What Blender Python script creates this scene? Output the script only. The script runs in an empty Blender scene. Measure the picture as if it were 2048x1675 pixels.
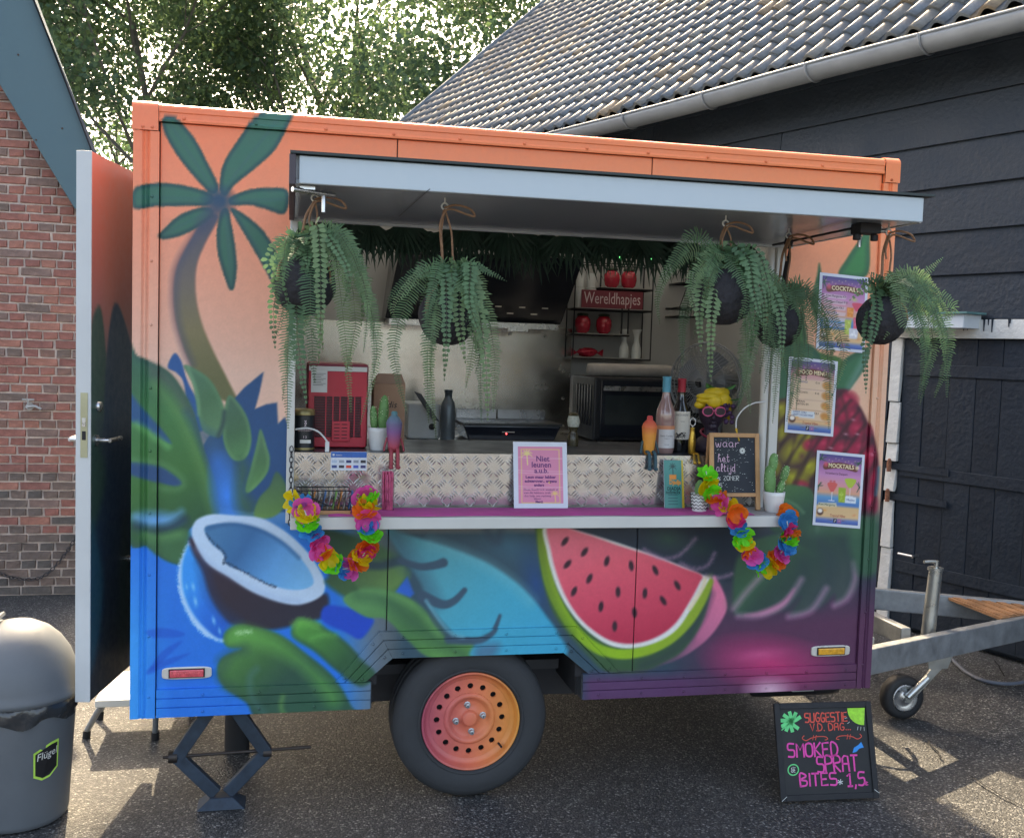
import bpy, bmesh, math, random
import numpy as np
from mathutils import Vector, Matrix
rnd = random.Random(7)
sc = bpy.context.scene
COL = sc.collection
# ------------------------------------------------------------------ camera
FPX = 2075.3
CAM = np.array([0.5151, -3.6735, 1.6802]); YAW, PITCH, ROLL = 0.21256, -0.06773, 0.03098
def _basis():
    f = np.array([math.sin(YAW)*math.cos(PITCH), math.cos(YAW)*math.cos(PITCH), math.sin(PITCH)])
    r = np.array([math.cos(YAW), -math.sin(YAW), 0.0]); u = np.cross(r, f)
    return r*math.cos(ROLL)+u*math.sin(ROLL), -r*math.sin(ROLL)+u*math.cos(ROLL), f
CR, CU, CF = _basis()
cd = bpy.data.cameras.new('camera'); cam = bpy.data.objects.new('camera', cd); COL.objects.link(cam)
cd.sensor_width = 36; cd.lens = FPX/2048*36; cd.clip_end = 500; cd.clip_start = 0.05
cam.matrix_world = Matrix(((CR[0], CU[0], -CF[0], CAM[0]), (CR[1], CU[1], -CF[1], CAM[1]), (CR[2], CU[2], -CF[2], CAM[2]), (0, 0, 0, 1)))
sc.camera = cam
# ------------------------------------------------------------------ light
SUN_EL = math.radians(43.0)
SH = np.array([0.085, -1.0]); SH = SH/np.linalg.norm(SH)          # where shadows fall on the ground
w = bpy.data.worlds.new('World'); sc.world = w; w.use_nodes = True
nt = w.node_tree; nt.nodes.clear()
sky = nt.nodes.new('ShaderNodeTexSky'); sky.sky_type = 'NISHITA'; sky.sun_disc = False
sky.sun_elevation = SUN_EL; sky.sun_rotation = math.atan2(-SH[0], -SH[1])
sky.air_density = 0.8; sky.dust_density = 5.0; sky.ozone_density = 0.3
bg = nt.nodes.new('ShaderNodeBackground'); bg.inputs[1].default_value = 0.15
wo = nt.nodes.new('ShaderNodeOutputWorld'); nt.links.new(sky.outputs[0], bg.inputs[0]); nt.links.new(bg.outputs[0], wo.inputs[0])
sd = bpy.data.lights.new('sun', 'SUN'); sd.energy = 2.35; sd.angle = math.radians(0.5); sd.color = (1, 0.87, 0.68)
so = bpy.data.objects.new('sun', sd); COL.objects.link(so)
_d = Vector((SH[0]*math.cos(SUN_EL), SH[1]*math.cos(SUN_EL), -math.sin(SUN_EL)))
so.rotation_euler = _d.to_track_quat('-Z', 'Y').to_euler(); so.location = (-3, 10, 12)
sc.view_settings.view_transform = 'Standard'; sc.view_settings.look = 'None'
sc.view_settings.exposure = 2.6; sc.view_settings.gamma = 1.0
vs_ = sc.view_settings
if hasattr(vs_, 'use_white_balance'): vs_.use_white_balance = True; vs_.white_balance_temperature = 7900
sc.cycles.use_denoising = True; sc.cycles.max_bounces = 8; sc.cycles.transparent_max_bounces = 16
sc.cycles.sample_clamp_indirect = 6
# ------------------------------------------------------------------ measuring: a photo pixel to a point at a known depth
def _ray(x, y): return CF + CR*(x-1024)/FPX - CU*(y-837.5)/FPX
def WY(x, y, Y): d = _ray(x, y); return Vector(CAM + (Y-CAM[1])/d[1]*d)
def WZ(x, y, Z): d = _ray(x, y); return Vector(CAM + (Z-CAM[2])/d[2]*d)
def WPL(x, y, p0, n): d = _ray(x, y); n = np.array(n); return Vector(CAM + ((np.array(p0)-CAM)@n)/(d@n)*d)
def PJ(P):
    d = np.asarray(P, float)-CAM; z = d@CF
    return np.stack([1024+FPX*(d@CR)/z, 837.5-FPX*(d@CU)/z], -1)
# ------------------------------------------------------------------ colours and materials
GAIN = 1.0
def lin(c):
    c = np.asarray(c, float)/255.0
    return np.where(c <= .04045, c/12.92, ((c+.055)/1.055)**2.4)
def C(r, g, b): return tuple(float(v) for v in np.clip(lin((r, g, b))*GAIN, 0, .92))
MATS = {}
def M(name, col=(.5, .5, .5), rough=.5, metal=0, var=.12, vs=6., bump=0., bs=60., spec=.5, trans=0., emit=0, attr=None, thin=0., coat=0., rand=0., ior=1.45, det=4.):
    if name in MATS: return MATS[name]
    m = bpy.data.materials.new(name); m.use_nodes = True; t = m.node_tree; N = t.nodes; Lk = t.links
    b = N['Principled BSDF']; out = N['Material Output']
    b.inputs['Roughness'].default_value = rough; b.inputs['Metallic'].default_value = metal
    b.inputs['Specular IOR Level'].default_value = spec; b.inputs['IOR'].default_value = ior
    if trans: b.inputs['Transmission Weight'].default_value = trans
    if coat: b.inputs['Coat Weight'].default_value = coat
    tc = N.new('ShaderNodeTexCoord')
    base = None
    if attr:
        a = N.new('ShaderNodeVertexColor'); a.layer_name = attr; base = a.outputs[0]
    else:
        r = N.new('ShaderNodeRGB'); r.outputs[0].default_value = (*col[:3], 1); base = r.outputs[0]
    if var or rand:
        nz = N.new('ShaderNodeTexNoise'); nz.inputs['Scale'].default_value = vs; nz.inputs['Detail'].default_value = det; nz.inputs['Roughness'].default_value = .65
        Lk.new(tc.outputs['Object'], nz.inputs['Vector'])
        mr = N.new('ShaderNodeMapRange'); mr.inputs[1].default_value = .3; mr.inputs[2].default_value = .7
        mr.inputs[3].default_value = 1-var; mr.inputs[4].default_value = 1+var; Lk.new(nz.outputs[0], mr.inputs[0])
        val = mr.outputs[0]
        if rand:
            oi = N.new('ShaderNodeObjectInfo'); m2 = N.new('ShaderNodeMapRange'); m2.inputs[3].default_value = 1-rand; m2.inputs[4].default_value = 1+rand
            Lk.new(oi.outputs['Random'], m2.inputs[0]); mm = N.new('ShaderNodeMath'); mm.operation = 'MULTIPLY'
            Lk.new(val, mm.inputs[0]); Lk.new(m2.outputs[0], mm.inputs[1]); val = mm.outputs[0]
        mx = N.new('ShaderNodeVectorMath'); mx.operation = 'SCALE'; Lk.new(base, mx.inputs[0]); Lk.new(val, mx.inputs['Scale']); base = mx.outputs[0]
        rr = N.new('ShaderNodeMapRange'); rr.inputs[1].default_value = .3; rr.inputs[2].default_value = .7
        rr.inputs[3].default_value = max(0, rough-.08); rr.inputs[4].default_value = min(1, rough+.1); Lk.new(nz.outputs[0], rr.inputs[0]); Lk.new(rr.outputs[0], b.inputs['Roughness'])
    Lk.new(base, b.inputs['Base Color'])
    if bump:
        n2 = N.new('ShaderNodeTexNoise'); n2.inputs['Scale'].default_value = bs; n2.inputs['Detail'].default_value = 5
        Lk.new(tc.outputs['Object'], n2.inputs['Vector']); bp = N.new('ShaderNodeBump'); bp.inputs['Strength'].default_value = bump; bp.inputs['Distance'].default_value = .01
        Lk.new(n2.outputs[0], bp.inputs['Height']); Lk.new(bp.outputs[0], b.inputs['Normal'])
    if emit:
        Lk.new(base, b.inputs['Emission Color']); b.inputs['Emission Strength'].default_value = emit
    if thin:
        tr = N.new('ShaderNodeBsdfTranslucent'); Lk.new(base, tr.inputs[0]); ms = N.new('ShaderNodeMixShader'); ms.inputs[0].default_value = thin
        Lk.new(b.outputs[0], ms.inputs[1]); Lk.new(tr.outputs[0], ms.inputs[2]); Lk.new(ms.outputs[0], out.inputs[0])
    MATS[name] = m
    return m
# ------------------------------------------------------------------ objects
ORG = {}
def _org(p): return ORG.get(p, Vector((0, 0, 0)))
def thing(name, loc, label, cat, group=None, kind=None):
    o = bpy.data.objects.new(name, None); o.empty_display_size = .1; COL.objects.link(o)
    o.location = loc; ORG[o] = Vector(loc); tag(o, label, cat, group, kind); return o
def tag(o, label=None, cat=None, group=None, kind=None):
    if label: o['label'] = label
    if cat: o['category'] = cat
    if group: o['group'] = group
    if kind: o['kind'] = kind
    return o
def link(name, me, parent=None, loc=None, mats=()):
    o = bpy.data.objects.new(name, me); COL.objects.link(o)
    for m in mats: me.materials.append(m)
    if parent is not None: o.parent = parent; ORG[o] = _org(parent)
    if loc is not None and parent is None: o.location = loc; ORG[o] = Vector(loc)
    return o
class MB:
    """collects shapes in world coordinates; build() links them as one mesh object"""
    def __init__(s): s.v = []; s.f = []; s.mi = []; s.sm = []; s.c = None
    def add(s, V, F, mi=0, sm=False):
        n = len(s.v); s.v += [tuple(v) for v in V]; s.f += [tuple(i+n for i in f) for f in F]; s.mi += [mi]*len(F); s.sm += [sm]*len(F); return s
    def box(s, a, b, mi=0, R=None, piv=None):
        x0, y0, z0 = a; x1, y1, z1 = b
        V = [Vector(p) for p in ((x0, y0, z0), (x1, y0, z0), (x1, y1, z0), (x0, y1, z0), (x0, y0, z1), (x1, y0, z1), (x1, y1, z1), (x0, y1, z1))]
        if R is not None:
            pv = Vector(piv) if piv is not None else (V[0]+V[6])/2
            V = [pv+R@(v-pv) for v in V]
        return s.add(V, [(0, 3, 2, 1), (4, 5, 6, 7), (0, 1, 5, 4), (1, 2, 6, 5), (2, 3, 7, 6), (3, 0, 4, 7)], mi)
    def hexa(s, P, mi=0):   # 8 corners: bottom loop, top loop
        return s.add(P, [(0, 3, 2, 1), (4, 5, 6, 7), (0, 1, 5, 4), (1, 2, 6, 5), (2, 3, 7, 6), (3, 0, 4, 7)], mi)
    def prism(s, poly, y0, y1, mi=0, f=None):   # poly of (x,z), extruded along y
        n = len(poly); f = f or (lambda x, y, z: (x, y, z))
        V = [f(x, y0, z) for x, z in poly]+[f(x, y1, z) for x, z in poly]
        a = sum(poly[i][0]*poly[(i+1) % n][1]-poly[(i+1) % n][0]*poly[i][1] for i in range(n))
        F = [tuple(range(n)), tuple(range(2*n-1, n-1, -1))]+[(i, i+n, (i+1) % n+n, (i+1) % n) for i in range(n)]
        if a < 0: F = [tuple(reversed(q)) for q in F]
        return s.add(V, F, mi)
    def lathe(s, prof, c, ax=(0, 0, 1), n=20, mi=0, sm=True, caps=True):
        ax = Vector(ax).normalized(); e1 = ax.orthogonal().normalized(); e2 = ax.cross(e1); c = Vector(c); V = []; F = []
        if ax.z > .99: e1, e2 = Vector((1, 0, 0)), Vector((0, 1, 0))
        for r, h in prof:
            for k in range(n):
                t = 2*math.pi*k/n; V.append(c+ax*h+(e1*math.cos(t)+e2*math.sin(t))*max(r, 1e-5))
        for i in range(len(prof)-1):
            for k in range(n):
                a = i*n+k; b = i*n+(k+1) % n; F.append((a, b, b+n, a+n))
        s.add(V, F, mi, sm)
        if caps:
            m = len(prof)-1; s.add(V[:n], [tuple(range(n-1, -1, -1))], mi); s.add(V[m*n:], [tuple(range(n))], mi)
        return s
    def cyl(s, a, b, r, r2=None, n=12, mi=0, sm=True, caps=True):
        a = Vector(a); b = Vector(b); r2 = r if r2 is None else r2
        return s.lathe([(r, 0), (r2, (b-a).length)], a, b-a, n, mi, sm, caps)
    def tube(s, pts, r, n=6, mi=0, r2=None, closed=False):
        P = [Vector(p) for p in pts]; m = len(P); V = []; F = []; r2 = r if r2 is None else r2; e = None
        for i, p in enumerate(P):
            t = (P[(i+1) % m]-P[i-1]) if closed else (P[min(i+1, m-1)]-P[max(i-1, 0)])
            if t.length < 1e-9: t = Vector((0, 0, 1))
            t.normalize()
            e = t.orthogonal().normalized() if e is None else (e-t*e.dot(t))
            if e.length < 1e-6: e = t.orthogonal()
            e.normalize(); q = t.cross(e); rr = r+(r2-r)*i/max(1, m-1)
            for k in range(n):
                a = 2*math.pi*k/n; V.append(p+(e*math.cos(a)+q*math.sin(a))*rr)
        for i in range(m if closed else m-1):
            for k in range(n):
                j = (i+1) % m; F.append((i*n+k, i*n+(k+1) % n, j*n+(k+1) % n, j*n+k))
        s.add(V, F, mi, True)
        if not closed: s.add(V[:n], [tuple(range(n-1, -1, -1))], mi); s.add(V[-n:], [tuple(range(n))], mi)
        return s
    def ball(s, c, r, n=16, m=10, mi=0, sq=(1, 1, 1), jit=0):
        c = Vector(c); V = []; F = []
        for i in range(m+1):
            for k in range(n):
                a = math.pi*i/m; t = 2*math.pi*k/n; q = 1+(rnd.uniform(-jit, jit) if 0 < i < m else 0)
                V.append(c+Vector((r*sq[0]*q*math.sin(a)*math.cos(t), r*sq[1]*q*math.sin(a)*math.sin(t), -r*sq[2]*q*math.cos(a))))
        for i in range(m):
            for k in range(n): F.append((i*n+k, i*n+(k+1) % n, (i+1)*n+(k+1) % n, (i+1)*n+k))
        return s.add(V, F, mi, True)
    def build(s, name, mats, parent=None, loc=None, bevel=0, tagk=None):
        if not isinstance(mats, (list, tuple)): mats = [mats]
        o0 = _org(parent) if parent is not None else Vector(loc if loc is not None else (0, 0, 0))
        me = bpy.data.meshes.new(name)
        V = np.array(s.v, float)-np.array(o0)
        me.from_pydata([tuple(v) for v in V], [], s.f)
        me.polygons.foreach_set('material_index', s.mi); me.polygons.foreach_set('use_smooth', s.sm)
        if bevel:
            bm = bmesh.new(); bm.from_mesh(me)
            bmesh.ops.remove_doubles(bm, verts=bm.verts, dist=1e-6)
            eds = [e for e in bm.edges if len(e.link_faces) == 2 and e.calc_face_angle(0) > .6]
            bmesh.ops.bevel(bm, geom=eds, offset=bevel, segments=2, profile=.6, affect='EDGES', clamp_overlap=True)
            bm.to_mesh(me); bm.free()
        me.update()
        o = link(name, me, parent, loc, mats)
        if tagk: o['kind'] = tagk
        return o
def copy_tree(o, parent=None):
    c = o.copy(); COL.objects.link(c)
    if parent is not None: c.parent = parent
    for ch in o.children: copy_tree(ch, c)
    return c
# ------------------------------------------------------------------ splines and paint
def spl(pts, closed=False, k=8):
    P = np.asarray(pts, float); n = len(P); out = []
    for i in range(n if closed else n-1):
        if closed: p0, p1, p2, p3 = P[i-1], P[i], P[(i+1) % n], P[(i+2) % n]
        else: p0, p1, p2, p3 = P[max(i-1, 0)], P[i], P[i+1], P[min(i+2, n-1)]
        for j in range(k):
            t = j/k; out.append(.5*((2*p1)+(-p0+p2)*t+(2*p0-5*p1+4*p2-p3)*t*t+(-p0+3*p1-3*p2+p3)*t**3))
    if not closed: out.append(P[-1])
    return np.array(out)
class Canvas:
    """paint laid out on a flat sheet: colours are worked out per sample and stored on the sheet's mesh"""
    def __init__(s, x0, y0, x1, y1, st, col):
        s.x0, s.y0, s.st = x0, y0, st; s.w = int((x1-x0)/st)+1; s.h = int((y1-y0)/st)+1
        s.a = np.ones((s.h, s.w, 3))*np.array(col, float); s.X, s.Y = np.meshgrid(x0+np.arange(s.w)*st, y0+np.arange(s.h)*st)
        rs = np.random.RandomState(3); s.n = rs.rand(s.h, s.w)
    def _win(s, P, pad):
        i0 = max(0, int((P[:, 0].min()-pad-s.x0)/s.st)); i1 = min(s.w, int((P[:, 0].max()+pad-s.x0)/s.st)+2)
        j0 = max(0, int((P[:, 1].min()-pad-s.y0)/s.st)); j1 = min(s.h, int((P[:, 1].max()+pad-s.y0)/s.st)+2)
        return (slice(j0, max(j0, j1)), slice(i0, max(i0, i1)))
    def _dist(s, w, P, closed):
        X, Y = s.X[w], s.Y[w]; D = np.full(X.shape, 1e9); T = np.zeros(X.shape); n = len(P); ins = np.zeros(X.shape, bool)
        for i in range(n if closed else n-1):
            a = P[i]; b = P[(i+1) % n]; d = b-a; L = d@d+1e-12
            t = np.clip(((X-a[0])*d[0]+(Y-a[1])*d[1])/L, 0, 1); q = (X-a[0]-t*d[0])**2+(Y-a[1]-t*d[1])**2
            m = q < D; D = np.where(m, q, D); T = np.where(m, (i+t)/n, T)
            if closed and a[1] != b[1]:
                c = ((a[1] > Y) != (b[1] > Y)) & (X < (b[0]-a[0])*(Y-a[1])/(b[1]-a[1]+1e-12)+a[0]); ins ^= c
        return np.sqrt(D), T, ins
    def _col(s, w, col):
        if isinstance(col, dict):
            X, Y = s.X[w], s.Y[w]; p, q = col['p'], col['q']; d = np.array(q, float)-p
            t = np.clip(((X-p[0])*d[0]+(Y-p[1])*d[1])/(d@d), 0, 1)[..., None]
            cs = [np.array(c, float) for c in col['c']]; k = t*(len(cs)-1); out = np.zeros(t.shape[:2]+(3,))
            for i, c in enumerate(cs): out = out+np.clip(1-abs(k-i), 0, 1)*c
            return out
        return np.array(col, float)
    def _mix(s, w, m, col):
        m = m[..., None]; s.a[w] = s.a[w]*(1-m)+s._col(w, col)*m
    def poly(s, pts, col, soft=3, al=1, sm=True, edge=None, ew=8, es=6, ea=.8, spray=0):
        soft = soft*.68 if soft < 9 else soft; P = spl(pts, True, 6) if sm else np.asarray(pts, float); w = s._win(P, soft+ew+es); D, T, ins = s._dist(w, P, True)
        sd = np.where(ins, -D, D)
        if spray: sd = sd+(s.n[w]-.5)*spray
        s._mix(w, np.clip(.5-sd/(2*soft), 0, 1)*al, col)
        if edge is not None:
            s._mix(w, np.clip(.5-sd/(2*soft), 0, 1)*np.clip(1-(D-ew/2)/es, 0, 1)*ea, edge)
        return s
    def line(s, pts, wd, col, soft=3, al=1, sm=True, w2=None, spray=0):
        soft = soft*.7 if soft < 8 else soft; P = spl(pts, False, 6) if sm else np.asarray(pts, float); w2 = wd if w2 is None else w2
        w = s._win(P, max(wd, w2)+soft); D, T, _ = s._dist(w, P, False); r = (wd+(w2-wd)*T)/2
        if spray: D = D+(s.n[w]-.5)*spray
        s._mix(w, np.clip(.5-(D-r)/(2*soft), 0, 1)*al, col); return s
    def blob(s, c, rx, ry, col, al=1, ang=0, pw=1.5, hard=0):
        R = max(rx, ry)*1.05; w = s._win(np.array([[c[0]-R, c[1]-R], [c[0]+R, c[1]+R]]), 2); a = math.radians(ang)
        dx, dy = s.X[w]-c[0], s.Y[w]-c[1]; u = (dx*math.cos(a)+dy*math.sin(a))/rx; v = (-dx*math.sin(a)+dy*math.cos(a))/ry
        d = np.sqrt(u*u+v*v); m = np.clip((1-d)/(1-hard), 0, 1)**pw*al if hard else np.clip(1-d, 0, 1)**pw*al
        s._mix(w, m, col); return s
    def at(s, P):
        fx = np.clip((P[..., 0]-s.x0)/s.st, 0, s.w-1.001); fy = np.clip((P[..., 1]-s.y0)/s.st, 0, s.h-1.001)
        i = fx.astype(int); j = fy.astype(int); u = (fx-i)[..., None]; v = (fy-j)[..., None]; a = s.a
        return (a[j, i]*(1-u)+a[j, i+1]*u)*(1-v)+(a[j+1, i]*(1-u)+a[j+1, i+1]*u)*v
def colour(o, fn):
    """give a mesh a colour per vertex: fn(world xyz array) -> sRGB 0..255"""
    me = o.data; n = len(me.vertices); co = np.empty(n*3); me.vertices.foreach_get('co', co); co = co.reshape(-1, 3)+np.array(_org(o))
    c = np.clip(lin(fn(co))*GAIN, 0, .9); at = me.color_attributes.new('Col', 'FLOAT_COLOR', 'POINT')
    at.data.foreach_set('color', np.concatenate([c, np.ones((n, 1))], 1).astype(np.float32).ravel())
def grid_sheet(name, mat, parent, keep, x0, x1, z0, z1, st, y, fn, thick=.004, extra=None):
    """a painted sheet in the plane y; keep(x,z) says which cells exist"""
    nx = max(1, int(round((x1-x0)/st))); nz = max(1, int(round((z1-z0)/st))); xs = np.linspace(x0, x1, nx+1); zs = np.linspace(z0, z1, nz+1)
    Xc, Zc = np.meshgrid((xs[1:]+xs[:-1])/2, (zs[1:]+zs[:-1])/2); K = keep(Xc, Zc) if keep else np.ones_like(Xc, bool)
    jj, ii = np.nonzero(K); a = jj*(nx+1)+ii; F = np.stack([a, a+1, a+nx+2, a+nx+1], 1)
    used = np.unique(F); mp = -np.ones((nx+1)*(nz+1), int); mp[used] = np.arange(len(used)); F = mp[F]
    gx, gz = np.meshgrid(xs, zs); V = np.stack([gx.ravel()[used], np.full(len(used), y), gz.ravel()[used]], 1)
    if extra: V = extra(V)
    nv = len(V); E = {}
    o0 = np.array(_org(parent))
    # rim so that the sheet has thickness
    from collections import Counter
    ed = np.concatenate([F[:, [0, 1]], F[:, [1, 2]], F[:, [2, 3]], F[:, [3, 0]]]); key = np.sort(ed, 1); kk = key[:, 0].astype(np.int64)*nv+key[:, 1]
    un, inv, cnt = np.unique(kk, return_inverse=True, return_counts=True); be = ed[cnt[inv] == 1]
    bu = np.unique(be); bm_ = -np.ones(nv, int); bm_[bu] = nv+np.arange(len(bu)); V2 = V[bu]+np.array([0, thick, 0])
    RF = np.stack([be[:, 1], be[:, 0], bm_[be[:, 0]], bm_[be[:, 1]]], 1)
    AV = np.concatenate([V, V2]); AF = np.concatenate([F, RF])
    me = bpy.data.meshes.new(name); me.vertices.add(len(AV)); me.vertices.foreach_set('co', (AV-o0).ravel())
    me.loops.add(len(AF)*4); me.loops.foreach_set('vertex_index', AF.ravel().astype(np.int32)); me.polygons.add(len(AF))
    me.polygons.foreach_set('loop_start', np.arange(0, len(AF)*4, 4, dtype=np.int32)); me.update(calc_edges=True); me.validate()
    o = link(name, me, parent, None, [mat]); colour(o, fn); return o
# ------------------------------------------------------------------ lettering
def text_geo(s, size, align='CENTER', font_shear=0, bold=0, space=1.0):
    cu = bpy.data.curves.new('t', 'FONT'); cu.body = s; cu.size = size; cu.align_x = align; cu.shear = font_shear; cu.offset = bold; cu.space_character = space
    cu.resolution_u = 2; o = bpy.data.objects.new('t', cu); COL.objects.link(o)
    me = bpy.data.meshes.new_from_object(o); V = [tuple(v.co) for v in me.vertices]; F = [tuple(p.vertices) for p in me.polygons]
    bpy.data.objects.remove(o); bpy.data.curves.remove(cu); bpy.data.meshes.remove(me); return V, F
def text_on(mb, s, size, O, ex, ey, u, v, mi=0, fit=None, **k):
    """put lettering on a plane with origin O and axes ex, ey at (u, v)"""
    V, F = text_geo(s, size, **k)
    if not V: return
    if fit:
        x0 = min(p[0] for p in V); x1 = max(p[0] for p in V); q = fit/(x1-x0)
    else: q = 1
    O = Vector(O); ex = Vector(ex); ey = Vector(ey)
    mb.add([O+ex*(u+p[0]*q)+ey*(v+p[1]) for p in V], F, mi)
SF = {'A': [[(0, 0), (.1, 5), (1, 6), (2.6, 5.8), (3, 0)], [(0, 2.8), (3, 2.8)]], 'B': [[(0, 0), (0, 6), (2, 5.8), (2.6, 4.6), (.2, 3.2), (2.8, 2.4), (2.6, .4), (0, 0)]],
 'D': [[(0, 0), (0, 6), (2.2, 5.4), (3, 3), (2.2, .6), (0, 0)]], 'E': [[(2.8, 6), (0, 5.8), (0, 0), (2.8, .2)], [(0, 3), (2.2, 3.1)]],
 'G': [[(2.8, 5.4), (1.2, 6), (0, 3.4), (.6, .4), (2.4, .2), (2.9, 2.4), (1.6, 2.6)]], 'I': [[(.4, 0), (.4, 6)]], 'K': [[(0, 0), (0, 6)], [(2.8, 6), (.2, 3), (2.8, 0)]],
 'M': [[(0, 0), (.1, 6), (1.6, 3), (3.2, 6), (3.4, 0)]], 'O': [[(1.5, 6), (0, 5), (0, 1), (1.5, 0), (3, 1), (3, 5), (1.5, 6)]], 'P': [[(0, 0), (0, 6), (2.6, 5.8), (2.8, 3.6), (.2, 3)]],
 'R': [[(0, 0), (0, 6), (2.6, 5.8), (2.8, 3.8), (.2, 3), (2.8, 0)]], 'S': [[(2.8, 5.8), (.2, 5.8), (.1, 3.3), (2.7, 2.9), (2.6, .2), (0, .2)]], 'T': [[(0, 6), (3, 6)], [(1.5, 6), (1.5, 0)]],
 'U': [[(0, 6), (.1, .8), (1.5, 0), (2.9, .8), (3, 6)]], 'V': [[(0, 6), (1.5, 0), (3, 6)]], 'Z': [[(0, 5.8), (2.9, 6), (0, .2), (3, 0)]], 'N': [[(0, 0), (0, 6), (2.8, 0), (2.9, 6)]],
 '1': [[(0, 4.6), (1.2, 6), (1.2, 0)], [(.2, 0), (2.2, 0)]], '5': [[(2.8, 6), (.4, 6), (.2, 3.4), (2.4, 3.5), (2.8, 1.6), (1.8, .1), (0, .3)]], ',': [[(.5, .4), (.1, -1.2)]], '.': [[(.3, 0), (.4, .3)]],
 '*': [[(0, 2), (2, 4)], [(2, 2), (0, 4)], [(1, 1.6), (1, 4.4)]], 'w': [[(0, 3.6), (.5, .2), (1.2, .1), (1.7, 3), (2.2, .2), (3, .2), (3.4, 3.8)]], 'a': [[(2.4, 3.4), (.8, 3.6), (0, 1.6), (.8, 0), (2.2, .8), (2.4, 3.6), (2.5, .4), (3, .1)]],
 'n': [[(0, 0), (.2, 3.6), (.4, 2.4), (1.6, 3.6), (2.4, 2.6), (2.4, .2), (3, 0)]], 'r': [[(0, 0), (.2, 3.8), (.4, 2.4), (1.4, 3.6), (2.4, 3.4)]], 'h': [[(0, 0), (.6, 4), (1.4, 6.4), (.8, 6.6), (.4, 3), (.2, 0)], [(.3, 1.8), (1.6, 3.4), (2.2, 2.2), (2.2, .2), (3, .4)]],
 'e': [[(.2, 1.6), (2.2, 2), (1.6, 3.6), (.4, 3), (0, 1.2), (1, 0), (2.8, .6)]], 't': [[(1, 6), (.8, .8), (1.6, 0), (2.4, .6)], [(0, 4), (2.2, 4.2)]], 'l': [[(.2, .6), (1.6, 4), (1.4, 6.6), (.7, 6), (.6, .6), (1.6, .2)]],
 'i': [[(.6, 3.6), (.6, .4), (1.2, 0)], [(.7, 4.8), (.75, 5)]], 'j': [[(1.2, 3.6), (1.2, -1.6), (.2, -2.4), (-.4, -1.6)], [(1.3, 4.8), (1.35, 5)]], 'd': [[(2.4, 3.2), (.8, 3.6), (0, 1.6), (.8, 0), (2.4, .9)], [(2.6, 6.6), (2.4, 1), (3, 0)]]}
def chalk(mb, s, O, ex, ey, u, v, h, wd, mi=0, adv=1.0, nrm=None):
    """hand-drawn strokes; returns the advance"""
    O = Vector(O); ex = Vector(ex); ey = Vector(ey); nn = ex.cross(ey).normalized(); q = h/6; x = u
    for ch in s:
        if ch == ' ': x += 2.2*q*adv; continue
        st = SF[ch]; wmax = max(p[0] for L in st for p in L)
        for L in st:
            P = spl(L, False, 4) if ch.islower() or ch in 'SGOUBDPR5' else np.array(L, float)
            P = P+np.array([rnd.uniform(-.08, .08), rnd.uniform(-.12, .12)])
            ribbon(mb, [O+ex*(x+p[0]*q*adv)+ey*(v+p[1]*q) for p in P], wd, nn, mi)
        x += (wmax+1.1)*q*adv
    return x-u
def ribbon(mb, pts, wd, nn, mi=0):
    P = [Vector(p) for p in pts]; V = []
    for i, p in enumerate(P):
        t = P[min(i+1, len(P)-1)]-P[max(i-1, 0)]
        if t.length < 1e-9: t = Vector((1, 0, 0))
        t.normalize(); sd_ = nn.cross(t).normalized()*wd/2; ext = t*wd*.3*(-1 if i == 0 else 1 if i == len(P)-1 else 0)
        V += [p+sd_+ext, p-sd_+ext]
    mb.add(V, [(2*i, 2*i+1, 2*i+3, 2*i+2) for i in range(len(P)-1)], mi)
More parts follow.
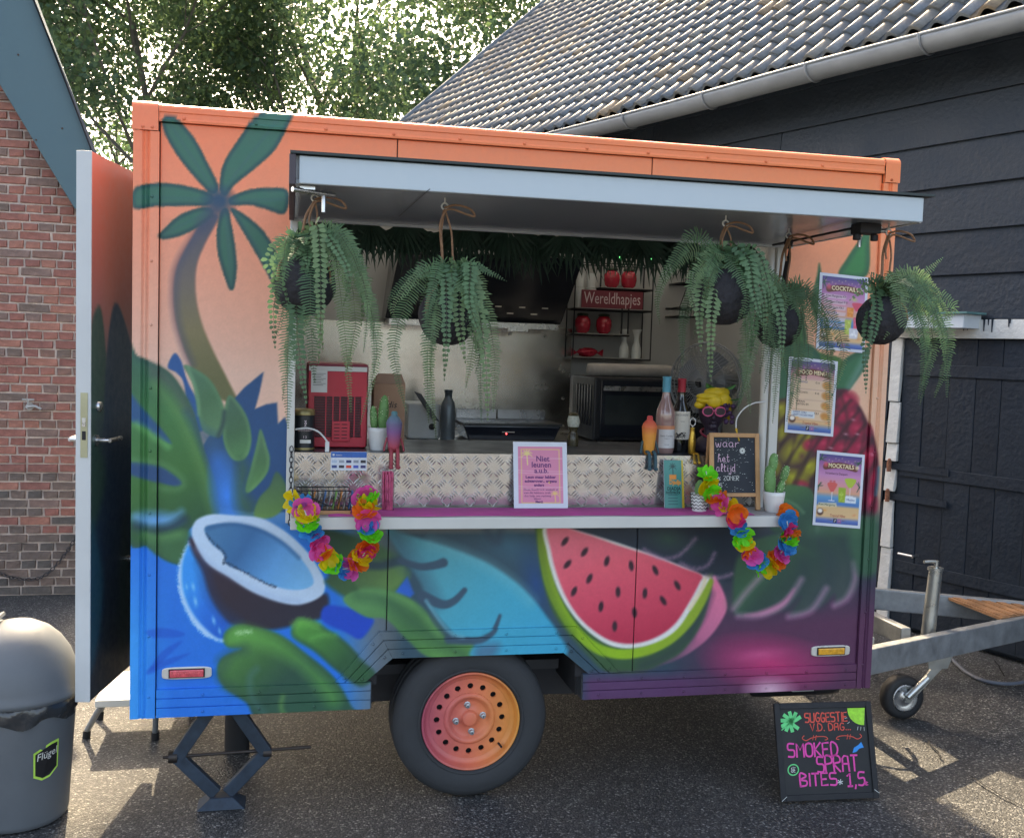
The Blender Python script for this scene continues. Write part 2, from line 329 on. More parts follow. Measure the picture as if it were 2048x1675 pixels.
# ================================================================== ground
def asphalt():
    m = bpy.data.materials.new('asphalt'); m.use_nodes = True; t = m.node_tree; N = t.nodes; L = t.links; b = N['Principled BSDF']
    tc = N.new('ShaderNodeTexCoord')
    def vor(scale, feat='F1'):
        v = N.new('ShaderNodeTexVoronoi'); v.inputs['Scale'].default_value = scale; v.feature = feat; L.new(tc.outputs['Object'], v.inputs['Vector']); return v
    def ramp(inp, stops):
        r = N.new('ShaderNodeValToRGB'); L.new(inp, r.inputs[0]); e = r.color_ramp.elements
        while len(e) < len(stops): e.new(.5)
        for q, (p, c) in zip(e, stops): q.position = p; q.color = (*c, 1)
        return r.outputs[0]
    v1 = vor(135); sep = N.new('ShaderNodeSeparateColor'); L.new(v1.outputs['Color'], sep.inputs[0])
    c1 = ramp(sep.outputs[0], [(0, (.032, .036, .040)), (.45, (.060, .064, .067)), (.75, (.102, .105, .105)), (.9, (.185, .185, .178)), (1, (.38, .38, .36))])
    dist = N.new('ShaderNodeMapRange'); dist.inputs[1].default_value = .0; dist.inputs[2].default_value = .62; dist.inputs[3].default_value = 1.15; dist.inputs[4].default_value = .45
    L.new(v1.outputs['Distance'], dist.inputs[0])
    n1 = N.new('ShaderNodeTexNoise'); n1.inputs['Scale'].default_value = 1.3; n1.inputs['Detail'].default_value = 6; L.new(tc.outputs['Object'], n1.inputs['Vector'])
    mr = N.new('ShaderNodeMapRange'); mr.inputs[1].default_value = .3; mr.inputs[2].default_value = .7; mr.inputs[3].default_value = .78; mr.inputs[4].default_value = 1.22; L.new(n1.outputs[0], mr.inputs[0])
    n3 = N.new('ShaderNodeTexNoise'); n3.inputs['Scale'].default_value = 14; n3.inputs['Detail'].default_value = 4; L.new(tc.outputs['Object'], n3.inputs['Vector'])
    mr3 = N.new('ShaderNodeMapRange'); mr3.inputs[1].default_value = .3; mr3.inputs[2].default_value = .7; mr3.inputs[3].default_value = .85; mr3.inputs[4].default_value = 1.15; L.new(n3.outputs[0], mr3.inputs[0])
    val = dist.outputs[0]
    for q in (mr, mr3):
        mu = N.new('ShaderNodeMath'); mu.operation = 'MULTIPLY'; L.new(val, mu.inputs[0]); L.new(q.outputs[0], mu.inputs[1]); val = mu.outputs[0]
    sc_ = N.new('ShaderNodeVectorMath'); sc_.operation = 'SCALE'; L.new(c1, sc_.inputs[0]); L.new(val, sc_.inputs['Scale'])
    L.new(sc_.outputs[0], b.inputs['Base Color']); b.inputs['Roughness'].default_value = .62; b.inputs['Specular IOR Level'].default_value = .45
    n2 = N.new('ShaderNodeTexNoise'); n2.inputs['Scale'].default_value = 220; L.new(tc.outputs['Object'], n2.inputs['Vector'])
    ad = N.new('ShaderNodeMath'); ad.operation = 'SUBTRACT'; L.new(n2.outputs[0], ad.inputs[0]); L.new(v1.outputs['Distance'], ad.inputs[1])
    bp = N.new('ShaderNodeBump'); bp.inputs['Strength'].default_value = .9; bp.inputs['Distance'].default_value = .006; L.new(ad.outputs[0], bp.inputs['Height']); L.new(bp.outputs[0], b.inputs['Normal'])
    return m
g = MB(); NX = 60
xs = np.concatenate([[-120, -40, -15], np.linspace(-6, 9, 40), [18, 45, 120]]); ys = np.concatenate([[-60, -20, -8], np.linspace(-5, 8, 36), [14, 30, 80, 200]])
gx, gy = np.meshgrid(xs, ys); gz = np.where((abs(gx-1) < 7) & (abs(gy-1) < 6), .004*np.sin(gx*1.7+gy)+.003*np.sin(gy*2.3-gx*.8), 0)-.004
nxx = len(xs); g.add(np.stack([gx, gy, gz], -1).reshape(-1, 3), [(j*nxx+i, j*nxx+i+1, (j+1)*nxx+i+1, (j+1)*nxx+i) for j in range(len(ys)-1) for i in range(nxx-1)], 0, True)
tag(g.build('ground', asphalt()), kind='structure', label='grey asphalt yard with coarse stone chippings')
crk = MB()
for px in ([(1855, 1480), (1870, 1497), (1882, 1515)], [(1940, 1550), (1985, 1580), (2046, 1612)], [(1990, 1320), (2010, 1352)]):
    P = spl([tuple(WZ(x, y, .003)) for x, y in px], False, 8)
    ribbon(crk, [(p[0]+rnd.uniform(-.004, .004), p[1]+rnd.uniform(-.004, .004), .0045) for p in P], .007, Vector((0, 0, 1)))
tag(crk.build('ground_crack', M('crack', (.012, .012, .012), .95, var=.2)), kind='structure', label='thin dark cracks in the asphalt')
# ================================================================== brick house on the left
HY = 3.40
house = thing('brick_house', (-1.2, HY, 0), 'old red brick house gable with broad blue-grey barge board', 'house')
BM = [M('brick_%d' % i, c, .85, var=.28, vs=22, bump=.6, bs=70, det=6) for i, c in enumerate([C(142, 94, 84), C(150, 100, 88), C(134, 90, 82), C(128, 98, 88), C(154, 106, 92), C(124, 102, 94)])]
BG = [M('brick_weathered_%d' % i, c, .9, var=.3, vs=18, bump=.7, bs=60) for i, c in enumerate([C(104, 92, 86), C(92, 86, 82), C(112, 96, 88)])]
mortar = M('mortar', C(190, 174, 164), .95, var=.2, vs=14, bump=.8, bs=90)
def gin(z):    # inner edge of the barge board, the brick field ends there
    return -1.263+(3.238-z)*(.422/.709)
wl = MB(); wl.prism([(-2.9, -.1), (-.62, -.1), (-.62, 2.2), (-.9, 2.62), (-1.75, 4.05), (-2.9, 4.05)], HY+.012, HY+.25); wl.build('wall', mortar, house)
ch = .0565; cands = []
for r in range(68):
    z = .004+r*ch; off = rnd.uniform(-.01, .01); st = r % 2 == 0; Lb = .19 if st else .0955; x = -2.1+(.047 if r % 4 == 2 else 0)+(.024 if not st else 0)+off
    while x < -.64:
        l = Lb+rnd.uniform(-.004, .004); zc = z+ch/2
        if x+l < min(-.64, gin(zc+.02)+.16):
            p = PJ((x+l/2, HY, zc)); vis = -20 < p[0] < 185 and -20 < p[1] < 1260
            cands.append((int(vis), x, l, z))
        x += l
rest = MB(); nb = 0; uni = []
for k in range(14):
    q = MB(); st = k % 2 == 0; l = .19 if st else .0955; j = lambda a: rnd.uniform(-a, a)
    a, b2 = -l/2+.005, l/2-.005; h = ch/2-.0045
    F8 = [(a+j(.003), .012, -h+j(.003)), (b2+j(.003), .012, -h+j(.003)), (b2, .03, -h), (a, .03, -h), (a+j(.003), .012, h+j(.003)), (b2+j(.003), .012, h+j(.003)), (b2, .03, h), (a, .03, h)]
    c = .0035; front = [(F8[0][0]+c, 0+j(.003), F8[0][2]+c), (F8[1][0]-c, 0+j(.003), F8[1][2]+c), (F8[5][0]-c, 0+j(.003), F8[5][2]-c), (F8[4][0]+c, 0+j(.003), F8[4][2]-c)]
    V = [F8[0], F8[1], F8[5], F8[4]]+front+[F8[3], F8[2], F8[6], F8[7]]
    FF = [(4, 5, 6, 7)]+[(i, (i+1) % 4, 4+(i+1) % 4, 4+i) for i in range(4)]+[(8+i, 8+(i+1) % 4, (i+1) % 4, i) for i in range(4)]
    uni.append((V, FF))
bmesh_cache = {}
cands.sort(key=lambda c: -c[0])
for vis, x, l, z in cands:
    k = rnd.randrange(0, 14, 2)+(0 if l > .14 else 1); gr = z < .38 or (z < .75 and rnd.random() < .45) or rnd.random() < .04
    mi = rnd.randrange(len(BG)) if gr else rnd.randrange(len(BM)); mm = BG[mi] if gr else BM[mi]
    if vis and nb < 300:
        key = (k, mm.name)
        if key not in bmesh_cache:
            me = bpy.data.meshes.new('brick'); me.from_pydata(*[uni[k][0], [], uni[k][1]]); me.materials.append(mm); bmesh_cache[key] = me
        o = bpy.data.objects.new('brick', bmesh_cache[key]); COL.objects.link(o); o.parent = house; ORG[o] = ORG[house]
        o.location = Vector((x+l/2, HY+rnd.uniform(-.003, .003), z+ch/2))-ORG[house]; nb += 1
    else:
        rest.add([(v[0]+x+l/2, v[1]+HY, v[2]+z+ch/2) for v in uni[k][0]], uni[k][1], mi if not gr else len(BM)+mi)
rest.build('brick_field', BM+BG, house, tagk='stuff')
bb = MB(); D = lambda z: -1.263+(3.238-z)*(.422/.709)
po = [(-.80, 2.46), (-.845, 2.535), (-1.263, 3.238), (-1.75, 4.06), (-1.17, 4.06), (-1.047, 3.742), (-.709, 2.849), (-.55, 2.43), (-.64, 2.36)]
bb.prism(po, HY-.16, HY-.02); bb.build('barge_board', M('barge_paint', C(68, 95, 104), .55, var=.06, vs=3, bump=.05, bs=30), house, bevel=.006)
nl = MB()
for x, z in ((-1.12, 3.36), (-.87, 2.94), (-1.31, 3.47), (-1.02, 2.86)): nl.ball((x, HY-.163, z), .006, 8, 5)
nl.build('nail', M('nail_rust', (.08, .05, .04), .7), house)
rf = MB(); rf.hexa([(-1.10, HY-.2, 3.90), (-.52, HY-.2, 2.36), (-.52-2.4, HY+7, 2.36), (-1.10-2.4, HY+7, 3.90), (-1.14, HY-.2, 3.97), (-.50, HY-.2, 2.40), (-.50-2.4, HY+7, 2.40), (-1.14-2.4, HY+7, 3.97)])
rf.build('roof', M('house_roof', C(84, 84, 88), .8, bump=.4, bs=12), house)
eb = MB(); eb.box((-.70, HY-.155, 2.05), (-.62, HY-.004, 2.36)); eb.build('eave_bracket', M('bracket_dark', (.03, .032, .036), .6), house)
sdw = MB(); sdw.hexa([(-.70, HY+.012, 0), (-.60, HY+.012, 0), (-3.0, HY+7, 0), (-3.1, HY+7, 0), (-.70, HY+.012, 2.36), (-.60, HY+.012, 2.36), (-3.0, HY+7, 2.36), (-3.1, HY+7, 2.36)]); sdw.build('side_wall', mortar, house)
# outdoor tap
tp = WY(60, 812, HY-.004); tap = thing('outdoor_tap', (tp.x, HY, tp.z), 'small grey metal water tap fixed to the brick wall', 'tap')
q = MB(); q.cyl((tp.x, HY+.01, tp.z), (tp.x, HY-.075, tp.z), .012); q.lathe([(.024, 0), (.024, .008)], (tp.x, HY-.002, tp.z), (0, -1, 0)); q.tube([(tp.x, HY-.07, tp.z), (tp.x+.05, HY-.085, tp.z+.006), (tp.x+.085, HY-.09, tp.z-.012)], .009); q.build('tap_body', M('zinc_old', (.35, .35, .34), .5, .6, var=.25), tap)
q = MB(); q.cyl((tp.x, HY-.05, tp.z), (tp.x, HY-.05, tp.z+.045), .006); q.box((tp.x-.035, HY-.056, tp.z+.04), (tp.x+.035, HY-.044, tp.z+.05)); q.build('tap_handle', MATS['zinc_old'], tap)
# chain sagging along the wall
cp = [WY(x, y, HY-.03) for x, y in ((-60, 1105), (0, 1146), (50, 1158), (90, 1150), (130, 1108), (160, 1062), (200, 1010), (230, 990))]
chn = thing('wall_chain', tuple(cp[2]), 'dark iron chain hanging in a loose curve on the brick wall', 'chain')
S = spl([tuple(p) for p in cp], False, 14); acc = [S[0]]
for p in S[1:]:
    if np.linalg.norm(p-acc[-1]) > .021: acc.append(p)
iron = M('chain_iron', (.06, .06, .065), .5, .7, var=.3)
def link_mesh(L=.03, W=.019, r=.0032):
    q = MB(); P = []
    for k in range(12):
        a = 2*math.pi*k/12; P.append((math.cos(a)*L/2*(1 if abs(math.cos(a)) < .9 else 1), math.sin(a)*W/2, 0))
    q.tube(P, r, 5, closed=True); me = bpy.data.meshes.new('chain_link'); me.from_pydata(q.v, [], q.f); me.polygons.foreach_set('use_smooth', q.sm); me.materials.append(iron); return me
LM = link_mesh()
def lay_chain(acc, parent, me=LM):
    for i in range(len(acc)-1):
        d = Vector(acc[i+1])-Vector(acc[i]); o = bpy.data.objects.new('chain_link', me); COL.objects.link(o); o.parent = parent; ORG[o] = ORG[parent]
        rot = d.to_track_quat('X', 'Z').to_matrix()@Matrix.Rotation(math.radians(90*(i % 2)+20), 3, 'X')
        o.matrix_local = Matrix.Translation((Vector(acc[i])+Vector(acc[i+1]))/2-ORG[parent])@rot.to_4x4()
lay_chain(acc, chn)
q = MB(); q.cyl(Vector(cp[0])+Vector((0, .03, 0)), Vector(cp[0])-Vector((0, .02, 0)), .008, n=8); q.build('chain_staple', iron, chn)
# ================================================================== black barn on the right
BA = Vector((-.3625, .932, 0)); BN = Vector((-.932, -.3625, 0)); BP = Vector((4.40, 1.8, 0))
def B(t, h, off=0): return BP+BA*t+BN*off+Vector((0, 0, h))
def onbarn(px, py, off=0):
    P = WPL(px, py, tuple(BP+BN*off), tuple(BN)); return (P-BP).dot(BA), P.z
barn = thing('black_barn', tuple(B(0, 0)), 'black weatherboarded barn with grey pantile roof and zinc gutter', 'barn')
tar = M('black_boards', C(29, 40, 51), .52, var=.18, vs=4, bump=.5, bs=34, spec=.4)
tar2 = M('black_boards_b', C(25, 36, 47), .56, var=.18, vs=5, bump=.5, bs=30, spec=.4)
TE = 8.8
q = MB(); q.hexa([B(-5, -.05, -.25), B(TE-.1, -.05, -.25), B(TE-.1, -.05, -.05), B(-5, -.05, -.05), B(-5, 3.6, -.25), B(TE-.1, 3.6, -.25), B(TE-.1, 3.6, -.05), B(-5, 3.6, -.05)]); q.build('wall_core', tar, barn)
def bboard(name, t0, t1, h0, h1, lo, hi, mat, th=.025):
    q = MB(); q.hexa([B(t0, h0, lo), B(t1, h0, lo), B(t1, h0, lo-th), B(t0, h0, lo-th), B(t0, h1, hi), B(t1, h1, hi), B(t1, h1, hi-th), B(t0, h1, hi-th)]); return q.build(name, mat, barn, bevel=.003)
tpost, _ = onbarn(1788, 950); _, hl = onbarn(2000, 655)
BH = .262; h = hl+.05; k = 0
while h < 3.6:
    br = [-5, -1.9+.7*(k % 2), .6+(k*1.37) % 2.3, TE-.1]
    for a, b2 in zip(br[:-1], br[1:]): bboard('weatherboard', a+.002, b2-.002, h, h+BH+.035, .014+rnd.uniform(-.002, .003), -.012, tar if rnd.random() < .6 else tar2)
    h += BH; k += 1
h = 0.0
while h < hl+.04:       # boards left of the door post
    bboard('weatherboard', tpost+.07, 3.2, h, min(h+BH+.03, hl+.045), .014, -.012, tar if k % 2 else tar2); bboard('weatherboard', 3.204, TE-.1, h, min(h+BH+.03, hl+.045), .014, -.012, tar2)
    h += BH; k += 1
# white lintel, post, hinges, planked door
flake = M('flaking_white', C(205, 205, 200), .8, var=.1, vs=9, bump=.5, bs=45)
bboard('lintel', -5, tpost+.06, hl-.065, hl+.045, .05, .048, flake, .05)
dr = MB()
for i in range(26):
    t = -1.4+rnd.uniform(0, 1)*(tpost+1.2); l = rnd.uniform(.02, .075); ww = rnd.uniform(.003, .008)
    dr.hexa([B(t, hl+.047-l, .054), B(t+ww*.5, hl+.047-l, .054), B(t+ww*.5, hl+.047-l, .049), B(t, hl+.047-l, .049), B(t-ww/2, hl+.047, .054), B(t+ww, hl+.047, .054), B(t+ww, hl+.047, .049), B(t-ww/2, hl+.047, .049)])
dr.build('paint_drip', tar, barn, tagk='stuff')
hh = 0.02; pk = 0
bp_ = MB(); bp_.hexa([B(tpost-.028, .0, .018), B(tpost+.05, .0, .018), B(tpost+.05, 0, -.02), B(tpost-.028, 0, -.02), B(tpost-.028, hl-.07, .018), B(tpost+.05, hl-.07, .018), B(tpost+.05, hl-.07, -.02), B(tpost-.028, hl-.07, -.02)]); bp_.build('post_core', tar2, barn)
for h0, h1 in ((.0, .15), (.19, .50), (.505, .80), (.86, 1.0), (1.05, 1.16), (1.165, 1.42), (1.425, hl-.068)):
    q = MB(); lo = .042+rnd.uniform(-.004, .006); j = lambda: rnd.uniform(-.007, .007)
    q.hexa([B(tpost-.032+j(), h0, lo), B(tpost+.042+j(), h0, lo), B(tpost+.045, h0, -.02), B(tpost-.025, h0, -.02), B(tpost-.032+j(), h1, lo-.012), B(tpost+.042+j(), h1, lo-.012), B(tpost+.045, h1, -.02), B(tpost-.025, h1, -.02)])
    q.build('door_post', flake, barn, bevel=.004)
rust = M('rusty_hinge', C(140, 92, 70), .85, var=.4, vs=40, bump=.6, bs=90)
for hc in (.83, 1.02):
    q = MB(); q.cyl(B(tpost-.0, hc-.035, .055), B(tpost-.0, hc+.03, .055), .014); q.ball(B(tpost, hc+.036, .055), .012, 8, 5); q.hexa([B(tpost-.4, hc-.02, .034), B(tpost, hc-.02, .034), B(tpost, hc-.02, .026), B(tpost-.4, hc-.02, .026), B(tpost-.4, hc+.02, .034), B(tpost, hc+.02, .034), B(tpost, hc+.02, .026), B(tpost-.4, hc+.02, .026)], 1)
    q.build('door_hinge', [rust, tar], barn)
dt = tpost-.035; i = 0; door_t = dt
while dt > -4.2:
    wd = rnd.uniform(.15, .19); q = MB(); lo = .015+rnd.uniform(-.002, .002)
    q.hexa([B(dt-wd+.0015, .03, lo), B(dt-.0015, .03, lo), B(dt-.0015, .03, -.03), B(dt-wd+.0015, .03, -.03), B(dt-wd+.0015, hl-.07, lo), B(dt-.0015, hl-.07, lo), B(dt-.0015, hl-.07, -.03), B(dt-wd+.0015, hl-.07, -.03)])
    q.build('door_plank', tar2 if i % 2 else tar, barn, bevel=.003); dt -= wd; i += 1
for hb in (hl-.26, 1.0, .40):
    bboard('door_batten', -4.2, tpost-.06, hb-.035, hb+.035, .027, .025, tar, .012)
q = MB(); hp = onbarn(1842, 1110); q.cyl(B(hp[0], hp[1], .03), B(hp[0], hp[1], .09), .009); q.cyl(B(hp[0], hp[1], .085), B(hp[0]+.10, hp[1], .085), .009); q.build('door_handle', M('steel_bright', (.6, .6, .6), .3, 1, var=.1), barn)
# gutter
zinc = M('zinc_gutter', C(124, 131, 138), .5, .25, var=.12, vs=5, bump=.08, bs=20)
GO, GH, GR = .40, 3.50, .088
q = MB(); prof = [(GO+math.cos(a)*GR, GH+math.sin(a)*GR) for a in np.linspace(math.radians(180), math.radians(360), 13)]
prof_in = [(GO+math.cos(a)*(GR-.006), GH+math.sin(a)*(GR-.006)) for a in np.linspace(math.radians(360), math.radians(180), 13)]
ts = np.linspace(-5, TE-.05, 30); sag = lambda t: .006*math.sin(t*2.1)
PR = prof+prof_in; n = len(PR); V = [B(t, hh_+sag(t), oo) for t in ts for oo, hh_ in PR]
q.add(V, [(i*n+k, i*n+(k+1) % n, (i+1)*n+(k+1) % n, (i+1)*n+k) for i in range(len(ts)-1) for k in range(n)], 0, True)
q.tube([B(t, GH+sag(t)+.003, GO+GR) for t in ts], .009, 8); gut = q.build('gutter', zinc, barn)
for px in (1245, 1405, 1612, 1838, 2200):
    tt = None
    for t in np.linspace(-2, 5, 701):
        if PJ(tuple(B(t, GH, GO+GR)))[0] < px: tt = t; break
    if tt is None: continue
    q = MB(); pr = [(GO+math.cos(a)*(GR+.006), GH+sag(tt)+math.sin(a)*(GR+.006)) for a in np.linspace(math.radians(175), math.radians(365), 13)]
    V = [B(tt+dt_, z, o_) for dt_ in (-.012, .012) for o_, z in pr]; m_ = len(pr)
    q.add(V, [(k, k+1, m_+k+1, m_+k) for k in range(m_-1)], 0, True); q.tube([B(tt, z, o_) for o_, z in pr], .006, 6); q.build('gutter_bracket', zinc, gut)
# roof: pantiles
RP = math.radians(42); RU = -BN*math.cos(RP)+Vector((0, 0, math.sin(RP))); RNv = BA.cross(RU); RNv = RNv if RNv.z > 0 else -RNv
def RFp(t, s, n=0): return B(t, GH+.045, GO-.02)+RU*s+RNv*n
q = MB(); q.hexa([RFp(-5, .0, -.06), RFp(TE-.02, .0, -.06), RFp(TE-.02, 6.0, -.06), RFp(-5, 6.0, -.06), RFp(-5, .0, -.03), RFp(TE-.02, .0, -.03), RFp(TE-.02, 6.0, -.03), RFp(-5, 6.0, -.03)])
roof = q.build('roof', tar2, barn)
q = MB(); q.hexa([RFp(TE-.02, -.1, -.22), RFp(TE+.02, -.1, -.22), RFp(TE+.02, 6.0, -.22), RFp(TE-.02, 6.0, -.22), RFp(TE-.02, -.1, .07), RFp(TE+.02, -.1, .07), RFp(TE+.02, 6.0, .07), RFp(TE-.02, 6.0, .07)]); q.build('verge_board', M('verge_grey', C(112, 122, 130), .7, var=.15), roof)
TW, TL, EX = .152, .29, .216
def tile_geo():
    V = []; prof = []
    for k in range(9):
        u = k/8; prof.append((u*TW*1.06, .026*math.sin(u*2*math.pi-.5)*(1 if u < 2 else 1)+.006))
    for s_, lift in ((0, .026), (TL*.5, .013), (TL, 0)):
        V += [(x, s_, z+lift) for x, z in prof]
    V += [(x, 0.0, z+.026-.022) for x, z in prof]
    n = 9; F = [(r*n+k, r*n+k+1, (r+1)*n+k+1, (r+1)*n+k) for r in range(2) for k in range(8)]+[(3*n+k, 3*n+k+1, k+1, k) for k in range(8)]
    return V, F
TV, TF = tile_geo()
TM = [M('pantile_%d' % i, c, .6, var=.4, vs=13, bump=.35, bs=40, spec=.4, rand=.2) for i, c in enumerate([C(84, 90, 95), C(74, 83, 91), C(92, 94, 93), C(112, 100, 84)])]
def tile_me(mm, cache={}):
    if mm.name not in cache:
        me = bpy.data.meshes.new('roof_tile'); me.from_pydata(TV, [], TF); me.polygons.foreach_set('use_smooth', [True]*16+[False]*8); me.materials.append(mm); cache[mm.name] = me
    return cache[mm.name]
tl = []
for r in range(28):
    for c in range(int((TE+3.2)/TW)):
        t = TE-.03-(c+1)*TW; s_ = .0+r*EX; p0 = PJ(tuple(RFp(t, s_, .02))); p1 = PJ(tuple(RFp(t+TW, s_+EX, .02))); p2 = PJ(tuple(RFp(t, s_+EX, .02)))
        inv = -80 < p0[0] < 2700 and -900 < p0[1] < 480; ar = abs((p1[0]-p0[0])*(p2[1]-p0[1])-(p1[1]-p0[1])*(p2[0]-p0[0]))
        vis = 0 < p0[0] < 2060 and -10 < p0[1] and p0[1] < 190+.0845*p0[0]-20
        if inv: tl.append((ar if vis else 0, t, s_))
tl.sort(key=lambda a: -a[0]); rest = MB()
Rm = Matrix((BA, RU, RNv)).transposed()
for i, (ar, t, s_) in enumerate(tl):
    mi = rnd.choices(range(4), (5, 5, 3, 1))[0]; P = RFp(t, s_, rnd.uniform(0, .004)); rot = Rm@Matrix.Rotation(rnd.uniform(-.012, .012), 3, 'Z')@Matrix.Rotation(rnd.uniform(-.012, .012), 3, 'Y')
    if i < 300:
        o = bpy.data.objects.new('roof_tile', tile_me(TM[mi])); COL.objects.link(o); o.parent = roof; ORG[o] = ORG[roof]; o.matrix_local = Matrix.Translation(P-ORG[roof])@rot.to_4x4()
    else:
        rest.add([P+rot@Vector(v) for v in TV], TF, mi, True)
rest.build('tile_field', TM, roof, tagk='stuff')
# small white ledge with a teal cap on the barn wall
lx = onbarn(1880, 640, .1); ledge = thing('wall_ledge', tuple(B(lx[0], lx[1], .0)), 'small white box ledge with teal cap on the black barn wall', 'ledge')
q = MB(); q.hexa([B(lx[0]-.22, lx[1]-.05, .2), B(lx[0]+.35, lx[1]-.05, .2), B(lx[0]+.35, lx[1]-.05, .03), B(lx[0]-.22, lx[1]-.05, .03), B(lx[0]-.22, lx[1]+.03, .2), B(lx[0]+.35, lx[1]+.03, .2), B(lx[0]+.35, lx[1]+.03, .03), B(lx[0]-.22, lx[1]+.03, .03)]); q.build('ledge_box', M('white_enamel', C(200, 208, 212), .4, var=.05), ledge, bevel=.004)
q = MB(); q.hexa([B(lx[0]-.25, lx[1]+.031, .22), B(lx[0]+.36, lx[1]+.031, .22), B(lx[0]+.36, lx[1]+.031, .03), B(lx[0]-.25, lx[1]+.031, .03), B(lx[0]-.25, lx[1]+.043, .22), B(lx[0]+.36, lx[1]+.043, .22), B(lx[0]+.36, lx[1]+.043, .03), B(lx[0]-.25, lx[1]+.043, .03)]); q.build('ledge_cap', M('teal_edge', C(90, 130, 130), .5), ledge)
# ================================================================== trees behind
bark = M('bark', (.12, .115, .10), .9, var=.3, vs=9, bump=.8, bs=25)
LFM = [M('leaf_%d' % i, c, .5, var=.25, vs=1.2, thin=.5, spec=.4) for i, c in enumerate([(.085, .150, .075), (.130, .205, .085), (.065, .125, .075)])]
def make_tree(base, H, spread, seed, label, nleaf, px_keep=None, zlo=2.0):
    r = random.Random(seed); T = thing('deciduous_tree', base, label, 'tree', 'tall leafy trees behind the trailer'); tr = MB(); tips = []
    def branch(p, d, L, rad, lev):
        pts = [p]; q = Vector(p); dd = Vector(d).normalized(); n = 5
        for i in range(n):
            dd = (dd+Vector((r.uniform(-.16, .16), r.uniform(-.16, .16), r.uniform(-.02, .14))))
            dd.normalize(); q = q+dd*L/n; pts.append(q)
            if lev >= 1: tips.append((Vector(q), dd, lev))
            if lev < 3 and i >= (1 if lev else 1):
                for _ in range(2 if lev < 2 else 2):
                    a = r.uniform(0, 6.28); sd_ = dd.orthogonal().normalized(); sd_ = Matrix.Rotation(a, 3, dd)@sd_
                    branch(q, dd*.62+sd_*r.uniform(.55, .95), L*r.uniform(.40, .62)*(spread if lev == 0 else 1), rad*(1-.62*i/n)*.5, lev+1)
        tr.tube([tuple(x) for x in pts], rad, 6 if lev < 2 else 4, r2=rad*.4)
    branch(Vector(base), Vector((0, 0, 1)), H, H*.015, 0)
    tr.build('trunk', bark, T)
    tips_ = [t for t in tips if t[0].z > zlo]; V = []; F = []; MI = []
    rs = np.random.RandomState(seed)
    cl = [t for t in tips_ if t[2] >= 2]
    lf = MB()
    for i in range(nleaf):
        c, dd, lev = cl[rs.randint(len(cl))]; g_ = rs.normal(0, .30, 3); p = c+Vector(g_)*(1.0)
        s_ = rs.uniform(.08, .15); a = Vector(rs.normal(0, 1, 3)); a.z -= .5; a.normalize(); b_ = a.orthogonal().normalized(); b_ = Matrix.Rotation(rs.uniform(0, 6.28), 3, a)@b_; cc = a.cross(b_)
        n = len(lf.v); lf.v += [tuple(p), tuple(p+a*s_*.5+b_*s_*.42+cc*.006), tuple(p+a*s_*1.05), tuple(p+a*s_*.5-b_*s_*.42+cc*.006)]
        lf.f.append((n, n+1, n+2, n+3)); lf.mi.append(int(rs.choice(3, p=[.5, .25, .25]))); lf.sm.append(False)
    lf.build('crown', LFM, T, tagk='stuff')
    return T
make_tree((-2.6, 20.5, 0), 8.6, 1.15, 11, 'tall leafy tree standing between the brick house and the trailer roof', 60000)
make_tree((1.6, 22.0, 0), 9.4, 1.15, 23, 'tall leafy tree rising behind the middle of the orange trailer roof', 60000)
make_tree((4.3, 20.5, 0), 8.0, 1.15, 37, 'tall leafy tree rising right beside the far verge of the barn roof', 52000)
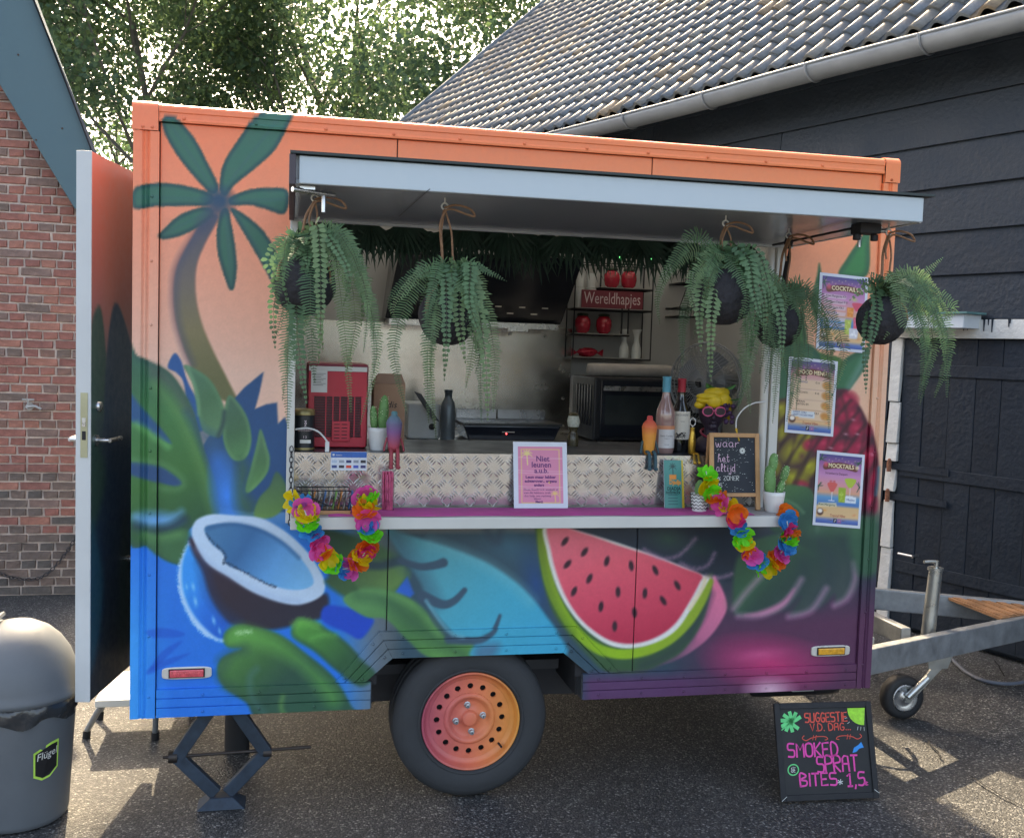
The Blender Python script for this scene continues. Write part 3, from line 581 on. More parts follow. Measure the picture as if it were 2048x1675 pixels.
# ================================================================== the painted mural, in the sheet coordinates of the trailer side
def mural():
    cv = Canvas(120, 170, 1830, 1460, 2.0, (205, 130, 110)); X, Y = cv.X, cv.Y
    f1 = lambda s, ox, oy: (lambda *P: [(ox+x/s, oy+y/s) for x, y in P])
    # sky gradient: orange at the top, pale peach lower
    yy = np.clip((Y-190)/560, 0, 1)[..., None]; xx = np.clip((X-262)/1500, 0, 1)[..., None]
    top = np.array((232, 118, 80))*(1-xx)+np.array((242, 114, 60))*xx; bot = np.array((210, 172, 154))*(1-xx)+np.array((214, 170, 142))*xx
    cv.a = top*(1-yy**1.25)+bot*yy**1.25
    sky0 = cv.a.copy(); n1 = np.kron(np.random.RandomState(5).rand(14, 18), np.ones((50, 50)))[:cv.h, :cv.w]
    # ---- lower background: blue left, slate middle, purple right
    def lower(m0, col): cv._mix((slice(None), slice(None)), m0, col)
    bl = np.clip((Y-(930+.0*X))/160, 0, 1)*np.clip((790-X)/120, 0, 1); lower(bl, (24, 124, 200))
    lower(np.clip((Y-1040)/30, 0, 1)*np.clip((X-690)/120, 0, 1), (66, 92, 104))
    lower(np.clip((Y-960)/120, 0, 1)*np.clip((X-1250)/220, 0, 1), (58, 72, 84))
    lower(np.clip((Y-1130-.10*(1700-X))/110, 0, 1)*np.clip((X-1330)/120, 0, 1), (100, 66, 92))
    lower(np.clip((Y-700)/300, 0, 1)*np.clip((345-X)/70, 0, 1)*np.clip((1130-Y)/60+.5, 0, 1)*.0, (60, 130, 190))
    lower(np.clip((Y-1080)/200, 0, 1)*np.clip((345-X)/80, 0, 1)*.75, (60, 166, 220))
    # ---- palm tree
    f = f1(2.7025, 240, 180); G = (64, 112, 96); E = (38, 80, 84)
    cv.poly(f((470, 680), (380, 810), (310, 950), (290, 1080), (300, 1230), (340, 1380), (380, 1480), (430, 1600), (660, 1720), (620, 1640), (560, 1520), (500, 1400), (440, 1250), (410, 1100), (415, 950), (460, 830), (530, 690)), {'p': (380, 450), 'q': (420, 760), 'c': [(92, 92, 104), (118, 110, 104), (132, 124, 96), (112, 112, 82)]}, 4)
    cv.line(f((470, 690), (385, 815), (312, 950), (294, 1080), (304, 1230), (345, 1380), (385, 1480)), 14, (88, 90, 108), 9, .6)
    for L in (((230, 170), (260, 145), (310, 160), (400, 260), (470, 390), (530, 520), (500, 560), (440, 510), (330, 380), (250, 250)),
              ((540, 530), (560, 400), (640, 270), (720, 160), (810, 112), (935, 112), (900, 210), (830, 330), (720, 430), (620, 510), (570, 570)),
              ((500, 570), (400, 530), (250, 505), (110, 520), (68, 560), (70, 620), (90, 645), (200, 630), (350, 625), (480, 620)),
              ((490, 640), (420, 640), (320, 680), (250, 740), (210, 790), (240, 805), (330, 785), (420, 740), (500, 680)),
              ((600, 580), (700, 540), (800, 530), (905, 545), (890, 665), (780, 640), (700, 620), (600, 620)),
              ((550, 650), (525, 760), (530, 880), (560, 990), (590, 1070), (615, 1070), (630, 960), (620, 840), (600, 720), (585, 650)),
              ((600, 640), (680, 680), (780, 770), (850, 890), (890, 1020), (880, 1075), (840, 1070), (780, 960), (700, 820), (640, 720))):
        P = f(*L); cv.poly(P, G, 3, 1, True, E, 6, 6, .85, spray=1.4)
    for a, b in (((520, 560), (260, 170)), ((560, 540), (870, 140)), ((480, 590), (100, 580)), ((490, 650), (240, 780)), ((600, 600), (880, 590)), ((575, 680), (600, 1050)), ((620, 660), (860, 1050))):
        cv.line(f(a, b), 5, (66, 106, 104), 4, .55, False)
    cv.blob(f((535, 600))[0], 42, 38, (42, 80, 104), 1, 0, 1.0, .2); cv.line(f((520, 640), (450, 730)), 22, (76, 86, 104), 12, .8)
    # ---- monstera leaves and navy spikes on the left
    f = f1(3.35, 240, 680); NV = (46, 88, 126); GR = (70, 116, 84); LG = (112, 158, 104); DG = (58, 92, 88)
    cv.poly(f((760, 400), (830, 320), (962, 212), (935, 350), (905, 460), (980, 430), (1052, 418), (1058, 560), (1105, 515), (1150, 620), (1150, 1150), (850, 1150), (560, 1100), (560, 700), (690, 500)), NV, 2.5, 1, False)
    cv.poly(f((320, 180), (365, 88), (410, 140), (450, 270), (520, 420), (560, 600), (470, 560), (430, 300), (380, 220)), (48, 98, 146), 2.5)
    cv.poly(f((40, 78), (120, 106), (200, 140), (330, 215), (420, 335), (500, 500), (570, 750), (640, 950), (665, 1170), (600, 1200), (480, 1250), (440, 1330), (425, 1490), (300, 1470), (190, 1380), (40, 1260)), {'p': (270, 720), 'q': (420, 1050), 'c': [(66, 108, 92), (76, 126, 84), (72, 118, 72), (56, 96, 72)]}, 3, 1, True, DG, 6, 10, .6)
    cv.poly(f((200, 160), (330, 230), (420, 350), (490, 500), (420, 470), (330, 330), (210, 240)), (92, 104, 100), 12, .7)
    cv.line(f((240, 300), (380, 480), (480, 680), (560, 900), (620, 1130)), 12, (118, 156, 104), 14, .55)
    cv.poly(f((60, 350), (150, 450), (250, 560), (345, 690), (280, 665), (180, 590), (60, 520)), (52, 96, 132), 4); cv.line(f((110, 560), (200, 620), (320, 710)), 9, (116, 176, 116), 8, .8, spray=4)
    cv.poly(f((60, 815), (250, 838), (360, 900), (415, 955), (370, 978), (250, 950), (60, 890)), (52, 88, 124), 4); cv.line(f((100, 800), (260, 820), (380, 890), (425, 960), (370, 1000), (240, 985)), 8, (106, 150, 108), 8, .6, spray=4)
    cv.blob(f((240, 1195))[0], 66, 24, (104, 160, 208), .95, 4, .9); cv.line(f((110, 1180), (200, 1215), (320, 1200), (410, 1150)), 12, (120, 172, 214), 8, .6)
    cv.line(f((110, 1240), (220, 1275), (340, 1255), (430, 1200)), 14, (40, 64, 92), 10, .75)
    cv.poly(f((150, 1285), (260, 1300), (400, 1270), (470, 1300), (430, 1480), (330, 1480), (190, 1380)), (76, 118, 84), 8, .85); cv.line(f((170, 1290), (280, 1320), (400, 1300)), 10, (120, 170, 110), 12, .5, spray=6)
    cv.poly(f((430, 168), (560, 228), (640, 320), (705, 480), (690, 610), (650, 650), (560, 610), (525, 500), (490, 300)), {'p': (370, 740), 'q': (450, 870), 'c': [(88, 124, 104), (84, 120, 92), (104, 140, 108)]}, 3, 1, True, (104, 146, 112), 5, 8, .5)
    cv.line(f((455, 180), (500, 310), (525, 420), (525, 500)), 5, (126, 160, 130), 5, .7)
    cv.poly(f((440, 480), (560, 590), (660, 650), (760, 800), (800, 1000), (760, 1130), (650, 1150), (620, 900), (540, 680)), (62, 98, 122), 14, .75)
    cv.blob(f((715, 1040))[0], 40, 96, (58, 138, 212), 1, -10, .8); cv.blob(f((660, 830))[0], 30, 60, (56, 120, 186), .7, -16)
    cv.poly(f((725, 375), (800, 430), (860, 540), (880, 680), (840, 790), (760, 800), (700, 700), (690, 560)), {'p': (455, 800), 'q': (500, 920), 'c': [(80, 112, 96), (78, 114, 88), (96, 142, 98)]}, 3, 1, True, (116, 156, 116), 4, 7, .55)
    cv.line(f((700, 480), (690, 560), (660, 640)), 9, (60, 84, 84), 5, .8)
    cv.poly(f((942, 595), (985, 720), (1003, 800), (980, 900), (880, 1010), (840, 1000), (880, 840), (915, 700)), {'p': (515, 870), 'q': (520, 980), 'c': [(84, 118, 96), (84, 122, 88), (100, 144, 96)]}, 3, 1, True, (120, 160, 116), 4, 7, .5)
    cv.poly(f((800, 800), (860, 860), (840, 1000), (900, 1100), (880, 1180), (780, 1100)), (70, 106, 84), 14, .8)
    cv.poly(f((1050, 880), (1115, 980), (1115, 1100), (1020, 1185), (900, 1180), (930, 1060), (1000, 980)), {'p': (540, 950), 'q': (550, 1035), 'c': [(78, 108, 86), (112, 148, 92)]}, 4)
    # ---- coconut
    f = f1(3.413, 240, 1000)
    cv.poly(f((480, 280), (440, 340), (405, 420), (392, 520), (400, 620), (440, 740), (520, 870), (620, 945), (720, 965), (760, 900), (640, 760), (560, 500), (520, 380)), (170, 200, 226), 4, 1, True, spray=6)
    cv.poly(f((478, 310), (450, 350), (425, 450), (430, 600), (480, 740), (570, 860), (690, 945), (800, 880), (840, 800), (700, 600), (600, 480), (540, 360)), {'p': (370, 1180), 'q': (450, 1240), 'c': [(48, 152, 216), (36, 128, 204), (28, 110, 190)]}, 5)
    for x, y, w_ in ((500, 590, 6), (515, 690, 7), (640, 820, 6), (680, 890, 5), (455, 590, 4)): cv.blob(f((x, y))[0], w_, w_*2.6, (176, 212, 232), .8, -12)
    cv.poly(f((490, 250), (490, 340), (560, 480), (610, 640), (680, 760), (780, 850), (1000, 885), (1200, 850), (1390, 790), (1420, 650), (1300, 600), (700, 300)), {'p': (390, 1100), 'q': (560, 1250), 'c': [(70, 60, 76), (66, 58, 68), (62, 60, 72)]}, 7)
    cv.line(f((560, 430), (600, 600), (680, 740), (800, 840)), 12, (44, 76, 120), 16, .6)
    rim = ((560, 112), (640, 94), (780, 102), (950, 118), (1080, 180), (1200, 270), (1310, 390), (1390, 530), (1395, 620), (1340, 675), (1220, 712), (1080, 692), (900, 622), (740, 522), (600, 432), (520, 312), (488, 222), (508, 150))
    cv.poly(f(*rim), (186, 204, 220), 3.5)
    cv.line(f((530, 330), (620, 430), (760, 520), (920, 610), (1080, 670), (1220, 690)), 8, (160, 180, 204), 8, .5)
    cv.poly(f((575, 200), (620, 168), (740, 155), (850, 165), (980, 205), (1110, 280), (1220, 380), (1300, 490), (1318, 570), (1240, 608), (1120, 603), (980, 558), (850, 490), (735, 440), (700, 360), (620, 290)), {'p': (430, 1060), 'q': (600, 1170), 'c': [(80, 130, 164), (66, 118, 158), (104, 162, 204), (124, 180, 214)]}, 3)
    cv.line(f((590, 230), (640, 290), (705, 350), (722, 385), (706, 430), (740, 432), (850, 490), (980, 558), (1060, 590)), 3, (50, 66, 84), 2.5, .75, spray=4)
    cv.line(f((600, 190), (740, 160), (860, 172), (980, 212), (1110, 290), (1220, 390)), 6, (48, 92, 130), 7, .6)
    # ---- blue shadow leaves, green leaf heap
    for P in (((180, 885), (300, 870), (430, 900), (420, 930), (250, 935)), ((210, 1130), (300, 1020), (430, 955), (330, 1060), (230, 1150)), ((190, 1150), (270, 1100), (480, 1040), (360, 1110), (200, 1180))): cv.poly(f(*P), (22, 96, 184), 3, .6)
    cv.poly(f((1400, 720), (1540, 730), (1650, 765), (1725, 805), (1722, 850), (1640, 945), (1540, 900), (1380, 820)), (34, 88, 182), 5)
    cv.poly(f((1400, 560), (1500, 640), (1640, 720), (1740, 780), (1760, 700), (1900, 640), (1960, 560), (1980, 480), (1900, 380), (1750, 300), (1560, 230), (1380, 200), (1330, 330), (1420, 500)), {'p': (640, 1070), 'q': (800, 1190), 'c': [(64, 88, 78), (76, 108, 78), (98, 134, 90)]}, 8)
    cv.line(f((1650, 440), (1720, 470), (1830, 465), (1930, 420)), 26, (54, 76, 84), 14, .8); cv.line(f((1640, 250), (1760, 310), (1880, 400)), 18, (84, 112, 84), 16, .5)
    cv.poly(f((1190, 830), (1235, 798), (1340, 830), (1420, 885), (1480, 920), (1560, 985), (1650, 1085), (1740, 1180), (1640, 1260), (1480, 1160), (1330, 1030), (1180, 930)), {'p': (600, 1240), 'q': (680, 1330), 'c': [(96, 160, 84), (80, 132, 78), (64, 104, 76)]}, 6, 1, True, (56, 88, 76), 5, 9, .5)
    cv.line(f((1190, 850), (1250, 830), (1350, 850)), 8, (136, 200, 110), 10, .6, spray=7); cv.line(f((1310, 940), (1400, 915), (1470, 920)), 7, (116, 180, 100), 8, .6, spray=7)
    cv.poly(f((720, 900), (800, 850), (900, 858), (1050, 900), (1150, 955), (1260, 1040), (1400, 1150), (1500, 1260), (1580, 1400), (1640, 1500), (1000, 1500), (860, 1370), (700, 1260), (665, 1150), (705, 1070), (830, 1012), (740, 1000), (708, 960)), {'p': (470, 1270), 'q': (600, 1420), 'c': [(98, 150, 88), (78, 120, 78), (60, 94, 80), (62, 100, 82)]}, 5, 1, True, (58, 92, 76), 4, 8, .4)
    cv.poly(f((760, 900), (840, 868), (960, 900), (1090, 960), (1250, 1080), (1400, 1220), (1490, 1330), (1440, 1380), (1300, 1200), (1100, 1050), (900, 980), (780, 980)), (108, 168, 92), 18, .75)
    cv.line(f((800, 905), (850, 900), (890, 895)), 5, (190, 220, 180), 5, .7, spray=8)
    cv.line(f((690, 1090), (790, 1025), (850, 1015), (760, 1050), (700, 1150), (690, 1220), (780, 1290)), 14, (66, 96, 88), 12, .6)
    cv.line(f((930, 1150), (890, 1200), (890, 1290), (920, 1370), (980, 1440)), 9, (86, 124, 120), 8, .6); cv.line(f((1110, 1330), (1100, 1400), (1120, 1450)), 9, (120, 160, 96), 7, .6)
    # ---- middle: slate ground, lime leaf, teal leaf
    f = f1(4.096, 740, 1030)
    cv.poly(f((-140, 330), (130, 380), (285, 425), (250, 540), (140, 620), (-100, 600)), {'p': (720, 1110), 'q': (790, 1180), 'c': [(86, 112, 84), (112, 146, 92)]}, 6)
    cv.line(f((-60, 400), (100, 410), (250, 370)), 17, (58, 80, 92), 7, .9)
    cv.poly(f((305, 500), (362, 640), (330, 672), (205, 630)), (50, 112, 190), 4, 1, False)
    cv.poly(f((-220, 690), (-60, 600), (140, 615), (320, 680), (450, 775), (520, 895), (640, 1010), (760, 1040), (830, 1040), (862, 1145), (500, 1160), (300, 1010), (130, 850), (-40, 830)), {'p': (760, 1180), 'q': (900, 1300), 'c': [(104, 152, 104), (84, 128, 86), (106, 154, 94)]}, 4)
    cv.line(f((-80, 640), (120, 680), (330, 850), (560, 1020), (760, 1130)), 16, (66, 104, 82), 18, .8); cv.line(f((-60, 620), (140, 640), (330, 720), (450, 820), (560, 960)), 9, (124, 172, 112), 10, .6)
    cv.blob(f((1150, 250))[0], 90, 60, (74, 116, 134), .8, 20); cv.blob(f((1360, 560))[0], 46, 110, (44, 88, 138), .85, -12); cv.line(f((950, 110), (1030, 220), (1070, 130)), 12, (66, 80, 96), 9, .6)
    cv.poly(f((130, 100), (280, 150), (500, 215), (750, 300), (980, 400), (1200, 550), (1350, 700), (1450, 830), (1530, 950), (1570, 1150), (862, 1160), (850, 1040), (760, 995), (680, 960), (560, 830), (460, 690), (420, 560), (300, 380), (190, 230)), {'p': (800, 1070), 'q': (1090, 1290), 'c': [(92, 150, 160), (88, 164, 176), (70, 168, 188), (58, 164, 190)]}, 6)
    cv.line(f((500, 225), (760, 315), (980, 420), (1180, 560), (1320, 700)), 16, (128, 186, 192), 14, .5)
    cv.line(f((220, 180), (300, 360), (420, 530), (500, 700)), 30, (72, 104, 118), 20, .65)
    SL = (74, 96, 112)
    cv.line(f((250, 370), (400, 418), (520, 410), (600, 388)), 12, SL, 3, .95, w2=19); cv.line(f((430, 660), (590, 728), (690, 700), (775, 612)), 22, SL, 3, .95, w2=10); cv.line(f((640, 1010), (860, 1020), (960, 985), (1020, 930), (1065, 820)), 17, SL, 3, .95, w2=6)
    cv.line(f((460, 700), (560, 850), (660, 960), (760, 990)), 7, (128, 190, 200), 4, .6)
    cv.poly(f((880, 1060), (1050, 1040), (1000, 1160), (860, 1160)), (98, 118, 140), 10, .7)
    # ---- watermelon
    f = f1(2.7307, 1050, 1030)
    cv.poly(f((230, 60), (400, 60), (1150, 60), (1150, 340), (1010, 340), (700, 220), (400, 130)), (50, 64, 78), 5)
    cv.poly(f((1015, 345), (1060, 368), (1103, 480), (1082, 560), (1000, 672), (880, 762), (750, 818), (600, 850), (600, 760), (900, 600)), {'p': (1300, 1330), 'q': (1450, 1170), 'c': [(96, 90, 104), (186, 116, 144), (222, 128, 158)]}, 4)
    cv.poly(f((60, 40), (75, 200), (105, 380), (155, 530), (240, 650), (340, 760), (450, 850), (640, 850), (760, 800), (860, 740), (960, 600), (1010, 440), (1020, 340), (980, 330), (600, 500), (150, 60)), (72, 102, 74), 5)
    cv.line(f((900, 640), (960, 540), (1000, 430)), 13, (58, 70, 84), 12, .8); cv.line(f((640, 820), (780, 760), (880, 670)), 15, (62, 74, 84), 14, .7)
    cv.line(f((92, 40), (102, 200), (135, 370), (190, 500), (270, 620), (370, 710), (470, 750), (570, 756), (690, 728), (800, 668), (890, 580), (960, 470), (1002, 360)), 20, {'p': (1080, 1050), 'q': (1420, 1200), 'c': [(136, 152, 70), (140, 172, 62), (152, 186, 64), (146, 166, 72)]}, 4)
    cv.line(f((80, 60), (95, 230), (125, 380), (180, 515), (260, 640)), 8, (104, 136, 60), 8, .7)
    cv.poly(f((110, 55), (120, 200), (158, 350), (212, 470), (290, 580), (385, 665), (480, 715), (590, 725), (720, 692), (830, 622), (915, 500), (985, 385), (1006, 345), (985, 330), (700, 215), (330, 95)), (216, 216, 210), 3)
    cv.poly(f((130, 50), (142, 200), (176, 330), (226, 450), (296, 556), (384, 636), (480, 688), (590, 700), (710, 668), (815, 596), (895, 478), (952, 372), (965, 326), (860, 284), (700, 222), (500, 160), (330, 100)), {'p': (1200, 1050), 'q': (1260, 1290), 'c': [(224, 126, 140), (222, 112, 126), (206, 90, 110), (186, 68, 92)]}, 4)
    cv.line(f((985, 345), (968, 400), (900, 510)), 7, (222, 206, 170), 4, .8)
    for i, (x, y, a) in enumerate(((218, 142, 35), (325, 200, 35), (232, 267, 40), (352, 345, 25), (268, 415, 25), (447, 250, 15), (580, 275, -8), (712, 300, -25), (832, 382, -28), (508, 418, 0), (415, 498, 8), (598, 530, -5), (655, 425, 5), (755, 465, -30), (490, 605, 2))):
        cv.blob(f((x, y))[0], 6.2, 13, (66, 46, 58), .95, a, 1, .55)
    # ---- banana leaves with pink rims
    cv.blob(f((780, 130))[0], 60, 34, (60, 96, 80), .8, 10); cv.blob(f((960, 180))[0], 50, 30, (54, 82, 78), .8)
    for P in (((650, 185), (700, 215), (770, 236), (850, 212), (930, 128)), ((850, 262), (930, 292), (1000, 270), (1036, 208)), ((990, 328), (1060, 340), (1130, 320))): cv.line(f(*P), 5, (186, 148, 172), 7, .75, spray=4)
    cv.poly(f((1140, 505), (1138, 360), (1165, 225), (1270, 130), (1450, 90), (1600, 70), (1800, 60), (1930, 60), (1925, 280), (1830, 330), (1800, 410), (1700, 492), (1690, 430), (1610, 500), (1450, 552), (1510, 440), (1400, 520), (1290, 548), (1165, 548)), {'p': (1480, 1080), 'q': (1600, 1230), 'c': [(80, 112, 90), (62, 98, 78), (58, 84, 78), (74, 88, 88)]}, 7)
    cv.line(f((1560, 80), (1400, 170), (1300, 300), (1160, 480)), 20, (84, 122, 92), 22, .6); cv.line(f((1600, 130), (1660, 230), (1660, 340), (1600, 470)), 16, (58, 76, 82), 18, .8); cv.line(f((1520, 260), (1520, 380), (1440, 500)), 14, (56, 78, 80), 16, .8); cv.line(f((1740, 150), (1800, 260), (1790, 360)), 14, (52, 74, 76), 14, .7)
    for P in (((1142, 508), (1200, 430), (1295, 325)), ((1165, 548), (1290, 545), (1420, 480), (1510, 350)), ((1440, 552), (1560, 520), (1645, 400)), ((1690, 492), (1760, 450), (1802, 350), (1800, 260))): cv.line(f(*P), 5, (206, 160, 184), 9, .8)
    cv.poly(f((1200, 545), (1290, 520), (1400, 470), (1470, 400), (1420, 490), (1310, 545)), (196, 132, 160), 7, .8)
    cv.line(f((1420, 105), (1500, 80), (1570, 66)), 12, (150, 170, 168), 12, .45)
    cv.blob(f((1330, 800))[0], 150, 62, (190, 74, 122), .95, 6, .8); cv.blob(f((1330, 950))[0], 62, 34, (212, 176, 190), .9, 0, .8); cv.blob(f((1280, 760))[0], 90, 20, (214, 120, 158), .5, -5)
    # ---- pineapple
    f = f1(3.6425, 1450, 780); g_ = f1(3.7226, 1500, 400)
    for P, c in ((((895, 230), (890, 300), (868, 560), (665, 560), (720, 440), (800, 320), (860, 240)), (66, 132, 84)), (((515, 470), (530, 545), (560, 700), (520, 920), (480, 860), (460, 740), (500, 560)), (70, 128, 84)),
                 (((890, 1110), (850, 1250), (770, 1370), (720, 1430), (640, 1440), (600, 1320), (700, 1190), (800, 1130)), (64, 118, 88)), (((400, 1000), (440, 1090), (560, 1150), (680, 1180), (660, 1260), (480, 1230), (430, 1190)), (110, 146, 64)),
                 (((180, 1100), (300, 1050), (480, 1100), (560, 1300), (520, 1500), (300, 1620), (120, 1560), (60, 1300)), (62, 108, 84)), (((200, 600), (300, 700), (420, 1000), (380, 1080), (280, 960)), (92, 140, 84))): cv.poly(g_(*P), c, 3, 1, True, (48, 92, 76), 6, 10, .6)
    cv.line(g_((860, 1170), (790, 1300), (740, 1390)), 9, (150, 176, 170), 8, .6)
    cv.poly(f((360, 100), (250, 260), (230, 720), (430, 740), (650, 760), (1040, 920), (1100, 720), (1105, 500), (1065, 300), (985, 120), (905, 40), (840, -10), (420, 60)), {'p': (1520, 900), 'q': (1720, 880), 'c': [(92, 84, 60), (88, 62, 66), (92, 48, 66)]}, 4)
    for x, y, rx, ry, a in ((350, 215, 66, 70, 0), (390, 310, 70, 55, -20), (520, 440, 105, 78, -25), (320, 430, 60, 60, 0), (625, 565, 80, 52, -40), (505, 645, 92, 62, 15), (420, 140, 44, 50, 0), (340, 560, 60, 60, 0), (300, 330, 50, 60, 0), (590, 330, 60, 40, -20)):
        q = f((x, y))[0]; cv.blob(q, rx/2.7, ry/2.7, (146, 142, 58), 1, a, .7, .35); cv.blob((q[0]-3, q[1]-4), rx/6.5, ry/6.5, (186, 184, 74), .7, a)
    cv.blob(f((560, 480))[0], 12, 14, (104, 68, 74), .8)
    for x, y, rx, ry, a in ((890, 75, 74, 66, 0), (850, 185, 60, 52, 0), (965, 285, 84, 62, 10), (725, 395, 84, 52, -10), (870, 425, 100, 55, 5), (985, 420, 66, 66, 0), (935, 185, 50, 44, 0), (1058, 810, 36, 96, -5), (1060, 620, 40, 90, 0), (1040, 480, 50, 70, 0), (790, 300, 60, 50, 0), (620, 400, 50, 40, 0), (560, 700, 60, 40, 20)):
        q = f((x, y))[0]; cv.blob(q, rx/2.7, ry/2.7, (162, 52, 82), 1, a, .7, .35); cv.blob((q[0]-2, q[1]-3), rx/7, ry/7, (206, 90, 116), .6, a)
    keep = cv.a.copy(); D_, T2, ins_ = cv._dist((slice(None), slice(None)), spl(f((360, 100), (250, 260), (230, 720), (430, 740), (650, 760), (1040, 920), (1100, 720), (1105, 500), (1065, 300), (985, 120), (905, 40), (840, -10), (420, 60)), True, 4), True)
    for k in range(-1, 9): x_ = 180+k*125; cv.line(f((x_, 900), (x_+90, 640), (x_+230, 400), (x_+420, 150), (x_+560, 0)), 6, (62, 44, 50), 5, .7)
    for k in range(0, 11): x_ = 80+k*125; cv.line(f((x_, 0), (x_+60, 200), (x_+40, 420), (x_-40, 640), (x_-160, 860)), 5, (66, 46, 52), 5, .5)
    m_ = np.clip(np.where(ins_, D_, 0)/4, 0, 1)[..., None]; cv.a = keep*(1-m_)+cv.a*m_
    for x, y in ((935, 215), (880, 320), (965, 320), (1060, 465), (770, 420)): cv.blob(f((x, y))[0], 9, 4, (214, 170, 178), .8, 15)
    cv.poly(f((410, 705), (520, 690), (640, 740), (660, 1000), (640, 1160), (430, 1060), (330, 1000), (380, 800)), {'p': (1570, 975), 'q': (1620, 1070), 'c': [(84, 124, 84), (62, 96, 80), (58, 86, 78)]}, 5); cv.line(f((440, 800), (520, 840), (570, 890)), 5, (120, 156, 124), 5, .6)
    cv.poly(f((960, 930), (1090, 900), (1110, 1000), (1110, 1300), (980, 1340), (900, 1100)), (66, 104, 84), 9, .9); cv.line(f((1108, 560), (1098, 680), (1085, 760)), 5, (66, 130, 140), 4, .8)
    cv.line(f((640, 1010), (780, 990), (980, 1010)), 16, (92, 128, 100), 16, .6)
    lower(np.clip((Y-1335)/26, 0, 1)*np.clip((X-1150)/30, 0, 1)*np.clip((1480-X)/120, 0, 1)*.8, (112, 70, 108))
    dm = np.clip((np.abs(cv.a-sky0).max(-1)-18)/40, 0, 1)[..., None]; deep = 255*np.clip(cv.a/255, 0, 1)**1.22*1.02; gm = deep.mean(-1, keepdims=True); deep = np.clip(gm+(deep-gm)*1.06, 0, 255); cv.a = cv.a*(1-dm)+deep*dm
    # wear and fine mist of overspray
    cv.a = cv.a*(1+(cv.n[..., None]-.5)*.035)
    return cv
MUR = mural()
def mural_at(P):
    Q = np.array(P, float); Q[:, 1] = 0; return np.clip(MUR.at(PJ(Q))*1.07, 0, 250)
# ================================================================== food trailer
L, ZB, ZT, DW = 2.80, .375, 2.462, 2.0
OX0, OX1, OZ0, OZ1 = .522, 2.318, 1.09, 2.16
trailer = thing('food_trailer', (1.4, 1.0, 0), 'orange food trailer painted with palm, coconut and watermelon mural, serving hatch open', 'trailer')
TO = ORG[trailer]
paint = M('mural_paint', rough=.38, attr='Col', var=.035, vs=30, bump=.04, bs=120, spec=.45)
alu = M('aluminium', C(176, 182, 186), .4, .75, var=.1, vs=20)
white_al = M('white_lacquer', C(196, 197, 192), .4, var=.05, vs=4, bump=.03, bs=30)
black_r = M('black_rubber', (.018, .018, .02), .7, var=.2)
s1 = WY(775, 1150, 0).x; s2 = WY(1272, 1150, 0).x; PX0, PX1, PZ0, PZ1 = .084, 2.738, .40, 2.392
AR = [(.70, .40), (.845, .60), (1.575, .60), (1.74, .40)]
def keep_panel(X, Z):
    op = (X > OX0) & (X < OX1) & (Z > OZ0) & (Z < OZ1)
    arch = (Z < .60) & (X > .70+(Z-.40)*.725+.03) & (X < 1.74-(Z-.40)*.825-.03)
    return ~op & ~arch
for a, b, c, e in ((PX0, s1-.0014, PZ0, PZ1), (s1+.0014, s2-.0014, PZ0, OZ0), (s1+.0014, s2-.0014, OZ1, PZ1), (s2+.0014, PX1, PZ0, PZ1)):
    grid_sheet('side_panel', paint, trailer, keep_panel, a+.001, b-.0, c, e, .004, 0.0, mural_at, .003)
# backing so that seams are dark and the wall has thickness
bk = MB(); dk = M('panel_core', (.02, .02, .022), .8)
for a, b, c, d in ((.02, OX0, ZB+.08, 2.44), (OX1, 2.78, ZB+.08, 2.44), (OX0, OX1, OZ1, 2.44), (.02, .80, .379, .4545), (1.63, 2.78, .379, .4545), (OX0, .84, .46, OZ0), (1.58, OX1, .46, OZ0), (.84, 1.58, .62, OZ0)):
    bk.box((a+.0005, .004, c+.0005), (b-.0005, .035, d-.0005))
bk.build('wall_core', dk, trailer)
def strip(name, P0, P1, Q0, Q1, prof, st=.006, parent=trailer, mat=paint):
    """painted rail: bottom edge P0-P1, top edge Q0-Q1 (x,z); prof = (v, y) across"""
    n = max(2, int(math.hypot(P1[0]-P0[0], P1[1]-P0[1])/st)); V = []
    for k in range(n+1):
        u = k/n
        for v, y in prof:
            x = (P0[0]*(1-u)+P1[0]*u)*(1-v)+(Q0[0]*(1-u)+Q1[0]*u)*v; z = (P0[1]*(1-u)+P1[1]*u)*(1-v)+(Q0[1]*(1-u)+Q1[1]*u)*v
            V.append((x, y, z))
    m = len(prof); q = MB(); q.add(V, [(k*m+i, (k+1)*m+i, (k+1)*m+i+1, k*m+i+1) for k in range(n) for i in range(m-1)])
    o = q.build(name, mat, parent); colour(o, mural_at); return o
def gprof(depth=-.012, grooves=(.35, .68), base=.02, gd=.006):
    P = [(0, base), (0, depth)]
    for g_ in grooves: P += [(g_-.025, depth), (g_-.012, depth+gd), (g_+.012, depth+gd), (g_+.025, depth)]
    vs_ = [p[0] for p in P]+[.99, 1]; out = P+[(.985, depth), (1, depth+gd), (1, base)]
    # finer steps so that the paint follows
    res = [out[0]]
    for a, b in zip(out[:-1], out[1:]):
        k = max(1, int((b[0]-a[0])/.06)); res += [(a[0]+(b[0]-a[0])*j/k, a[1]+(b[1]-a[1])*j/k) for j in range(1, k+1)]
    return res
GP = gprof()
strip('skirt_rail', (.086, .376), (.818, .376), (.086, .474), (.818, .474), GP)
strip('skirt_rail', (1.608, .376), (2.736, .376), (1.608, .474), (2.736, .474), GP)
strip('skirt_rail', (.895, .558), (1.528, .558), (.845, .656), (1.575, .656), GP)
strip('skirt_rail', (.800, .4755), (.894, .558), (.69, .4755), (.844, .656), GP)
strip('skirt_rail', (1.529, .558), (1.628, .4755), (1.576, .656), (1.75, .4755), GP)
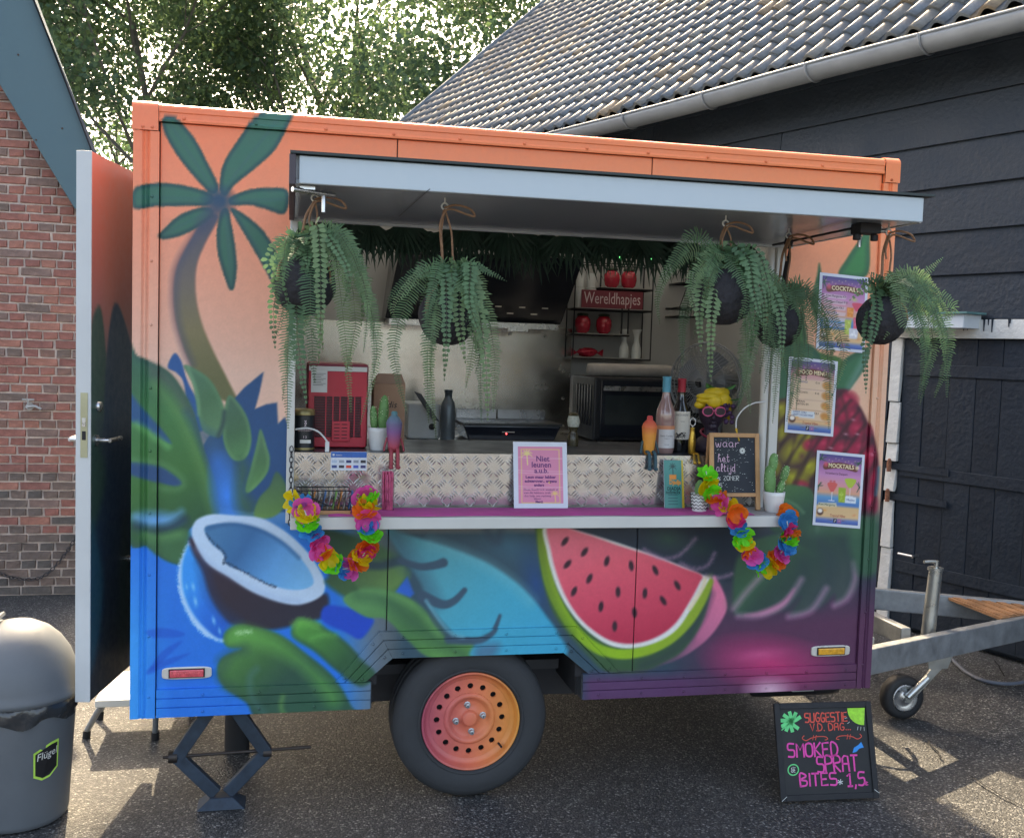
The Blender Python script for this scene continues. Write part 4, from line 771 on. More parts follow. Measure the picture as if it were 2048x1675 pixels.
for x0 in (.8175, 1.6035):
    q = MB(); q.box((x0, -.008, .378), (x0+.004, .5, .474)); q.build('skirt_end', M('alu_dark', (.05, .055, .06), .6, .3), trailer)
q = MB(); q.box((.819, .05, .376), (.83, .5, .56)); q.box((1.596, .05, .376), (1.607, .5, .56)); q.box((.83, .05, .56), (1.596, 1.0, .566)); q.build('wheel_box', dk, trailer)
strip('top_rail', (.08, 2.394), (2.742, 2.394), (.08, 2.452), (2.742, 2.452), [(0, .02), (0, -.012), (.12, -.013), (.24, -.010), (.5, -.010), (.55, -.013), (.8, -.013), (.92, -.009), (1, .0), (1.02, .06), (1.04, .2)])
# corner posts and caps
def post(x0, x1, ztop, left):
    n = 330; prof = []
    for k in range(13):
        u = k/12; prof.append((x0+(x1-x0)*u, -.012+(.006 if k in (5, 7) else 0)))
    prof = ([(x0+.0, .09), (x0, .0)] if left else [(x0, .004)])+prof+([(x1, .004)] if left else [(x1, .0), (x1, .09)])
    V = [(x, y, ZB+(ztop-ZB)*j/n) for j in range(n+1) for x, y in prof]; m = len(prof); q = MB()
    q.add(V, [(j*m+i, j*m+i+1, (j+1)*m+i+1, (j+1)*m+i) for j in range(n) for i in range(m-1)]); o = q.build('corner_post', paint, trailer); colour(o, mural_at)
post(0, .082, 2.360, True); post(2.740, 2.80, 2.360, False)
for x0, x1 in ((-.004, .079), (2.743, 2.806)):
    q = MB(); n = 14
    for i in range(n):
        for j in range(n):
            pass
    gx = np.linspace(x0, x1, n+1); gz = np.linspace(2.362, ZT-.004, n+1); V = []
    for j in range(n+1):
        for i in range(n+1):
            e = max(0, (gz[j]-(ZT-.024))/.02); V.append((gx[i], -.016+.02*e*e, gz[j]))
    q.add(V, [(j*(n+1)+i, j*(n+1)+i+1, (j+1)*(n+1)+i+1, (j+1)*(n+1)+i) for j in range(n) for i in range(n)], 0, True)
    q.add([(x0, -.016, 2.362), (x0, .1, 2.362), (x0, .1, ZT-.004), (x0, 0, ZT-.004)], [(0, 1, 2, 3)]); q.add([(x1, -.016, 2.362), (x1, .1, 2.362), (x1, .1, ZT-.004), (x1, 0, ZT-.004)], [(3, 2, 1, 0)]); q.add([(x0, -.016, 2.362), (x1, -.016, 2.362), (x1, .0, 2.362), (x0, 0, 2.362)], [(0, 3, 2, 1)])
    q.add([(x0, .004, ZT-.004), (x1, .004, ZT-.004), (x1, .1, ZT-.004), (x0, .1, ZT-.004)], [(0, 1, 2, 3)])
    o = q.build('corner_cap', paint, trailer); colour(o, mural_at)
# rivets
q = MB()
def rv(x, z, y): q.lathe([(.0058, 0), (.0052, .002), (.003, .0035), (.0005, .004)], (x, y, z), (0, -1, 0), 8)
for x in np.arange(.16, 2.7, .232): rv(x, 2.407, -.012)
for z in np.arange(.45, 2.35, .212): rv(.060, z, -.011); rv(2.762, z+.02, -.011)
for x in (.03, .06): rv(x, 2.372, -.016); rv(2.77, 2.372, -.016)
for x in list(np.arange(.24, .8, .19))+list(np.arange(1.67, 2.7, .17)): rv(x, .393, -.0125); rv(x, .452, -.0125)
for x in np.arange(.93, 1.52, .19): rv(x, .575, -.0125); rv(x, .635, -.0125)
for u in (.1, .85):
    for v in (.2, .8): rv(.80+.094*u-.11*v+.045*u*v, .4755+.0825*u+.0975*v*u, -.0125); rv(1.628-.099*u+.122*v-.06*u*v, .4755+.0825*u+.0975*v*u, -.0125)
o = q.build('rivets', paint, trailer, tagk='stuff'); colour(o, lambda P: mural_at(P)*.92)
# shell: roof, back, ends, floor, chassis
inner = M('inner_wall', C(168, 172, 174), .5, var=.05, vs=3, bump=.03, bs=20)
shell = M('shell_paint', C(214, 120, 84), .45, var=.05)
q = MB(); xs_ = np.linspace(.005, 2.795, 12); q.add([(x, y, 2.456) for x in xs_ for y in (.02, DW)], [(2*i, 2*i+2, 2*i+3, 2*i+1) for i in range(11)]); q.build('roof', M('translucent_roof', (.76, .78, .76), .5, var=.05, thin=.13), trailer)
q = MB(); [q.box((x, .04, 2.42), (x+.03, DW-.04, 2.452)) for x in (.5, 1.1, 1.7, 2.3)]; q.build('roof_bow', alu, trailer, tagk='stuff')
q = MB(); q.box((.005, DW-.035, .44), (2.795, DW, 2.44)); q.build('back_wall', inner, trailer)
q = MB(); q.box((2.762, .09, .44), (2.797, DW-.036, 2.44)); q.build('end_wall', inner, trailer)
q = MB(); q.box((.003, .80, .44), (.036, DW-.036, 2.44)); q.box((.003, .092, 2.28), (.036, .80, 2.44)); q.box((.003, .092, .44), (.036, .10, 2.28)); q.build('end_wall', inner, trailer)
q = MB(); q.box((.02, .30, .40), (2.78, DW-.01, .438)); q.build('floor', M('trailer_floor', (.08, .08, .085), .7), trailer)
chz = M('galvanised', C(150, 154, 156), .5, .55, var=.22, vs=14, bump=.06, bs=40)
q = MB(); q.box((.05, .34, .28), (2.74, .40, .40)); q.box((.05, 1.6, .28), (2.74, 1.66, .40)); q.box((.25, .34, .30), (.31, 1.66, .40)); q.box((2.3, .34, .30), (2.36, 1.66, .40)); q.build('chassis', M('chassis_dark', (.05, .05, .055), .7, .2), trailer)
q = MB(); q.cyl((1.196, .22, .294), (1.196, 1.8, .294), .04); q.build('axle', MATS['chassis_dark'], trailer)
# ---- wheel
WC = Vector((1.196, 0, .294)); wheel = MB()
tyre_p = [(.185, .045), (.19, .035), (.205, .028), (.235, .024), (.265, .03), (.283, .044), (.291, .06), (.294, .085), (.287, .089), (.287, .096), (.294, .10), (.2945, .128), (.287, .132), (.287, .139), (.2945, .143), (.294, .17), (.286, .20), (.25, .215), (.19, .205)]
wheel.lathe([(r, -y) for r, y in tyre_p], WC, (0, -1, 0), 56, caps=False)
wh = wheel.build('wheel', M('tyre', C(52, 54, 56), .75, var=.15, vs=30, bump=.1, bs=60), trailer)
q = MB(); q.lathe([(.2, -.03), (.196, -.0255), (.192, -.03)], WC, (0, -1, 0), 48, caps=False); q.lathe([(.262, -.031), (.26, -.0275), (.257, -.030)], WC, (0, -1, 0), 48, caps=False); q.build('tyre_ring', MATS['tyre'], wh)
rim = M('rim_paint', rough=.42, attr='Col', var=.1, vs=12, spec=.5)
q = MB(); q.lathe([(.186, -.040), (.184, -.034), (.180, -.034), (.176, -.040), (.171, -.058), (.168, -.066), (.160, -.069), (.152, -.072)], WC, (0, -1, 0), 64, caps=False)
q.lathe([(.098, -.070), (.093, -.064), (.086, -.062), (.079, -.066), (.072, -.076), (.066, -.080), (.034, -.078), (.029, -.072), (.027, -.062), (.022, -.060), (.0, -.060)], WC, (0, -1, 0), 48, caps=False)
NH = 16
for k in range(NH):            # disc with real vent holes
    a0 = 2*math.pi*k/NH; da = math.pi/NH; rm = .124; rh = .0115; out = []; inn = []
    for j in range(16):
        t = 2*math.pi*j/16; ux, uy = math.cos(t), math.sin(t); s_ = 1/max(abs(ux), abs(uy)); out.append((ux*s_, uy*s_)); inn.append((ux, uy))
    def P(r, a, y=-.071): return WC+Vector((math.cos(a)*r, 0, math.sin(a)*r))+Vector((0, -y, 0))
    Vo = [P(.125+.027*u, a0+da*v) for u, v in out]; Vi = [P(rm+rh*u, a0+v*rh/rm) for u, v in inn]; Vd = [P(rm+rh*.92*u, a0+v*.92*rh/rm, -.079) for u, v in inn]
    Vt = Vo+Vi+Vd; q.add(Vt, [(j, 16+j, 16+(j+1) % 16, (j+1) % 16) for j in range(16)]+[(16+j, 32+j, 32+(j+1) % 16, 16+(j+1) % 16) for j in range(16)], 0, False)
def rimc(P):
    t = np.clip((P[:, 0]-WC.x)/.18*.5+.5, 0, 1)[:, None]; z = np.clip((P[:, 2]-WC.z)/.18*.5+.5, 0, 1)[:, None]
    c = np.where(t < .5, np.array((182, 86, 104))*(1-2*t)+np.array((222, 118, 90))*2*t, np.array((222, 118, 90))*(2-2*t)+np.array((220, 146, 68))*(2*t-1)); return c*(.97+.06*z)
o = q.build('rim', rim, wh); colour(o, rimc)
q = MB(); q.lathe([(.15, -.10), (.0, -.10)], WC, (0, -1, 0), 32, caps=False); q.build('brake_drum', dk, wh)
for k in range(4):
    a = math.radians(100+90*k); q = MB(); c = WC+Vector((math.cos(a)*.052, .080, math.sin(a)*.052)); q.lathe([(.0125, 0), (.0125, .004), (.009, .005), (.009, .02), (.004, .021), (.004, .010)], c, (0, -1, 0), 8, sm=False); q.build('wheel_nut', alu, wh)
q = MB(); c = WC+Vector((.112, .066, -.098)); q.cyl(c, c+Vector((.006, -.03, -.004)), .004, n=8); q.build('valve', black_r, wh)
# ---- side markers
def marker(px, py, col, name):
    p = WY(px, py, -.001); mk = MB()
    poly = [(p.x+.083*math.copysign(abs(math.cos(t))**.5, math.cos(t)), p.z+.021*math.copysign(abs(math.sin(t))**.35, math.sin(t))) for t in np.linspace(0, 2*math.pi, 28, endpoint=False)]
    mk.prism(poly, -.008, .001); o = mk.build('marker_lamp', M('marker_chrome', C(206, 204, 196), .3, .3, var=.1), trailer, bevel=.002)
    q = MB(); q.box((p.x-.056, -.016, p.z-.0125), (p.x+.056, -.0085, p.z+.0125)); ln = q.build('lens', M('lens_'+name, col, .15, var=.25, vs=90, spec=.8), o, bevel=.003)
    q = MB()
    for i in range(14): q.add([(p.x-.054+i*.0077, -.0162, p.z-.011), (p.x-.050+i*.0077, -.0172, p.z), (p.x-.054+i*.0077, -.0162, p.z+.011), (p.x-.0465+i*.0077, -.0162, p.z)], [(0, 1, 2), (0, 3, 1), (1, 3, 2)])
    q.build('lens_ribs', MATS['lens_'+name], o, tagk='stuff')
    q = MB(); q.box((p.x-.06, -.0115, p.z-.0155), (p.x+.06, -.0082, p.z+.0155)); q.build('lens_seat', dk, o)
marker(374, 1344, C(214, 82, 92), 'red'); marker(1660, 1300, C(222, 160, 50), 'amber')
# ---- hatch opening frame
q = MB(); q.box((OX0-.012, -.014, OZ0-.04), (OX0+.014, .03, OZ1)); q.build('hatch_frame', white_al, trailer, bevel=.003)
q = MB(); q.box((OX1-.006, -.012, OZ0), (OX1+.030, .03, OZ1)); q.build('hatch_frame', white_al, trailer, bevel=.003)
q = MB(); q.cyl((OX1-.03, -.004, OZ0+.01), (OX1-.03, -.004, OZ1-.07), .016, n=14); q.build('hatch_post', white_al, trailer)
# ---- awning flap, propped open
AY, AZ0, AZ1 = -.842, 2.097, 2.176; AX0, AX1 = .512, 2.372
aw = MB(); aw.box((AX0+.006, AY+.018, AZ0+.016), (AX1-.004, -.02, AZ1-.004)); awn = aw.build('awning_flap', M('awning_core', C(168, 172, 176), .4), trailer)
q = MB(); q.box((AX0+.02, AY, AZ0), (AX1, AY+.017, AZ1-.006)); q.build('front_trim', M('trim_blue_white', C(170, 182, 188), .35, .1, var=.05, vs=3), awn, bevel=.003)
q = MB(); q.box((AX0+.012, AY+.019, AZ0+.002), (AX1-.004, -.02, AZ0+.015)); q.build('underside', M('underside_gloss', C(136, 144, 152), .22, .1, var=0), awn)
q = MB(); q.box((AX0-.004, AY-.012, AZ1-.003), (AX1+.03, -.004, AZ1+.004)); q.build('top_sheet', M('green_black_seal', C(40, 52, 52), .5), awn)
q = MB(); q.box((AX0-.006, AY-.008, AZ0-.004), (AX0+.011, -.016, AZ1-.004)); q.build('side_seal', M('brown_seal', C(70, 64, 70), .6), awn, bevel=.002)
q = MB(); q.box((AX1-.003, AY+.018, AZ0), (AX1+.006, -.016, AZ1-.004)); q.build('side_seal', white_al, awn)
q = MB(); q.box((AX0+.01, -.018, AZ0-.006), (AX1, -.006, AZ0+.02)); q.build('hinge', alu, awn)
a_ = WZ(1157, 380, AZ0); q = MB(); u0 = WZ(860, 377, AZ0); u1 = WZ(798, 432, AZ0); ribbon(q, [u0+Vector((0, 0, -.001)), u1+Vector((0, 0, -.001))], .003, Vector((0, 0, 1))); q.build('underside_seam', dk, awn)
# latches, struts
st = M('bright_steel', (.55, .56, .57), .28, 1, var=.1, vs=30)
for (bx, by), (ex_, ey_) in (((585, 378), (668, 391)), ((1775, 462), (1700, 462))):
    p = WZ(bx, by, AZ0-.014); e = WZ(ex_, ey_, AZ0-.014); q = MB(); q.cyl(p, e, .007, n=10); d = (e-p).normalized(); m_ = p+(e-p)*.75
    q.tube([m_, m_+Vector((0, -.004, -.02)), m_+Vector((0, -.004, -.05))], .006, 8); q.box((p+(e-p)*.35-Vector((.02, .012, -.004))), (p+(e-p)*.35+Vector((.02, .012, .014)))); q.build('latch_bolt', st, awn)
p = WZ(1732, 455, AZ0-.01); q = MB(); q.box((p.x-.035, p.y-.03, AZ0-.03), (p.x+.035, p.y+.03, AZ0+.001)); q.cyl((p.x-.03, p.y, AZ0-.03), (p.x-.03, p.y, AZ0-.05), .012, n=10); q.cyl((p.x+.03, p.y, AZ0-.03), (p.x+.03, p.y, AZ0-.05), .012, n=10); q.build('latch_mount', black_r, awn, bevel=.003)
q = MB(); A_ = WY(1560, 604, -.02); Ce = WZ(1584, 474, AZ0); q.cyl(A_, A_+(Ce-A_)*.7, .009, n=10); q.cyl(A_+(Ce-A_)*.68, Ce, .0045, n=8); q.ball(A_, .013, 10, 6); q.build('gas_strut', black_r, trailer)
q = MB(); q.cyl(WZ(1546, 490, AZ0-.012), WZ(1702, 457, AZ0-.012), .004, n=8); q.ball(WZ(1577, 485, AZ0-.012), .016, 10, 6, sq=(1, 1, 1.4)); q.build('latch_rod', black_r, awn)
# ---- fold-down shelf
SY, SZ0, SZ1 = -.211, 1.061, 1.101; SX0, SX1 = .526, 2.33
q = MB(); q.box((SX0, SY, SZ0), (SX1, -.0145, SZ1)); shf = q.build('serving_shelf', white_al, trailer, bevel=.003)
q = MB(); q.box((SX0+.02, SY+.006, SZ1+.0005), (SX1-.004, -.016, SZ1+.003)); q.build('shelf_top', M('shelf_grey', C(150, 150, 150), .45, var=.1), shf)
lm2 = bpy.data.meshes.get('chain_link'); 
cc = [Vector((OX0-.002, -.022, OZ0+.23)), Vector((OX0-.006, -.10, OZ0+.10)), Vector((OX0-.002, -.19, OZ0+.01))]
S_ = spl([tuple(WY(583, 893, -.024)), tuple(WY(582, 960, -.06)), tuple(WY(580, 1052, -.10))], False, 40); acc = [S_[0]]
for p in S_[1:]:
    if np.linalg.norm(p-acc[-1]) > .0165: acc.append(p)
me_s = bpy.data.meshes.new('chain_link'); qq = MB(); qq.tube([(math.cos(2*math.pi*k/10)*.0115, math.sin(2*math.pi*k/10)*.0062, 0) for k in range(10)], .0019, 5, closed=True); me_s.from_pydata(qq.v, [], qq.f); me_s.materials.append(iron)
lay_chain(acc, trailer, me_s)
# ---- counter with tread plate
CZ = 1.296
q = MB(); q.box((OX0+.015, .02, CZ-.022), (OX1-.045, .56, CZ)); cnt = q.build('counter', M('counter_top', C(58, 64, 72), .35, .4, var=.12), trailer, bevel=.003)
tread = M('tread_plate', (.62, .61, .59), .2, .95, var=.14, vs=6, bump=.05, bs=25)
q = MB(); q.box((OX0+.015, .012, OZ0+.002), (OX1-.045, .019, CZ-.0005)); q.build('tread_plate', tread, cnt)
q = MB(); p = .042; nx_ = int((OX1-OX0-.06)/p); nz_ = int((CZ-OZ0)/p)
for j in range(-1, nz_+2):
    for i in range(nx_+1):
        cx = OX0+.033+i*p; cz = OZ0+.012+j*p; s_ = 1 if (i+j) % 2 else -1
        for b_ in range(4):
            o_ = (b_-1.5)*.0096; dx, dz = .7071*s_, .7071; px_, pz_ = -dz*o_*s_, dx*o_*s_
            c = (cx-.7071*s_*0+o_*.7071, cz-o_*.7071*s_); l = .0205
            if not (OZ0+.004+l*.6 < c[1] < CZ-.002-l*.6): continue
            a_ = (c[0]-dx*l*.8, c[1]-dz*l*.8); e_ = (c[0]+dx*l*.8, c[1]+dz*l*.8); nx, nz = -dz*.0031, dx*.0031
            q.add([(a_[0], .012, a_[1]), (c[0]+nx, .012, c[1]+nz), (e_[0], .012, e_[1]), (c[0]-nx, .012, c[1]-nz), (c[0]-dx*l*.45, .0074, c[1]-dz*l*.45), (c[0]+dx*l*.45, .0074, c[1]+dz*l*.45)],
                  [(0, 4, 1), (4, 5, 1), (1, 5, 2), (0, 3, 4), (3, 5, 4), (3, 2, 5)], 0, False)
q.build('tread_bars', tread, cnt, tagk='stuff')
# ---- door, swung open beyond the corner
DH = Vector((-.004, .79, 0)); DN = Vector((-.142, .05, 0)); dd = (DN-DH).normalized(); dn = Vector((dd.y, -dd.x, 0)); dn = dn if dn.x < 0 else -dn
DZ0, DZ1 = .42, 2.292
def DP(u, o_, z): return DH+dd*u+dn*o_+Vector((0, 0, z))
DL = (DN-DH).length
q = MB(); q.hexa([DP(0, .003, DZ0), DP(DL-.004, .003, DZ0), DP(DL-.004, .042, DZ0), DP(0, .042, DZ0), DP(0, .003, DZ1), DP(DL-.004, .003, DZ1), DP(DL-.004, .042, DZ1), DP(0, .042, DZ1)]); door = q.build('door', white_al, trailer)
dcv = Canvas(0, 0, 75, 190, .6, (150, 112, 118)); yy = dcv.Y/190; xx = dcv.X/75
dcv.a = np.where((yy < .36)[..., None], np.array((226, 112, 88))*(1-yy[..., None]/.36)+np.array((156, 118, 122))*yy[..., None]/.36, np.array((156, 118, 122)))
dcv._mix((slice(None), slice(None)), np.clip((yy-.12)/.3, 0, 1)*np.clip((.75-xx)/.5, 0, 1)*.6, (96, 80, 104))
for P, c in (((( 75, 62), (66, 52), (60, 70), (55, 100), (75, 100)), (66, 96, 90)), (((58, 62), (50, 50), (34, 66), (20, 90), (10, 130), (60, 130), (62, 90)), (46, 74, 100)), (((30, 70), (18, 60), (4, 80), (0, 120), (30, 120)), (52, 78, 102))): dcv.poly(P, c, 1.2)
dcv._mix((slice(None), slice(None)), np.clip((dcv.Y-88)/14, 0, 1), (40, 62, 84)); dcv._mix((slice(None), slice(None)), np.clip((dcv.Y-120)/60, 0, 1), (36, 50, 60))
dcv.poly(((75, 92), (66, 100), (60, 112), (66, 124), (75, 128)), (60, 92, 74), 4, .7); dcv.poly(((75, 128), (68, 134), (62, 150), (66, 170), (75, 178)), (44, 92, 104), 3, .8); dcv.poly(((40, 130), (34, 150), (36, 175), (44, 185), (46, 150)), (52, 72, 56), 5, .5)
nu, nz = 60, 150; V = [DP(DL*i/nu, 0, DZ0+(DZ1-DZ0)*j/nz) for j in range(nz+1) for i in range(nu+1)]; q = MB(); q.add(V, [(j*(nu+1)+i, j*(nu+1)+i+1, (j+1)*(nu+1)+i+1, (j+1)*(nu+1)+i) for j in range(nz) for i in range(nu)])
o = q.build('door_skin', paint, door)
uv = np.array([[i/nu*75, (1-j/nz)*190] for j in range(nz+1) for i in range(nu+1)]); colour(o, lambda P: dcv.at(uv))
q = MB(); q.hexa([DP(DL-.003, -.004, DZ0), DP(DL+.003, -.004, DZ0), DP(DL+.003, .047, DZ0), DP(DL-.003, .047, DZ0), DP(DL-.003, -.004, DZ1), DP(DL+.003, -.004, DZ1), DP(DL+.003, .047, DZ1), DP(DL-.003, .047, DZ1)]); q.build('door_edge', M('door_edge_white', C(190, 194, 194), .4, var=.04), door, bevel=.002)
zl = WY(168, 850, .05).z
q = MB(); q.hexa([DP(DL+.0035, .006, zl-.11), DP(DL+.0055, .006, zl-.11), DP(DL+.0055, .030, zl-.11), DP(DL+.0035, .030, zl-.11), DP(DL+.0035, .006, zl+.11), DP(DL+.0055, .006, zl+.11), DP(DL+.0055, .030, zl+.11), DP(DL+.0035, .030, zl+.11)]); lk = q.build('lock_plate', M('brass_dull', C(170, 168, 140), .4, .7, var=.15), door)
for z0, z1 in ((zl-.005, zl+.025), (zl-.05, zl-.02)):
    q = MB(); q.hexa([DP(DL+.0056, .012, z0), DP(DL+.0075, .012, z0), DP(DL+.0075, .024, z0), DP(DL+.0056, .024, z0), DP(DL+.0056, .012, z1), DP(DL+.0075, .012, z1), DP(DL+.0075, .024, z1), DP(DL+.0056, .024, z1)]); q.build('bolt_hole', dk if z1 < zl else st, lk)
for s_ in (-1, 1):
    b0 = DP(DL-.055, .02, zl-.055); o_ = dn*(s_*-1); base = DP(DL-.055, 0 if s_ > 0 else .042, zl-.055); q = MB(); q.lathe([(.02, 0), (.02, .006)], base, o_*1.0, 14); q.cyl(base, base+o_*.045, .008, n=10); q.tube([base+o_*.045, base+o_*.05-dd*.03, base+o_*.05-dd*.10], .0085, 8); q.build('door_handle', st, door)
q = MB(); c = DP(DL-.07, 0, zl+.06); q.lathe([(.018, 0), (.018, .012), (.012, .014)], c, -dn, 12); q.build('door_lock', st, door)
q = MB(); a_ = DP(.35, -.002, WY(215, 1122, .4).z); q.cyl(a_, Vector((-.002, .30, a_.z)), .003, n=6); q.cyl(a_+dn*.004, a_-dn*.012, .012, n=10); q.build('door_stay', st, door)
for z in (.6, 1.35, 2.1):
    q = MB(); q.cyl((-.012, .79, z-.05), (-.012, .79, z+.05), .009, n=10); q.box((-.012, .788, z-.04), (.004, .83, z+.04)); q.build('hinge', alu, door)
# ---- corner steady (scissor jack)
jk = M('jack_blue', C(46, 58, 70), .6, .2, var=.35, vs=18, bump=.1, bs=40)
jx, jy = .30, .12; jt, jm, jb = .375, .185, .022; hw = .155
q = MB()
def bar(a, b, wd=.046, th=.034):
    a = Vector(a); b = Vector(b); d = (b-a).normalized(); n_ = Vector((d.z, 0, -d.x))*wd/2; y = Vector((0, th/2, 0)); q.hexa([a-n_-y, a+n_-y, a+n_+y, a-n_+y, b-n_-y, b+n_-y, b+n_+y, b-n_+y])
bar((jx-.03, jy, jt), (jx-hw, jy, jm)); bar((jx+.03, jy, jt), (jx+hw, jy, jm)); bar((jx-hw, jy+.001, jm), (jx-.02, jy+.001, jb+.02)); bar((jx+hw, jy+.001, jm), (jx+.02, jy+.001, jb+.02))
q.build('jack_arms', jk, trailer, bevel=.004)
q = MB(); q.hexa([(jx-.085, jy-.055, 0), (jx+.085, jy-.055, 0), (jx+.085, jy+.055, 0), (jx-.085, jy+.055, 0), (jx-.04, jy-.03, .035), (jx+.04, jy-.03, .035), (jx+.04, jy+.03, .035), (jx-.04, jy+.03, .035)]); q.build('jack_foot', jk, trailer, bevel=.003)
q = MB(); q.box((jx-.05, jy-.035, jt-.015), (jx+.05, jy+.035, .40)); q.build('jack_head', jk, trailer, bevel=.003)
q = MB(); q.cyl((jx-hw-.05, jy-.003, jm), (jx+hw+.16, jy-.003, jm+.012), .0065, n=8); q.lathe([(.022, 0), (.022, .03)], (jx-hw-.03, jy-.003, jm), (1, 0, 0), 10); q.lathe([(.018, 0), (.018, .03)], (jx+hw-.01, jy-.003, jm), (1, 0, 0), 10); q.build('jack_screw', M('screw_dark', (.06, .05, .045), .5, .7, var=.3), trailer)
q = MB(); q.cyl((jx+.03, jy+.5, .0), (jx+.03, jy+.5, .4), .05, n=14); q.build('steady_leg', black_r, trailer)
q = MB(); q.lathe([(.05, 0), (.05, .03)], (WY(378, 1437, .3).x, .3, .345), (0, 0, 1), 16); q.build('floor_cap', M('cream_plastic', C(190, 184, 150), .5), trailer)
# ---- drawbar, jockey wheel
AXS = [(2.86, .50, .393), (4.35, .93, .345)]
def beam(A, Bv, hgt, wd, name, mat):
    A = Vector(A); Bv = Vector(Bv); d = (Bv-A).normalized(); sd_ = Vector((-d.y, d.x, 0)).normalized()*wd/2; up = Vector((0, 0, hgt/2)); q = MB()
    q.hexa([A-sd_-up, A+sd_-up, Bv+sd_-up, Bv-sd_-up, A-sd_+up, A+sd_+up, Bv+sd_+up, Bv-sd_+up]); return q.build(name, mat, trailer, bevel=.006)
r0 = WY(1740, 1342, .22); r1 = WY(2048, 1283, .80)
n0 = Vector((2.72, .20, .385)); n1 = Vector((4.45, .96, .345))
beam(n0, n1, .115, .05, 'drawbar', chz)
beam((2.72, 1.80, .40), (4.45, 1.04, .36), .115, .05, 'drawbar', chz)
beam((3.05, .42, .40), (3.05, 1.60, .40), .10, .06, 'cross_member', chz); beam((3.32, .55, .41), (3.32, 1.45, .41), .08, .05, 'cross_member', chz)
q = MB(); q.hexa([(4.0, .78, .405), (4.5, .98, .385), (4.5, 1.04, .385), (4.0, 1.22, .405), (4.0, .78, .419), (4.5, .98, .399), (4.5, 1.04, .399), (4.0, 1.22, .419)]); q.build('drawbar_deck', M('rusty_plate', C(150, 112, 80), .8, .1, var=.4, vs=8, bump=.5, bs=60), trailer)
for i in range(6):
    a = i/6; q = MB(); x = 4.02+a*.4; y0 = .72+(x-3.8)*.38; y1 = 1.29-(x-3.8)*.36; q.box((x, y0, .418-(x-3.8)*.036), (x+.035, y1, .431-(x-3.8)*.036)); q.build('deck_rib', MATS['rusty_plate'], trailer)
jw = WZ(1775, 1408, 0); jx_, jy_ = 3.30, .62
q = MB(); q.cyl((3.52, .68, .33), (3.545, .68, .70), .033, .031, n=20); q.cyl((3.545, .68, .70), (3.547, .68, .735), .011, n=10); q.tube([(3.547, .68, .73), (3.52, .68, .732), (3.48, .68, .73)], .008, 8); q.lathe([(.036, 0), (.036, .012)], (3.542, .68, .69), (.06, 0, 1), 18); q.build('jockey_tube', M('zinc_bright', (.52, .53, .50), .32, .85, var=.12, vs=12), trailer)
WJ = Vector((3.36, .62, .105)); q = MB(); q.lathe([(.055, -.03), (.085, -.036), (.100, -.026), (.105, -.01), (.105, .012), (.100, .028), (.085, .038), (.055, .03)], WJ, (0, -1, 0), 32, caps=False); jw_ = q.build('jockey_wheel', M('black_rubber2', (.02, .021, .023), .6, var=.2), trailer)
q = MB(); q.lathe([(.062, .030), (.066, .034), (.06, .036), (.045, .026), (.025, .030), (.012, .036), (.0, .037)], WJ, (0, -1, 0), 24, caps=False); q.build('wheel_rim', st, jw_)
q = MB(); q.cyl(WJ+Vector((0, -.055, 0)), WJ+Vector((0, .05, 0)), .009, n=10); q.hexa([WJ+Vector(v) for v in ((-.012, -.052, -.014), (.016, -.052, -.014), (.016, -.044, -.014), (-.012, -.044, -.014), (.13, -.052, .16), (.19, -.052, .16), (.19, -.044, .16), (.13, -.044, .16))]); q.cyl(WJ+Vector((.0, -.05, .01)), WJ+Vector((.10, -.05, .10)), .016, n=10); q.build('jockey_fork', MATS['zinc_bright'], trailer)
q = MB(); q.hexa([(3.46, .565, .245), (3.56, .565, .245), (3.56, .573, .245), (3.46, .573, .245), (3.44, .565, .35), (3.60, .565, .35), (3.60, .573, .35), (3.44, .573, .35)]); q.build('jockey_plate', MATS['zinc_bright'], trailer, bevel=.003)
q = MB(); q.tube(spl([(2.80, .75, .46), (2.86, .72, .50), (2.95, .70, .56), (3.02, .70, .57), (3.10, .74, .52), (3.14, .8, .46)], False, 6), .010, 8); q.build('brake_cable', M('cable_grey', C(120, 126, 132), .6), trailer)
# ---- black tube and bracket below the floor
p0 = WY(1500, 1398, .16); p1 = WY(1706, 1392, .16); q = MB(); q.lathe([(.012, 0), (.034, .012), (.038, .04), (.038, .36), (.034, .39), (.012, .40)], (2.36, .16, .335), (1, 0, 0), 18); q.build('storage_tube', M('tube_black', (.02, .021, .024), .35, var=.1), trailer)
q = MB(); q.box((2.53, .115, .33), (2.545, .125, .38)); q.box((2.61, .115, .33), (2.625, .125, .38)); q.box((2.53, .113, .328), (2.625, .121, .338)); q.build('tube_bracket', white_al, trailer)
# ================================================================== inside the trailer
steel = M('stainless', (.60, .585, .55), .22, 1, var=.08, vs=3, bump=.12, bs=2.2)
blackm = M('black_metal', (.022, .024, .03), .4, .3, var=.15)
gblack = M('gloss_black', (.016, .02, .03), .12, var=.1, spec=.7)
BY = DW-.036
q = MB(); q.box((.40, BY-.006, 1.0), (WY(1140, 760, BY).x, BY-.0005, WY(1140, 657, BY).z)); spl_ = q.build('splash_panel', steel, trailer)
q = MB()
for px, py in ((1128, 742), (1126, 796), (1126, 852), (1020, 668), (1090, 672)): p = WY(px, py, BY-.01); q.lathe([(.009, 0), (.009, .006), (.004, .01)], (p.x, BY-.006, p.z), (0, -1, 0), 8)
q.build('panel_screws', st, trailer, tagk='stuff')
WTZ = WY(960, 884, 1.12).z
q = MB(); q.box((.04, 1.12, WTZ-.04), (2.755, BY-.007, WTZ)); q.build('rear_worktop', M('worktop_steel', (.45, .46, .47), .3, .9, var=.1), trailer, bevel=.004)
